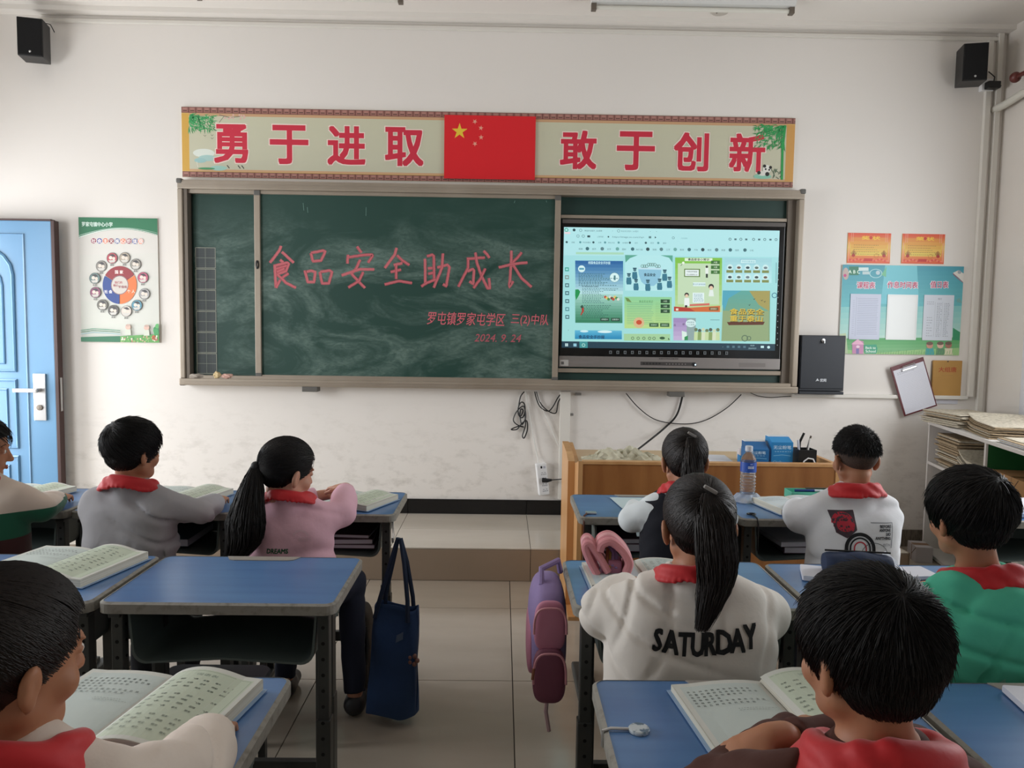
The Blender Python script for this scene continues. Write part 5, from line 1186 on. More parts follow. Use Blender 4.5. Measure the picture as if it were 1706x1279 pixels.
def hand(f, w_, d, nrm, side, curl=.5, s_=1.0, spread=1.0, k=.006):
    "palm, four unequal bent fingers and a thumb leaving the side of the palm; side = +1 when the thumb lies to the cross(d, nrm) side"
    w_, d, nrm = np.array(w_, float), np.array(d, float), np.array(nrm, float); d /= np.linalg.norm(d); nrm -= d*(nrm@d); nrm /= np.linalg.norm(nrm)
    lat = np.cross(d, nrm)*side; R = np.stack([lat, d, nrm], 1)
    f.cone(w_-d*.02, w_+d*.02, .019*s_, .020*s_, k=.015, flat=(nrm, 1.25)); f.ell(w_+d*.035*s_, (.030*s_, .036*s_, .0125*s_), R, k=.012)
    for i, (o, L) in enumerate(((.0215, .050), (.0075, .056), (-.0070, .052), (-.0205, .042))):
        p = w_+d*(.058-.004*abs(i-1.2))*s_+lat*o*s_; dd = d+lat*o*3.2*spread; dd /= np.linalg.norm(dd); a = 0; r = .0072*s_
        for q, (fr, cu) in enumerate(((.44, .35), (.31, .9), (.25, .7))):
            a += curl*cu*(1+.08*i); dv = dd*math.cos(a)+nrm*-math.sin(a); e = p+dv*L*fr*s_; f.cone(p, e, r, r*.92, k=.0025); p = e; r *= .9
    p = w_+d*.018*s_+lat*.022*s_-nrm*.003; dv = (d*.62+lat*.78-nrm*.15); dv /= np.linalg.norm(dv); e = p+dv*.030*s_; f.cone(p, e, .0105*s_, .0085*s_, k=.008)
    dv = d*.9+lat*.25-nrm*.35; dv /= np.linalg.norm(dv); f.cone(e, e+dv*.026*s_, .0083*s_, .007*s_, k=.003)

def sleeve_path(sh, el, wr): return [np.array(q, float) for q in (sh, el, wr)]
def kid(label, X, Y, rz=0.0, head=(0, .0, 1.03), hy=0, hp=8, hr=0, hs=1.0, shz=.83, sw=.125, lean=0.0, el=((-.19, .08, .765), (.19, .08, .765)), wr=((-.07, .27, .775), (.07, .27, .775)),
        top='#999', topm=None, thick=.02, puff=None, hem=.47, legs=None, pants='#22242c', hair='boy', skin=None, scarf=1.0, seed=0, vox=.005, wrk=.004, hood=False, vest=None, collar=None,
        hands=(True, True), hcurl=.5, hairn=2600, hairw=.0009, show_face=True, shoes='#2b2b2e', fat=1.0, handdir=None, cuffs=True, hnorm=None, tail=None):
    skin = skin or M_SKIN
    root = thing('person', label, 'person', (X, Y, 0), rz, 'pupils')
    R = rotm(hy, hp, hr); hc = np.array(head, float); s_ = hs
    def H(p): return hc+R @ (np.array(p, float)*s_)
    if tail: H.tail, H.tailr, H.tailn, H.tiem = tail['p'], tail['r'], tail['n'], tail['tie']
    else: H.tiem = ('black_band', '#121214')
    nb = np.array((0, lean*1.0-.005, shz+.012)); neck_top = H((0, -.022, -.065))
    SH = [np.array((-sw, lean, shz-.056)), np.array((sw, lean, shz-.056))]
    EL = [np.array(e, float) for e in el]; WR = [np.array(w_, float) for w_ in wr]
    legs = legs or (((-.085, .26, .475), (-.09, .24, .085)), ((.085, .26, .475), (.09, .24, .085)))
    # ---- body: one continuous skin
    allp = np.array([nb, hc, *SH, *EL, *WR, *[q for l in legs for q in l]])
    lo = np.minimum(allp.min(0), (-.16, -.12, .0))-.14; hi = np.maximum(allp.max(0), (.16, .12, 1.0))+.14; lo[2] = -.005
    f = Field(lo, hi, vox)
    torso(f, lean, shz, sw, 0.0, fat)
    f.cone(nb-(0, 0, .03), neck_top, .046, .040*s_, k=.03)
    for i in (0, 1):
        f.cone(SH[i], EL[i], .034, .028, k=.02); f.cone(EL[i], WR[i], .028, .019, k=.012)
        if hands[i]:
            d = WR[i]-EL[i] if handdir is None or handdir[i] is None else np.array(handdir[i], float)
            hand(f, WR[i], d, (0, 0, 1) if hnorm is None else hnorm[i], -1 if i == 1 else 1, hcurl, .92)
        k_, a_ = [np.array(q, float) for q in legs[i]]; hp_ = np.array(((-1, 1)[i]*.062, -.01, .485))
        f.cone(hp_, k_, .062, .046, k=.03); f.cone(k_, a_, .044, .027, k=.015); fd = np.array((0, 1, 0)); f.cone(a_, (a_[0], a_[1]+.08, .03), .026, .02, k=.01)
    # head
    f.ell(H(CAP_C*.9), np.array((.071, .087, .080))*s_, R, k=.01); f.ell(H((0, .018, -.034)), np.array((.056, .062, .064))*s_, R, k=.022)
    f.ell(H((0, .052, -.086)), np.array((.022, .018, .016))*s_, R, k=.02); f.cone(H((-.045, .0, -.06)), H((-.012, .052, -.09)), .016*s_, .013*s_, k=.02); f.cone(H((.045, .0, -.06)), H((.012, .052, -.09)), .016*s_, .013*s_, k=.02)
    for q in (-1, 1):
        f.ell(H((q*.036, .052, -.040)), np.array((.021, .018, .020))*s_, R, k=.015)               # cheeks
        f.ell(H((q*.030, .077, -.006)), np.array((.016, .010, .009))*s_, R, k=.008, mode='sub')     # eye sockets
        f.ell(H((q*.030, .068, -.004)), np.array((.013, .010, .008))*s_, R, k=.003)
        f.cone(H((q*.016, .079, .012)), H((q*.044, .070, .012)), .005*s_, .004*s_, k=.01)
        # ear: rim, lobe and hollow
        Re = R @ rotm(q*-22, 0, q*8); ec = H((q*.076, -.010, -.020)); f.ell(ec, np.array((.009, .016, .027))*s_, Re, k=.006)
        f.ell(ec+Re @ np.array((q*.010, .003, .003))*s_, np.array((.006, .011, .019))*s_, Re, k=.004, mode='sub'); f.ell(ec+Re @ np.array((0, .004, -.024))*s_, np.array((.006, .008, .009))*s_, Re, k=.005)
    f.cone(H((0, .078, .0)), H((0, .092, -.034)), .006*s_, .010*s_, k=.008); f.ell(H((-.009, .085, -.037)), np.array((.006, .006, .005))*s_, R, k=.004); f.ell(H((.009, .085, -.037)), np.array((.006, .006, .005))*s_, R, k=.004)
    f.ell(H((0, .074, -.062)), np.array((.020, .010, .006))*s_, R, k=.006); f.cone(H((-.016, .084, -.0615)), H((.016, .084, -.0615)), .0015*s_, .0015*s_, k=.003, mode='sub')
    V, F = f.arrays(); fast_mesh('body', V, F, None, skin, root)
    Rb = Matrix(R.tolist())
    for q in (-1, 1):
        b = B(); b.sphere((0, 0, 0), .0085*s_, 12); o = b.obj('eye', M_EYE, root, True); o.location = H((q*.030, .0715, -.004)); 
        b = B(); b.sphere((0, .0052*s_, 0), (.005*s_, .0042*s_, .005*s_), 10); o2 = b.obj('iris', M_IRIS, o, True); o.rotation_euler = Rb.to_euler()
        b = B(); b.tube([(q*(.014+.008*k), .0785-.004*k+.0004*k, .015+.004*math.sin(k*.9)) for k in range(5)], [.0022, .0026, .0024, .0018, .001], 6); o3 = b.obj('eyebrow', M_HAIR, root, True); o3.location = hc; o3.rotation_euler = Rb.to_euler(); o3.scale = (s_,)*3
    b = B(); b.sphere((0, .0815, -.0585), (.017, .0045, .0032), 10); b.sphere((0, .0815, -.0655), (.014, .005, .0038), 10); o = b.obj('lips', M_LIP, root, True); o.location = hc; o.rotation_euler = Rb.to_euler(); o.scale = (s_,)*3; o['kind'] = 'stuff'
    # ---- hair
    make_hair(root, hair, H, hc, R, s_, hairn, hairw, seed)
    # ---- top
    tm = topm or mat('cloth_%s' % top.strip('#'), top, .88, bump=(26, .5))
    f = Field(np.minimum(allp.min(0), (-.2, -.14, .4))-.12, np.maximum(allp.max(0), (.2, .14, .95))+.12, .006 if vox >= .005 else .005)
    torso(f, lean, shz, sw, thick, fat, top=True)
    arms = (vest is None)
    for i in (0, 1):
        pr = puff or (.044, .044, .040, .028)
        if arms:
            cu = EL[i]+(WR[i]-EL[i])*.86; d = (WR[i]-EL[i]); d /= np.linalg.norm(d)
            mid = (SH[i]+EL[i])/2
            f.cone(SH[i], mid, pr[0], pr[1], k=.03); f.cone(mid, EL[i], pr[1], pr[2], k=.02); f.cone(EL[i], cu, pr[2], pr[3], k=.016, cap=True)
            for t in (.25, .5, .72): p = EL[i]+(WR[i]-EL[i])*t*.8; f.cone(p-d*.002, p+d*.002, (pr[2]*(1-t)+pr[3]*t)*1.09, (pr[2]*(1-t)+pr[3]*t)*1.09, k=.02)
    if hood:
        f.cone((-.075, lean-.045, shz+.012), (0, lean-.085, shz-.02), .03, .04, k=.03); f.cone((.075, lean-.045, shz+.012), (0, lean-.085, shz-.02), .03, .04, k=.03); f.ell((.01, lean-.100, shz-.085), (.115, .040, .105), rotm(0, 0, 12), k=.02); f.cone((-.10, lean-.06, shz-.02), (.05, lean-.125, shz-.17), .022, .018, k=.02); f.cone((.12, lean-.05, shz-.03), (.07, lean-.12, shz-.17), .022, .018, k=.02)
    f.wrinkle(wrk, seed+3)
    f.cone((0, lean-.012, shz-.03), (0, lean-.014, shz+.034), .060, .055, k=.02, cap=True)
    f.cone((0, lean-.012, shz+.092), (0, lean+.0, shz+.17), .050, .085, k=.006, mode='sub')
    f.box((0, 0, hem-.25), (.5, .6, .25), None, k=.004, mode='sub') if hem else None
    V, F = f.arrays(); V = relax(V, F, 1, .5)
    nm = 'vest' if vest else 'sweater'; sw_o = fast_mesh(nm, V, F, None, tm, root)
    bvh = BVHTree.FromPolygons([tuple(v) for v in V], [tuple(int(i) for i in q) for q in F])
    if vest:                    # shirt with sleeves under the vest
        f = Field(np.minimum(allp.min(0), (-.2, -.14, .6))-.12, np.maximum(allp.max(0), (.2, .14, .95))+.12, .006)
        torso(f, lean, shz, sw, thick*.55, fat, top=True)
        for i in (0, 1):
            mid = (SH[i]+EL[i])/2; cu = EL[i]+(WR[i]-EL[i])*.88; f.cone(SH[i], mid, .046, .046, k=.03); f.cone(mid, EL[i], .046, .044, k=.02); f.cone(EL[i], cu, .044, .034, k=.016, cap=True)
        f.cone((-.04, lean-.02, shz+.03), (.04, lean-.02, shz+.03), .03, .03, k=.02)
        f.wrinkle(.004, seed+9); f.cone((0, lean-.008, shz+.062), (0, lean+.01, shz+.15), .050, .075, k=.006, mode='sub'); f.box((0, 0, .35), (.5, .6, .3), None, k=.004, mode='sub')
        V, F = f.arrays(); V = relax(V, F, 1, .5); fast_mesh('shirt', V, F, None, mat('white_shirt', vest, .85, bump=(120, .1)), root)
    # ---- trousers and shoes
    f = Field(np.minimum(allp.min(0), (-.16, -.12, .0))-.1, np.array([max(allp[:, 0].max(), .16)+.1, max(allp[:, 1].max(), .2)+.1, .62]), .007)
    f.ell((0, -.005, .49), (.128*fat, .10, .072), None, k=.03)
    for i in (0, 1):
        k_, a_ = [np.array(q, float) for q in legs[i]]; hp_ = np.array(((-1, 1)[i]*.062, -.01, .488)); f.cone(hp_, k_, .071, .055, k=.03); f.cone(k_, a_, .053, .040, k=.02, cap=True)
    f.wrinkle(.003, seed+5); V, F = f.arrays(); fast_mesh('trousers', V, F, None, mat('cloth_%s' % pants.strip('#'), pants, .85, bump=(120, .1)), root)
    for i in (0, 1):
        a_ = np.array(legs[i][1], float); f = Field(a_-(.08, .10, .09), a_+(.08, .2, .05), .006)
        f.cone((a_[0], a_[1]-.01, .045), (a_[0], a_[1]+.03, .05), .036, .036, k=.01); f.cone((a_[0], a_[1]+.0, .038), (a_[0], a_[1]+.115, .032), .035, .029, k=.02); f.box((a_[0], a_[1]+.05, -.03), (.1, .3, .036), None, k=.002, mode='sub')
        V, F = f.arrays(); fast_mesh('shoe', V, F, None, mat('shoe_%s' % shoes.strip('#'), shoes, .5), root)
    # ---- red scarf
    if scarf: make_scarf(root, lean, shz, scarf, seed, nb, neck_top, thick)
    if collar:
        f = Field((-.14, lean-.14, shz-.06), (.14, lean+.14, shz+.1), .005); ringop(f, (0, lean-.004, shz+.012), .064, .055, .016, .030, -.10); V, F = f.arrays(); fast_mesh('collar', V, F, None, mat('collar_%s' % collar.strip('#'), collar, .85), root)
    return root, sw_o, bvh
def torso(f, lean, shz, sw, t, fat=1.0, top=False):
    k = .05
    f.ell((0, 0, .485), ((.118+t*.8)*fat, .088+t*.8, .08), None, k=k)
    f.ell((0, lean*.3, .57), ((.105+t*1.1)*fat, .074+t, .10), None, k=k)
    f.ell((0, lean*.7, shz-.16), ((.112+t*1.05)*fat, .076+t, .13), None, k=k)
    if top:      # loose cloth hangs straight from the shoulder blades
        f.ell((0, lean*.5, .60), ((.118+t*.8)*fat, .082+t*.8, .16), None, k=k); f.ell((0, lean*.2, .50), ((.118+t*.6)*min(fat, 1.0), .088+t*.6, .09), None, k=k)
        f.cone((-.07*fat, lean-.012, shz-.10), (-.066*fat, -.012, .55), .058+t, .054+t, k=.04); f.cone((.07*fat, lean-.012, shz-.10), (.066*fat, -.012, .55), .058+t, .054+t, k=.04)
    f.ell((0, lean, shz-.075), ((sw-.004+t*.6), .060+t*.8, .060+t*.3), None, k=.04)
    f.cone((-sw, lean, shz-.050), (-.028, lean-.006, shz+.012), .036+t*.6, .034+t*.35, k=.03); f.cone((sw, lean, shz-.050), (.028, lean-.006, shz+.012), .036+t*.6, .034+t*.35, k=.03)
def ringop(f, c, a, b_, th, hz, tilt, k=.006):
    "soft cloth ring round the neck; tilt lowers the front"
    c = np.array(c, float)
    def fn(X, Y, Z):
        x, y = X-c[0], Y-c[1]; z = Z-c[2]-y*-tilt*3
        flare = 1+np.clip(-z, -.05, .06)*3.2
        q = (np.sqrt((x/a)**2+(y/b_)**2)/flare-1)*min(a, b_); return np.sqrt(q**2+(z*th/hz)**2)-th*.5
    f.op(fn, c-(a*1.4, b_*1.4, hz+.05), c+(a*1.4, b_*1.4, hz+.05), k)
def make_scarf(root, lean, shz, s_, seed, nb, nt, bvh):
    f = Field((-.15, lean-.15, shz-.20), (.15, lean+.19, shz+.11), .0045)
    # collar roll following the neck, standing at the nape and falling to the front
    n = 40; rr_ = np.random.default_rng(seed+40); pts = []
    for k in range(n):
        a = 2*PI*k/n; x = (.063+.006*s_)*math.sin(a)*(.9+.1*s_); y = -(.056+.004*s_)*math.cos(a)
        z = shz+.050-.055*(1-math.cos(a))/2+.004*math.sin(3*a+seed); pts.append(np.array((x*1.06, lean-.004+y*1.05, z)))
    for k in range(n):
        a, b_ = pts[k], pts[(k+1) % n]; o = np.array(((a-nb)[0], (a-nb)[1], 0)); o /= np.linalg.norm(o)+1e-9
        f.cone(a, b_, .011*s_, .011*s_, k=.008)
        dn = a+o*.020*s_+np.array((0, 0, -.020*s_)); f.cone(a, dn, .0085*s_, .006*s_, k=.012)
    fr = np.array((0, lean+.070+bvh, shz-.035)); f.ell(fr, (.017, .014, .016), None, k=.008)
    for q in (-1, 1): f.cone(fr, fr+(q*.03, .016, -.11), .012, .020, k=.006, flat=((0, 1, 0), 2.4))
    X = f.ax[0][:, None, None]; Y = f.ax[1][None, :, None]; Z = f.ax[2][None, None, :]
    ang = np.arctan2(X, -Y+lean); f.g -= (np.abs(f.g) < .02)*.0018*np.sin(150*Z+5*ang+seed+2*np.sin(3*ang+seed))
    V, F = f.arrays(); fast_mesh('scarf', V, F, None, M_SCARF, root)

def make_hair(root, style, H, hc, R, s_, n, wdt, seed):
    rng = np.random.default_rng(seed+100)
    st = dict(rad=(.083, .099, .090), slope=.8, z0=.0, fy=.050, fz=.045)
    if style == 'buzz': st.update(rad=(.077, .094, .087), slope=.35, z0=-.005, fy=.055, fz=.055)
    if style == 'fade': st.update(rad=(.0755, .092, .088), slope=.12, z0=.030, fy=.055, fz=.055)
    if style == 'thick': st.update(rad=(.087, .100, .091), slope=.75, z0=-.008)
    if style == 'bowl': st.update(rad=(.091, .102, .090), slope=.45, z0=-.022)
    if style in ('pony', 'ponylow', 'bun'): st.update(rad=(.080, .098, .087), slope=.9, z0=-.012, fy=.060, fz=.050)
    rad = np.array(st['rad']); C = CAP_C
    f = Field(hc-.17, hc+.17, .0042)
    cc = H(C)
    f.ell(cc, (rad-.002)*s_, R, k=.003)
    # cut the hairline: below a sloping plane, and the face
    nrm = np.array((0, -st['slope'], 1.0)); nrm /= np.linalg.norm(nrm); pl = np.array((0, .03, st['z0']))
    Rp = R @ np.array([[1, 0, 0], [0, nrm[2], nrm[1]], [0, -nrm[1], nrm[2]]]); Rp = np.stack([R @ np.array((1, 0, 0)), R @ np.array((0, nrm[2], -nrm[1])), R @ nrm], 1)
    f.box(H(pl-nrm*.12), np.array((.2, .25, .12))*s_, Rp, k=.012, mode='sub')
    f.box(H((0, st['fy']+.1, st['fz']-.12)), np.array((.075, .1, .12))*s_, R, rd=.02, k=.012, mode='sub')
    f.ell(H(np.array((0, -.01, .015))), np.array((.067, .080, .075))*s_, R, k=.004, mode='sub')
    def ok(p): return ((p-pl) @ nrm > -.002) & ~((p[:, 1] > st['fy']-.004) & (p[:, 2] < st['fz']-.004) & (np.abs(p[:, 0]) < .078))
    VV, FF = [], []; nv = 0
    def add(v, q):
        nonlocal nv
        VV.append(v); FF.append(q+nv); nv += len(v)
    if style in ('boy', 'thick', 'bowl', 'pony', 'ponylow', 'bun'):
        nr = np.array((.064, .056, .055)) if style in ('boy', 'thick', 'bowl') else np.array((.058, .046, .050)); nc_ = np.array((0, -.034, -.016)); f.ell(H(nc_), (nr-.003)*s_, R, k=.022)
        d0 = sph(2*n, rng); d0 = d0[(d0[:, 1] < .25) & (d0[:, 2] < .35)][:n//2]
        d1 = d0 + (np.array((0, -.10, -.55)) if style in ('boy', 'thick', 'bowl') else np.array((0, -.5, .9)))*rng.uniform(.5, 1, (len(d0), 1)); d1 /= np.linalg.norm(d1, axis=1, keepdims=True)
        add(*strands(H(nc_), R, s_, nr, d0, d1, 5, .03, rng.uniform(.6, 1.2, len(d0))*wdt, 0, rng, .006, 1.055))
    if style in ('boy', 'thick', 'bowl', 'buzz', 'fade'):
        d0 = sph(n*3, rng); P = C+d0*rad; d0 = d0[ok(P)][:n]
        wh = np.array((.18 if seed % 2 else -.15, -.62, .77)); wh /= np.linalg.norm(wh)
        ax = np.cross(np.tile(wh, (len(d0), 1)), d0); ax /= np.linalg.norm(ax, axis=1, keepdims=True)+1e-9
        L = {'boy': .50, 'thick': .42, 'bowl': .5, 'buzz': .10, 'fade': .14}[style]*rng.uniform(.6, 1.1, (len(d0), 1))*np.where((d0[:, 2:3] < .15) & (d0[:, 1:2] < .2), 1.15, 1)
        # swirl a little
        dirn = np.cross(ax, d0); dirn = dirn+ax*.25; dirn /= np.linalg.norm(dirn, axis=1, keepdims=True)
        d1 = d0*np.cos(L)+dirn*np.sin(L)
        add(*strands(cc, R, s_, rad, d0, d1, 5, {'boy': .03, 'thick': .035, 'bowl': .02, 'buzz': .05, 'fade': .05}[style], rng.uniform(.6, 1.3, len(d0))*wdt, .0, rng, .012, .985))
    else:
        tie = {'pony': np.array((0, -.80, .60)), 'ponylow': np.array((-.25, -.93, -.28)), 'bun': np.array((0, -.75, .66))}[style]; tie /= np.linalg.norm(tie)
        d0 = sph(n*3, rng); P = C+d0*rad; d0 = d0[ok(P)][:n]
        ed = d0.copy(); t = rng.uniform(.55, 1.0, (len(d0), 1)); d1 = d0*(1-t)+tie*t; d1 /= np.linalg.norm(d1, axis=1, keepdims=True)
        add(*strands(cc, R, s_, rad, d0, d1, 6, .0, rng.uniform(.6, 1.3, len(d0))*wdt, 0, rng, .003, .99))
        tp = H(C+tie*(rad+.006))
        if style == 'bun':
            f.ell(H(C+tie*(rad+.022)), np.array((.036, .03, .036))*s_, R, k=.01)
            dd = sph(500, rng); add(*tubes(np.stack([H(C+tie*(rad+.022))+(R @ (np.stack([dd[:, 0]*.038*math.cos(a)-dd[:, 2]*.038*math.sin(a), dd[:, 1]*.032, dd[:, 0]*.038*math.sin(a)+dd[:, 2]*.038*math.cos(a)], 1)).T).T*s_ for a in (0, .3, .6, .9, 1.2)], 1), np.full(500, wdt)))
        else:
            if style == 'pony': path = H.tail
            else: path = H.tail
            path = np.array(path, float); nseg = len(path); path[0] = tp; path[1] = .5*path[1]+.5*(tp+(path[2]-tp)*.3)
            rw = np.array(H.tailr, float)
            for i in range(nseg-1): f_tail.append((path[i], path[i+1], rw[i], rw[i+1]))
            N = H.tailn; ph = rng.uniform(0, 2*PI, N); rr_ = np.sqrt(rng.uniform(.15, 1, N))
            tt = np.linspace(0, 1, 9); ii = tt*(nseg-1); i0 = np.minimum(ii.astype(int), nseg-2); fr = (ii-i0)[:, None]
            def cr(k):
                p0, p1, p2, p3 = path[max(k-1, 0)], path[k], path[k+1], path[min(k+2, nseg-1)]; return p0, p1, p2, p3
            cen = []
            for a, k in zip(fr[:, 0], i0):
                p0, p1, p2, p3 = cr(k); cen.append(.5*((2*p1)+(p2-p0)*a+(2*p0-5*p1+4*p2-p3)*a*a+(3*p1-p0-3*p2+p3)*a**3))
            cen = np.array(cen); rc = np.interp(ii, np.arange(nseg), rw)
            stop = 1.04-.55*rng.uniform(0, 1, N)**1.3
            W = np.zeros((N, 9, 3))
            for j in range(9):
                u = stop*tt[j]; c_ = np.stack([np.interp(u, tt, cen[:, q]) for q in range(3)], 1); r_ = np.interp(u, tt, rc)
                W[:, j, 0] = c_[:, 0]+np.cos(ph+.35*u)*rr_*r_; W[:, j, 1] = c_[:, 1]+np.sin(ph+.35*u)*rr_*r_*.6; W[:, j, 2] = c_[:, 2]
                W[:, j] += rng.normal(0, .0016, (N, 3))*(tt[j] > .2)
            add(*tubes(W, rng.uniform(.7, 1.5, N)*wdt*1.25))
            # flyaway wisps
            for (a, b_, r1, r2) in f_tail: f.cone(a, b_, r1*.74, r2*.74, k=.008, flat=((0, 1, 0), 1.5)) if False else None
            tieo = B(); 
            if H.tiem[0] == 'black_band': tieo.sphere(tuple(tp), .017, 12)
            else: q0 = Vector(tp)+Vector((0, -.012, .012)); tieo.box(q0.x-.016, q0.y-.005, q0.z-.004, q0.x+.016, q0.y+.005, q0.z+.004, .003, rot=(.5, 'Y'))
            H.tieobj = tieo
    V, F = f.arrays(); add(V, F)
    if style in ('fade', 'buzz'):
        g = Field(hc-.14, hc+.14, .005); g.ell(H(CAP_C*.9), np.array((.0725, .0885, .0815))*s_, R, k=.002)
        nr2 = np.array((0, -.8, 1.0)); nr2 /= np.linalg.norm(nr2); Rp = np.stack([R @ np.array((1, 0, 0)), R @ np.array((0, nr2[2], -nr2[1])), R @ nr2], 1)
        g.box(H(np.array((0, .03, -.02))-nr2*.12), np.array((.2, .25, .12))*s_, Rp, k=.006, mode='sub'); g.box(H((0, .155, -.07)), np.array((.09, .1, .12))*s_, R, k=.008, mode='sub')
        v2, f2 = g.arrays(); fast_mesh('clipped_sides', v2, f2, None, M_SCALP, root)
    o = fast_mesh('hair', np.concatenate(VV), np.concatenate(FF), None, M_HAIRB if style in ('pony', 'bun') else M_HAIR, root)
    if getattr(H, 'tieobj', None): H.tieobj.obj('hair_tie', mat(H.tiem[0], H.tiem[1], .6), o, True)
    return o
f_tail = []
# ------------------------------------------------------------------ the pupils
def jacket_mat(name, bands):
    m = mat(name, '#cbbcae', .85, sheen=.2); nt = m.node_tree; N, L = nt.nodes, nt.links; b = N['Principled BSDF']
    tc = N.new('ShaderNodeTexCoord'); sp = N.new('ShaderNodeSeparateXYZ'); r = N.new('ShaderNodeValToRGB'); r.color_ramp.interpolation = 'CONSTANT'
    while len(r.color_ramp.elements) < len(bands): r.color_ramp.elements.new(.5)
    for e, (p, c) in zip(r.color_ramp.elements, bands): e.position = p; e.color = (*lin(c), 1)
    L.new(tc.outputs['Object'], sp.inputs[0]); L.new(sp.outputs['Z'], r.inputs[0]); L.new(r.outputs[0], b.inputs['Base Color']); return m
M_JACKET = jacket_mat('cream_green_maroon_jacket', ((0.0, '#3d1414'), (.70, '#0f5a41'), (.792, '#d6c6b8')))
kid('pupil in a cream and green jacket cut off by the left edge, front row', .295, -2.42, head=(0, .01, 1.0), hy=62, hp=6, hs=1.0, shz=.875, top='#cbbcae', topm=M_JACKET, el=((-.18, .08, .78), (.185, .04, .785)), wr=((-.06, .27, .765), (.12, .27, .768)), seed=1, hair='boy', hairn=900, thick=.03, puff=(.052, .05, .046, .032))
P2 = kid('pupil in light grey sweater with bowl haircut at the front row', .815, -2.42, head=(.012, .0, 1.005), hy=30, hp=2, hs=.97, shz=.862, sw=.118, top='#a6a5a9', el=((-.125, .13, .775), (.222, .04, .778)), wr=((-.02, .27, .766), (.20, .26, .768)), seed=2, hair='bowl', hairn=3000, wrk=.008, scarf=1.15, thick=.026, puff=(.044, .046, .044, .034), pants='#2b2d33')
PK = kid('pupil in pale pink sweatshirt with low ponytail, hands clasped on her desk', 1.365, -2.42, head=(-.008, .0, .940), hy=44, hp=12, hs=1.03, shz=.822, sw=.108, lean=.0, top='#dfb2c1', el=((-.155, .09, .775), (.168, .05, .775)), wr=((.065, .235, .800), (.150, .20, .835)), handdir=((.9, .35, -.02), (-.75, .55, -.05)), seed=3, hair='ponylow', hairn=3000, vox=.004, wrk=.0065,
    thick=.022, puff=(.042, .044, .046, .036), pants='#1a2034', legs=(((-.085, .26, .475), (-.09, .24, .085)), ((.17, .20, .475), (.20, .12, .085))), skin=M_SKIN2,
    tail=dict(p=[(-.095, -.062, .912), (-.108, -.105, .865), (-.112, -.128, .79), (-.118, -.13, .72), (-.155, -.13, .655)], r=[.016, .042, .066, .060, .030], n=1500, tie=('black_band', '#121214')))
P4 = kid('pupil in navy vest over white shirt with ponytail, before the teacher desk', 2.735, -2.42, head=(0, .0, .997), hy=0, hp=4, hs=.97, shz=.868, sw=.105, top='#10131f', vest='#dfe7ea', el=((-.175, .02, .775), (.165, .06, .775)), wr=((-.12, .26, .766), (.08, .27, .766)), seed=4, hair='pony', hairn=2400, scarf=.9, wrk=.002, thick=.018, pants='#151824',
    tail=dict(p=[(0, -.098, 1.055), (.0, -.125, 1.01), (0, -.12, .94), (0, -.118, .88), (.01, -.118, .82)], r=[.014, .032, .040, .032, .012], n=900, tie=('pearl_clip', '#8d8a86')))
P5 = kid('pupil in white printed sweatshirt with cropped hair, front row', 3.335, -2.42, head=(0, .0, 1.012), hy=-4, hp=4, hs=.95, shz=.868, sw=.112, top='#e4e6ea', el=((-.165, .05, .782), (.125, .05, .780)), wr=((-.10, .27, .768), (.07, .28, .766)), seed=5, hair='fade', hairn=5000, hairw=.0007, scarf=1.2, thick=.034, fat=.92, puff=(.050, .054, .054, .042), wrk=.0065, pants='#20242c')
P6 = kid('pupil with long ponytail in white sweatshirt lettered SATURDAY', 2.53, -3.345, head=(.012, .0, 1.01), hy=2, hp=2, hs=.99, shz=.872, sw=.112, top='#e0dad2', el=((-.190, .05, .778), (.190, .05, .778)), wr=((-.09, .28, .768), (.09, .28, .766)), seed=6, hair='pony', hairn=4200, hairw=.0008, scarf=.85, thick=.034, fat=1.28, puff=(.046, .056, .056, .042), wrk=.0065, hem=.555, pants='#1c1e26',
    tail=dict(p=[(.012, -.088, 1.085), (.018, -.122, 1.04), (.020, -.128, .96), (.016, -.130, .905), (-.014, -.152, .822)], r=[.014, .040, .045, .036, .014], n=2400, tie=('pearl_clip', '#8d8a86')))
P7 = kid('pupil in green hooded jacket near the right edge, second row', 3.195, -3.345, head=(-.040, .0, 1.036), hy=-8, hp=2, hs=.95, shz=.872, sw=.135, fat=1.2, top='#52c0a0', hood=True, el=((-.20, .06, .80), (.21, .05, .80)), wr=((-.15, .28, .772), (.08, .28, .768)), seed=7, hair='bowl', hairn=4200, scarf=1.25, thick=.034, puff=(.056, .056, .052, .038), wrk=.0075, pants='#23262e')
P8 = kid('pupil in brown shirt with thick black hair, closest in the foreground', 2.575, -4.10, head=(-.016, .01, 1.040), hy=-18, hp=4, hr=2, hs=.93, shz=.895, sw=.115, top='#47241a', el=((-.175, .10, .80), (.165, .20, .79)), wr=((.03, .30, .775), (-.085, .135, .855)), handdir=(None, (-.95, -.1, -.28)), seed=8, hair='thick', hairn=11000, hairw=.00065, scarf=1.35, vox=.0042, thick=.028, puff=(.050, .048, .044, .034), wrk=.0065, pants='#1a1c22')
P9 = kid('pupil in cream sweater with hair bun at the lower left, second from camera', 1.50, -4.11, head=(-.01, .01, 1.030), hy=30, hp=6, hs=1.0, shz=.895, sw=.12, top='#dccfc3', el=((-.19, .08, .80), (.160, .085, .815)), wr=((-.09, .21, .766), (.13, .30, .766)), seed=9, hair='bun', hairn=8000, hairw=.0007, scarf=1.3, vox=.005, thick=.034, puff=(.056, .058, .056, .042), wrk=.0065, pants='#23242c')
P9[0]['label'] = 'pupil in cream sweater with a hair bun, at the large open book lower left'
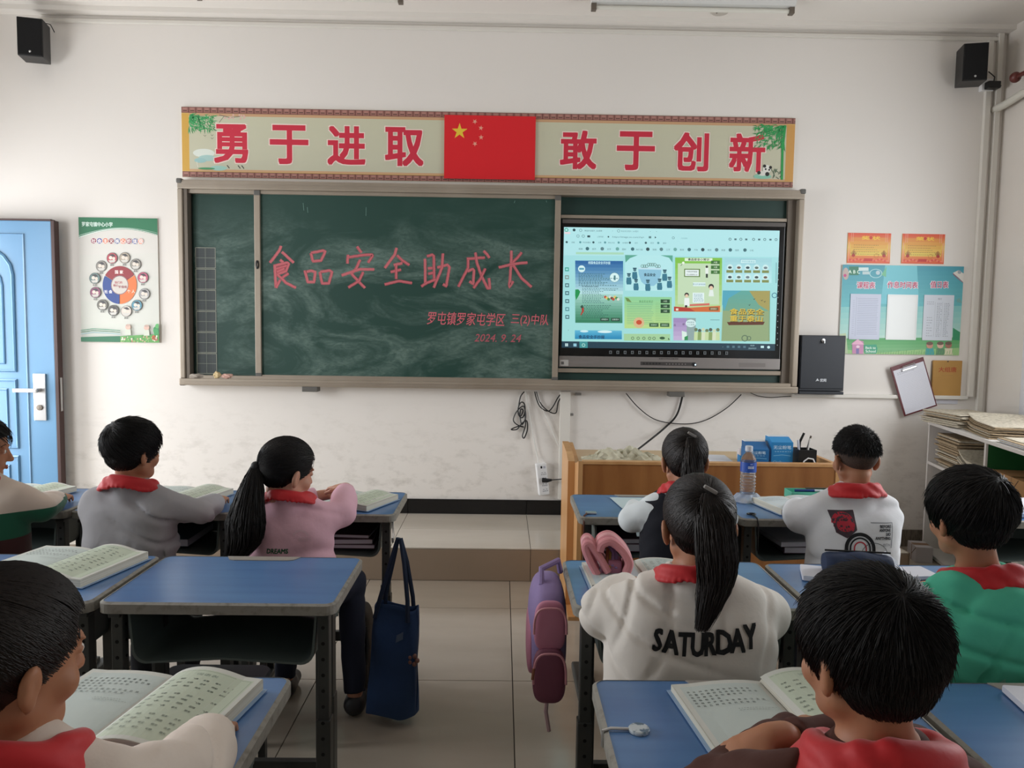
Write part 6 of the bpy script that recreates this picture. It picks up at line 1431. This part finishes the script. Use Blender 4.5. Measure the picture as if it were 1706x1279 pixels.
for (o, *_r), (dx, lab) in zip((P2, PK, P4, P5, P6, P7, P8, P9), ((0, 'stool under the pupil in the grey sweater'), (0, 'stool under the pupil in the pink sweatshirt'), (0, 'stool under the pupil in the navy vest'), (0, 'stool under the pupil in the printed white sweatshirt'), (0, 'stool under the pupil in the SATURDAY sweatshirt'), (0, 'stool under the pupil in green'), (0, 'stool under the pupil in brown'), (0, 'stool under the pupil at the lower left'))):
    stool(o.location.x, o.location.y-.01, lab)
stool(.295, -2.43, 'stool under the pupil at the left edge'); stool(1.27, -2.93, 'empty stool pushed in at the bare desk')

# prints on the clothes
M_INK = print_mat('cloth_print', rough=.85)
q = Print(.26, .12, size=(260, 120))
n = 8
for i, ch in enumerate('SATURDAY'):
    x = 25+i*30; u = (i-3.5)/3.5
    q.text(ch, 31+i*28.2, 52+12*(1-u*u)-5*u, 47, '#16181a', .032, sx=.66, rot=.06*u, slant=.04)
q.drape('lettering', M_INK, P6[1], P6[2], (-.124, -.6, .716), off=.0025)
q = Print(.10, .03, size=(100, 30)); q.text('DREAMS', 50, 15, 16, '#1f5a3c', .03, width=70, slant=.1); q.drape('lettering', M_INK, PK[1], PK[2], (-.065, -.6, .668))
q = Print(.14, .06, size=(140, 60)); q.ring(60, 40, 26, 7, '#d9b3bf', 200, 340); q.text('RISH', 75, 42, 14, '#d9b3bf', .04); q.drape('faded_print', M_INK, PK[1], PK[2], (.0, -.6, .705))
# white sweatshirt of the cropped-hair boy: shield, lines of type, arcs
q = Print(.245, .225, size=(570, 520))
def e5(x, y): return (x-850, y-735)
q.poly([e5(852, 760), e5(1042, 750), e5(1048, 895), e5(970, 958), e5(892, 920)], '#45383f'); q.ring(*e5(950, 850), 62, 46, '#b5283a', 180, 400); q.circ(*e5(960, 860), 62, '#b32c3c', ry=50)
for x, y in ((900, 825), (965, 820)): q.circ(*e5(x, y), 20, '#4a2a34', ry=11)
for x, y in ((885, 870), (930, 868), (985, 870), (905, 905), (965, 915), (1000, 905)): q.circ(*e5(x, y), 9, '#4a2a34', 10)
q.line([e5(1160, 838), e5(1335, 838), e5(1320, 1030)], 5, '#5a5f6a')
for t, x, y in (('BEFORE', 1275, 864), ('ANYONE', 1268, 892), ('DID', 1294, 922), ('ANYTHING', 1250, 953)): q.text(t, *e5(x, y), 22, '#1d2026', .03, width={'BEFORE': 90, 'ANYONE': 92, 'DID': 38, 'ANYTHING': 122}[t], slant=.06)
q.text('EST.N', *e5(1278, 1004), 20, '#6c7078', width=55)
for r_, w_, c in ((105, 26, '#17181c'), (76, 12, '#17181c'), (46, 10, '#b5283a')): q.ring(*e5(1068, 1030), r_, w_, c, 180, 360); q.line([e5(1068-r_, 1030), e5(1068-r_-6, 1160)], w_, c); q.line([e5(1068+r_, 1030), e5(1068+r_+4, 1160)], w_, c)
q.ring(*e5(1180, 1100), 110, 4, '#33353c', 200, 340); q.ring(*e5(1230, 1180), 100, 24, '#17181c', 200, 330, ry=80); q.ring(*e5(1230, 1200), 74, 9, '#17181c', 200, 330, ry=70); q.ring(*e5(1225, 1215), 60, 12, '#b5283a', 200, 330)
q.drape('printed_badge', M_INK, P5[1], P5[2], (-.118, -.6, .622))
# outline drawing on the green jacket
q = Print(.16, .16, size=(160, 160))
q.ring(90, 118, 34, 1.6, '#8fb8a4', 150, 390, ry=20); q.ring(90, 112, 14, 1.6, '#8fb8a4', ry=8); q.ring(90, 112, 11, .8, '#8fb8a4', ry=6)
for a in range(6): q.line([(86+a*3, 96), (80+a*2, 76), (70+a*2, 60-a*2)], 1.4, '#8fb8a4')
q.line([(62, 128), (50, 150)], 1.6, '#8fb8a4'); q.line([(120, 128), (132, 150)], 1.6, '#8fb8a4')
q.drape('outline_drawing', M_INK, P7[1], P7[2], (-.10, -.6, .60))
# ------------------------------------------------------------------ open books and papers
M_PAGE = print_mat('book_page', rough=.75)
def open_book(label, spine, rz, w_=.183, h_=.262, tl=.012, tr=.018, lift=(.010, .028), seed=0, z=HD+.0032, tone=('#c3cdc8', '#c2ccb8'), group=None, tilt=0.0):
    "spine = (x, y) of the gutter's middle; pages bulge up from the gutter"
    t = thing('open_book', label, 'book'); rnd = random.Random(seed)
    def prof(s_, u, T, L):          # height across a page, u = 0 gutter .. 1 outer edge
        return T+L*math.sin(min(1, u*1.25)*PI*.9)**.8*(1-u*.55)*(1 if u > 0 else 0) if u > .001 else T*.5
    for side, T, L, nm in ((-1, tl, lift[0], 'left_page_block'), (1, tr, lift[1], 'right_page_block')):
        b = B(); n = 16
        top = [(side*w_*k/n*(1-.02*(k/n)), prof(side, k/n, T, L)) for k in range(n+1)]
        A_ = [b.bm.verts.new((x, -h_/2, zz)) for x, zz in top]; C_ = [b.bm.verts.new((x, h_/2, zz)) for x, zz in top]
        D_ = [b.bm.verts.new((x, -h_/2, 0.0012)) for x, zz in top]; E_ = [b.bm.verts.new((x, h_/2, 0.0012)) for x, zz in top]
        for k in range(n):
            b.bm.faces.new((A_[k], A_[k+1], C_[k+1], C_[k])); b.bm.faces.new((D_[k+1], D_[k], E_[k], E_[k+1])); b.bm.faces.new((A_[k+1], A_[k], D_[k], D_[k+1])); b.bm.faces.new((C_[k], C_[k+1], E_[k+1], E_[k]))
        b.bm.faces.new((A_[n], D_[n], E_[n], C_[n])); b.bm.faces.new((A_[0], C_[0], E_[0], D_[0]))
        blk = b.obj(nm, mat('page_edge', '#cfccbf', .8, noise=(3, '#bdb9aa', .4, .6), stretch=(1, 1, 160)), t, True)
        q = Print(w_, h_, size=(183, 262))
        q.rect(1, 1, 182, 261, '#cfd0c8'); q.rect(12, 14, 172, 250, tone[0] if side < 0 else tone[1])
        ink = '#4a524c'
        if side > 0:
            q.line([(14, 18), (168, 18), (168, 246)], 1.0, '#8d9a86'); q.text('词语表', 86, 32, 9, '#8a9a8e', width=44)
            for r_ in range(13):
                y = 52+r_*14.5
                if r_ in (3, 8): continue
                for c_ in range(rnd.choice((5, 6, 6))):
                    x = 24+c_*24+rnd.uniform(-1, 1); q.text(rnd.choice(('朋友', '晴朗', '国旗', '敬礼', '飞舞', '古老', '粗壮', '洁白', '安静', '树枝')), x, y+rnd.uniform(-.6, .6), 5.6, ink, res=1)
        else:
            for r_ in range(7):
                y = 36+r_*11
                for c_ in range((11, 12, 9, 5, 12, 10, 0)[r_]): q.text(rnd.choice('早晨绒球汉艳服装扮读静停粗影落荒笛舞狂罚假互所够猜扬臂'), 22+c_*12, y, 6, ink, res=1)
            q.lines(90, 112, 165, 2, 6, 1, '#8a948e', .3, dash=4)
        xf = (lambda p, T=T, L=L, side=side: ((p[0] if side > 0 else p[0]-w_)*.98, p[2]-h_/2, prof(side, (p[0]/w_ if side > 0 else 1-p[0]/w_), T, L)+.0004-p[1]))
        # finer strips so the print follows the bulge
        q2 = Print(w_, h_, size=(183, 262)); q2.F, q2.C, q2.V = [], [], []
        for f_, c_ in zip(q.F, q.C):
            P_ = [q.V[i] for i in f_]; x0_, x1_ = min(p[0] for p in P_), max(p[0] for p in P_)
            if len(P_) == 4 and x1_-x0_ > .03:
                z0_, z1_ = min(p[2] for p in P_), max(p[2] for p in P_); m_ = max(2, int((x1_-x0_)/.011))
                for k in range(m_):
                    a, c2 = x0_+(x1_-x0_)*k/m_, x0_+(x1_-x0_)*(k+1)/m_; bI = len(q2.V)
                    q2.V += [(a, P_[0][1], z0_), (c2, P_[0][1], z0_), (c2, P_[0][1], z1_), (a, P_[0][1], z1_)]; q2.F.append((bI, bI+1, bI+2, bI+3)); q2.C.append(c_)
            else:
                bI = len(q2.V); q2.V += P_; q2.F.append(tuple(range(bI, bI+len(P_)))); q2.C.append(c_)
        o = q2.obj('printed_page', M_PAGE, blk, xf=xf)
    B().box(-w_-.004, -h_/2-.003, 0, w_+.004, h_/2+.003, .0012).obj('cover', mat('book_cover_blue', '#8fa9c9', .5), t)
    t.location = (spine[0], spine[1], z); t.rotation_euler = (tilt, 0, math.radians(rz)); return t
open_book('large open textbook in front of the pupil at the lower left', (1.448, -3.705), -9, seed=1, lift=(.008, .026))
open_book('open textbook under the arm of the pupil in brown', (2.625, -3.705), 6, seed=2, lift=(.008, .024), tr=.02)
open_book('open book left of the bare desk in the second row', (.845, -2.885), -13, seed=3, lift=(.008, .024))
open_book('open book on the desk of the pupil in the grey sweater', (.80, -1.985), -14, w_=.165, h_=.235, seed=4, lift=(.008, .022))
b1 = open_book('open book with raised cover beside the pupil in pink', (1.50, -2.03), -24, w_=.150, h_=.225, seed=5, lift=(.006, .018), z=HD+.004)
open_book('open book at the elbow of the pupil cut off by the left edge', (.15, -1.97), -16, w_=.160, h_=.235, seed=6, lift=(.006, .016))
open_book('open book mostly hidden behind the pupil with the long ponytail', (2.50, -2.92), 2, w_=.16, h_=.20, seed=7, lift=(.004, .012), tone=('#bfced2', '#c0ccc8'))
open_book('thick open notebook beside the pupil in the printed white sweatshirt', (3.30, -2.035), 12, w_=.150, h_=.215, seed=8, tl=.020, lift=(.004, .008), tone=('#c9d3d6', '#c9d3d6'))
def slab(name, label, cat, c, wh, rz, zz, h_, m, prints=None):
    t = thing(name, label, cat); B().prism(rrect(-wh[0]/2, -wh[1]/2, wh[0]/2, wh[1]/2, .004), 0, h_, r=.0012).obj('page_block', m, t)
    if prints: prints(t, h_)
    t.location = (c[0], c[1], zz); t.rotation_euler = (0, 0, math.radians(rz)); return t
M_PAPER = mat('white_paper', '#d8d9e2', .7); M_PAPERC = mat('pale_cyan_paper', '#c3d6da', .7)
HZ = HD+.003
slab('exercise_book', 'closed white exercise book left of the navy pencil case', 'book', (3.045, -2.90), (.15, .11), -18, HZ, .014, M_PAPER)
slab('exercise_book', 'white notebook at the lower right corner of the picture', 'book', (3.16, -3.70), (.17, .22), -8, HZ, .012, M_PAPER)
# worksheet hanging over the desk edge
t = thing('worksheet', 'pale worksheet hanging over the edge beside the pupil in the navy vest', 'paper')
def wsf(u, v):
    y = -1.90-.40*v; x = 2.555+.15*u+.045*v; z = HZ+.001 if v < .78 else HZ+.001-max(0, (v-.83))*.32+.0; return (x, y, max(z, HZ-.06))
B().sheet(wsf, 4, 24, .0008).obj('sheet', M_PAPERC, t, True)
# white folded tissue
tag(B().tube([(0, 0, 0), (.004, 0, .03), (-.004, 0, .055)], [.045, .025, .003], 5).obj('tissue', mat('tissue', '#d5dae4', .8)), 'crumpled white tissue standing behind the navy pencil case', 'tissue').location = (3.245, -2.83, HZ+.001)
slab('exercise_book', 'white sheets with green edge beside the tissue', 'book', (3.30, -2.87), (.12, .09), 6, HZ, .010, M_PAPER)

# ------------------------------------------------------------------ bottle
bt = thing('water_bottle', 'clear plastic water bottle with blue label on the front desk', 'bottle')
M_PET = mat('clear_pet', '#e9eef2', .06); nt = M_PET.node_tree.nodes['Principled BSDF']; nt.inputs['Transmission Weight'].default_value = .92; nt.inputs['IOR'].default_value = 1.18
pr = [(0, 0), (.026, 0), (.031, .006), (.032, .02)]
for k in range(7): z = .024+k*.0135; pr += [(.0318, z), (.0296, z+.004), (.0296, z+.008), (.0318, z+.011)]
pr += [(.0318, .122), (.0322, .124), (.0322, .165), (.0318, .168), (.030, .178), (.022, .192), (.013, .203), (.0125, .210)]
B().lathe(pr, n=28).obj('bottle_body', M_PET, bt, True); B().lathe([(.0327, .124), (.0327, .165)], n=32).obj('label', mat('bottle_label', '#2450a8', .4), bt, True, label='deep blue paper label')
B().lathe([(0, .21), (.0155, .21), (.0155, .228), (.013, .231), (0, .231)], n=24).obj('cap', mat('frosted_cap', '#c9ccd4', .4), bt, True)
q = Print(.034, .036, size=(34, 36)); 
for x in (9, 17, 26): q.rect(x-3.4, 12, x+3.4, 22, '#e4e8f0'); q.rect(x-1.6, 15, x+1.6, 19, '#4a73bd')
q.rect(14, 3, 24, 5, '#b9c9e6'); q.poly([(0, 24), (34, 29), (34, 34), (0, 34)], '#4a86d0')
q.obj('label_print', M_PR, bt, xf=lambda p: (.0331*math.sin((p[0]-.017)/.0331), -.0331*math.cos((p[0]-.017)/.0331)+p[1]*.4-.0002, p[2]+.126))
bt.location = (3.125, -1.93, HZ)
pf = thing('plastic_film', 'crumpled clear plastic wrapper round the foot of the water bottle', 'wrapper')
def film(u, v):
    a = 2*PI*u; r = .037+.036*v+.006*math.sin(7*a+3*v); return (r*math.cos(a), r*.8*math.sin(a), .03*(1-v)**1.3+.004*math.sin(11*a)*v*(1-v)+.002)
mf = mat('clear_film', '#dde2e8', .25); b_ = mf.node_tree.nodes['Principled BSDF']; b_.inputs['Transmission Weight'].default_value = .6; b_.inputs['IOR'].default_value = 1.1
B().sheet(film, 48, 6, 0).obj('film', mf, pf, True); pf.location = (3.125, -1.93, HZ)
# mint pencil box with pens
pb = thing('pencil_box', 'open mint green pencil box on the far side of the front desk', 'pencil box')
M_MINT = mat('mint_plastic', '#5fbba2', .4)
b = B(); b.box(-.115, -.04, 0, .115, .04, .004); b.box(-.115, -.04, .004, .115, -.036, .032); b.box(-.115, .036, .004, .115, .04, .034); b.box(-.115, -.036, .004, -.111, .036, .032); b.box(.111, -.036, .004, .115, .036, .032); b.obj('tray', M_MINT, pb)
B().cyl((-.09, -.01, .034), (-.01, -.018, .036), .006, 10).obj('pen', mat('blue_pen', '#1c3a7c', .3), pb); B().cyl((-.01, -.018, .036), (.03, -.022, .036), .005, 10).obj('pen_cap', M_PAPER, pb)
B().box(-.03, .018, .035, .085, .028, .040).obj('ruler', mat('dark_pencil', '#4a3c2e', .5), pb); B().box(.01, -.03, .034, .09, -.018, .037).obj('clear_ruler', mat('clear_ruler', '#b9d6cf', .3), pb)
pb.location = (3.435, -1.865, HZ)
# navy pencil case
nc = thing('pencil_case', 'soft navy pencil case with teal print in front of the pupil in green', 'pencil case')
def ncf(u, v):
    a = 2*PI*v; x = (u-.5)*.20; e = (1-abs(2*u-1)**5)**.3 if 0 < u < 1 else .02
    return (x, .042*e*math.cos(a)*(1+.05*math.sin(14*u)), .038+.036*e*math.sin(a)*(1+.07*math.sin(11*u+2))*(1 if math.sin(a) > 0 else .95))
B().sheet(ncf, 24, 20).obj('fabric_body', mat('navy_fabric', '#1c2b48', .75, bump=(60, .3)), nc, True)
B().tube([(x/100, .002, .0755+.003*math.sin(14*(x/100/.2+.5))*0) for x in range(-9, 10, 2)], .003, 6).obj('zip', M_BLACK, nc)
q = Print(.12, .03, size=(120, 30)); q.rect(4, 3, 110, 26, '#2b5f80'); q.text('SPACE', 56, 9, 10, '#5fa5bd', .03, width=84); q.text('TRAVEL', 58, 20, 9, '#86b3c2', .02, width=80); q.rect(104, 2, 110, 28, '#6fb0c0')
q.obj('printed_patch', M_PR, nc, loc=(-.06, -.035, .040), xf=lambda p: (p[0], p[1]+p[2]*.55-.0035, p[2]*.9))
B().tube([(-.05, -.047, .035), (-.02, -.051, .022), (.0, -.05, .012)], .005, 6).obj('pull_tab', M_PAPER, nc)
nc.location = (3.125, -2.90, HZ); nc.rotation_euler = (0, 0, math.radians(-8))
# pink pencil case standing open
pk = thing('pencil_case', 'pink zip pencil case standing open on the desk corner above the backpack', 'pencil case')
M_PINK = mat('pink_canvas', '#d58f95', .7, bump=(70, .25)); M_PINKL = mat('pink_canvas_light', '#e3a9ad', .7, bump=(70, .25)); M_PINKD = mat('pink_zip', '#c57c86', .6); M_PURP = mat('purple_fabric', '#8f7cab', .75, bump=(60, .2))
def crom(P, n=5):
    P = [Vector(q) for q in P]; out = []
    for i in range(len(P)-1):
        a, b_, c, d_ = P[max(i-1, 0)], P[i], P[i+1], P[min(i+2, len(P)-1)]
        for k in range(n): t = k/n; out.append(.5*((2*b_)+(c-a)*t+(2*a-5*b_+4*c-d_)*t*t+(3*b_-a-3*c+d_)*t**3))
    return out+[P[-1]]
def arch(b, x0, z0, x1, z1, h_, y0, y1, bow, thick):
    def f(u, v):
        a = PI*u; return (0, 0, 0)
for i, (pts, wd) in enumerate(((((-.030, .0), (-.050, .035), (-.066, .075), (-.060, .088), (-.048, .080), (-.022, .045), (.0, .008)), .011), (((-.026, .066), (-.018, .086), (.006, .094), (.034, .074), (.052, .05), (.058, .03), (.050, .006)), .013))):
    for j, dy in enumerate((-.035, -.012, .012, .035)):
        m_ = (M_PINK, M_PINKD, M_PINKL, M_PINK)[j]; fine = crom([(x, dy, z+wd) for x, z in pts])
        B().tube(fine, [wd*(1 if j != 1 else .8)]*len(fine), 10).obj('padded_wall' if j != 1 else 'zip', m_, pk, True)
def lin_(u, v):
    a = -.1+PI*1.1*u; return (.012+.036*math.cos(a), -.04+.08*v, .030+.05*max(0, math.sin(a)))
B().box(-.02, -.03, .003, .04, .03, .05, .01, 3).obj('lining', mat('pink_lining', '#a66f88', .8), pk, True)
for x, z, m_ in ((-.004, .072, mat('brown_wood_pen', '#7a4a30', .5)), (.012, .064, M_PURP), (.022, .058, M_PURP), (.004, .06, mat('yellow_pencil', '#a98a3e', .5))): B().tube([(x, -.03, z-.03), (x+.004, 0, z), (x-.006, .02, z+.012)], .005, 8).obj('pencil', m_, pk, True)
pk.location = (2.405, -2.90, HZ+.0005); pk.rotation_euler = (0, 0, math.radians(-4))
# backpack hanging at the desk side
bk = thing('backpack', 'pink and purple backpack hanging from the left side of the desk', 'backpack')
def bag_mesh(w_, d_, h_, nm, m_, off=(0, 0, 0), sq=3.2, par=bk, top=.9):
    def f(u, v):
        a = 2*PI*u; t = -PI/2+PI*v; ce = abs(math.cos(t))**(2/sq); se = math.copysign(abs(math.sin(t))**(2/sq), math.sin(t)); ca = math.copysign(abs(math.cos(a))**(2/sq), math.cos(a)); sa = math.copysign(abs(math.sin(a))**(2/sq), math.sin(a))
        k = 1-(1-top)*(v)
        return (off[0]+w_/2*ce*ca*k, off[1]+d_/2*ce*sa*k, off[2]+h_/2+h_/2*se)
    return B().sheet(f, 36, 20).obj(nm, m_, par, True)
bag_mesh(.116, .27, .30, 'main_body', M_PURP); bag_mesh(.092, .03, .14, 'upper_pocket', mat('rose_nylon', '#bd7a92', .6, bump=(50, .3)), (0, -.135, .135)); bag_mesh(.096, .045, .155, 'front_pocket', mat('dark_rose_nylon', '#7c4458', .6, bump=(50, .3)), (0, -.142, -.008))
bag_mesh(.03, .20, .17, 'side_pocket', mat('rose_nylon', '#bd7a92', .6), (-.045, 0, .03))
def zipc(z0, h_, yy): return [(.044*math.copysign(abs(math.cos(a))**.6, math.cos(a)), yy, z0+h_*abs(math.sin(a))**.6) for a in [PI*k/16 for k in range(17)]]
B().tube(zipc(.055, .085, -.168), .0035, 6).obj('zip', mat('zip_rose', '#c98a94', .5), bk); B().tube(zipc(.19, .072, -.157), .0035, 6).obj('zip', mat('zip_rose', '#c98a94', .5), bk)
B().tube([(-.044, -.17, .10), (-.047, -.172, .07)], .004, 6).obj('zip_pull', mat('copper_pull', '#8d5a45', .4), bk)
B().tube([(-.02, -.05, .29), (-.02, -.03, .33), (.03, 0, .345), (.04, .04, .30)], .009, 8).obj('carry_loop', M_PURP, bk, True)
B().tube([(.0, -.10, .01), (-.005, -.11, -.05), (.005, -.105, -.11)], .006, 6).obj('hanging_strap', mat('pale_pink_strap', '#c9a9ad', .7), bk)
bk.location = (2.236, -2.87, .425)
# navy tote bag hanging from the front desk
tb = thing('tote_bag', 'navy blue canvas tote bag hanging from the front desk by the aisle', 'bag')
M_NAVY = mat('navy_canvas', '#1b3a66', .8, noise=(5, '#16304f', .35, .7), bump=(90, .3))
def totef(u, v):
    a = 2*PI*u; ca, sa = math.cos(a), math.sin(a); e = .5
    x = .088*math.copysign(abs(ca)**.55, ca)*(1.0-.10*v+.14*math.sin(PI*v)*.4); y = (.035+.022*(1-v))*math.copysign(abs(sa)**.75, sa)
    x += .012*math.sin(5*v+2)*sa; y += .006*math.sin(9*u*PI+6*v)+.010*math.sin(3.2*PI*v+2*PI*u)*v
    return (x*.98, y, .37*v+.006*math.sin(3*a)*v)
b = B().sheet(totef, 48, 26); bmesh.ops.contextual_create(b.bm, geom=[e for e in b.bm.edges if e.is_boundary and all(v_.co.z < .02 for v_ in e.verts)])
o = b.obj('canvas_body', M_NAVY, tb, True); md = o.modifiers.new('thickness', 'SOLIDIFY'); md.thickness = .003
for y0, x0 in ((-.035, -.01), (.03, .0)):
    pts = [(-.055+x0, y0, .33), (-.05, y0*.8, .40), (-.022, y0*.4, .52), (-.004, 0, .600), (.006, 0, .600), (.028, y0*.4, .52), (.050, y0*.8, .40), (.056, y0, .33)]
    B().tube(pts, .0085, 6).obj('handle', mat('navy_strap', '#14253f', .8), tb, True)
B().prism([(.02, .26), (.045, .275), (.045, .30), (.022, .285)], -.048, -.046, 'y').obj('woven_label', mat('grey_label', '#54657f', .7), tb)
q0 = B()
for a in range(5): q0.sphere((.082+.014*math.cos(a*1.257), -.035, .205+.014*math.sin(a*1.257)), .0085, 8)
o = q0.obj('flower_charm', mat('charm', '#7a5348', .5), tb, True); o['kind'] = 'stuff'
tb.scale = (1.04, 1, 1.07); tb.location = (1.712, -2.345, .040); tb.rotation_euler = (0, math.radians(2), math.radians(-14))
hk = thing('bag_hook', 'steel wire hook under the desk corner holding the navy tote bag', 'hook'); B().tube([(1.69, -2.20, .703), (1.70, -2.27, .700), (1.712, -2.335, .690), (1.713, -2.362, .672), (1.713, -2.372, .692)], .004, 8).obj('wire', M_CHROME, hk, True); rebase(hk, (1.70, -2.27, .70))
db = thing('backpack', 'dark grey brown backpack on the floor behind the navy tote bag', 'backpack')
bag_mesh(.10, .17, .36, 'main_body', mat('dark_taupe_nylon', '#3a332e', .7, noise=(14, '#4d453d', .45, .6)), par=db); bag_mesh(.09, .04, .16, 'front_pocket', mat('dark_taupe_pocket', '#463d35', .7), (0, -.085, .04), par=db)
B().tube([(.03, -.085, .30), (.04, -.10, .24), (.035, -.10, .16)], .008, 6).obj('strap', M_BLACK, db, True)
db.location = (1.575, -2.12, .0515); db.location = (1.79, -2.10, 0); db.location = (1.558, -2.135, .002)
# bag hooks on desk edges
hk = thing('bag_hook', 'folding bag hook with marbled white disc on the desk of the pupil in brown', 'hook')
B().lathe([(0, 0), (.0185, 0), (.019, .004), (.017, .006), (0, .006)], n=28).obj('disc', mat('marble_disc', '#c3cdd2', .2, noise=(60, '#5b7488', .5, .6)), hk); B().tube([(-.018, 0, .003), (-.05, 0, .004), (-.063, 0, .0), (-.064, 0, -.028), (-.055, 0, -.034)], .003, 8).obj('wire_arm', M_CHROME, hk, True)
hk.location = (2.345, -3.735, HZ-.002)
hk = thing('bag_hook', 'silver clip with brown strap at the corner of the desk before the lectern', 'hook')
B().box(-.02, -.015, 0, .022, .015, .006, .002).obj('plate', M_CHROME, hk); B().tube([(-.015, -.01, .003), (-.03, -.045, .002), (-.032, -.062, -.02), (-.03, -.062, -.12), (-.03, -.062, -.2)], .0035, 6).obj('strap', mat('brown_strap', '#5a3428', .7), hk); hk.location = (2.443, -2.17, HZ-.002)
hk = thing('bag_hook', 'black ring hook at the edge of the desk with the water bottle', 'hook')
B().tube([(.016*math.cos(a), .011*math.sin(a), .003) for a in [2*PI*k/14 for k in range(14)]], .0032, 6, closed=True).tube([(.0, -.011, .003), (.002, -.06, .002), (.002, -.076, -.02), (.002, -.076, -.12)], .003, 6).obj('ring_hook', M_BLACK, hk, True); hk.location = (3.065, -2.165, HZ-.001)
# books inside the desk trays
def tray_book(x, y, z, w_, l_, h_, m_, label, rz=0):
    t = thing('book', label, 'book'); B().box(-w_/2, -l_/2, 0, w_/2, l_/2, .0015).box(-w_/2, -l_/2, h_-.0015, w_/2, l_/2, h_).box(-w_/2, -l_/2, 0, -w_/2+.002, l_/2, h_).obj('cover', m_, t); B().box(-w_/2+.003, -l_/2+.003, .0016, w_/2-.003, l_/2-.003, h_-.0016).obj('page_block', M_PAPER, t)
    t.location = (x, y, z); t.rotation_euler = (0, 0, math.radians(rz))
MB1 = mat('cover_brown', '#4a3036', .5); MB2 = mat('cover_purple_grey', '#5d4a58', .5); MB3 = mat('cover_rose', '#7a4a5e', .5)
ZT = .586
tray_book(1.52, -2.03, ZT, .19, .26, .016, MB2, 'grey purple book at the bottom of the tray by the tote bag'); tray_book(1.50, -2.03, ZT+.0165, .20, .26, .020, MB1, 'dark brown book in the middle of the tray by the tote bag', 3); tray_book(1.51, -2.02, ZT+.037, .18, .25, .014, MB1, 'thin brown book on top in the tray by the tote bag', -4)
tray_book(2.60, -2.03, ZT, .20, .26, .03, MB3, 'rose covered book in the tray of the desk before the lectern'); tray_book(2.62, -2.03, ZT+.031, .19, .26, .02, MB2, 'grey book on the rose one in the tray before the lectern', 4)
tray_book(3.30, -2.03, ZT, .20, .26, .025, MB2, 'dark book in the tray under the pencil box desk'); tray_book(3.27, -2.03, ZT+.026, .19, .25, .018, M_PAPER, 'white book on top in the tray under the pencil box desk', 5)
tray_book(.80, -2.03, ZT, .20, .26, .03, mat('cover_teal', '#2e4a52', .5), 'dark teal book in the tray before the pupil in the grey sweater')
bpy.data.objects.remove(_to)
for o in [x for x in bpy.data.objects if x.name.startswith('school_stool') and x.parent is None and not x.get('label')]: bpy.data.objects.remove(o)
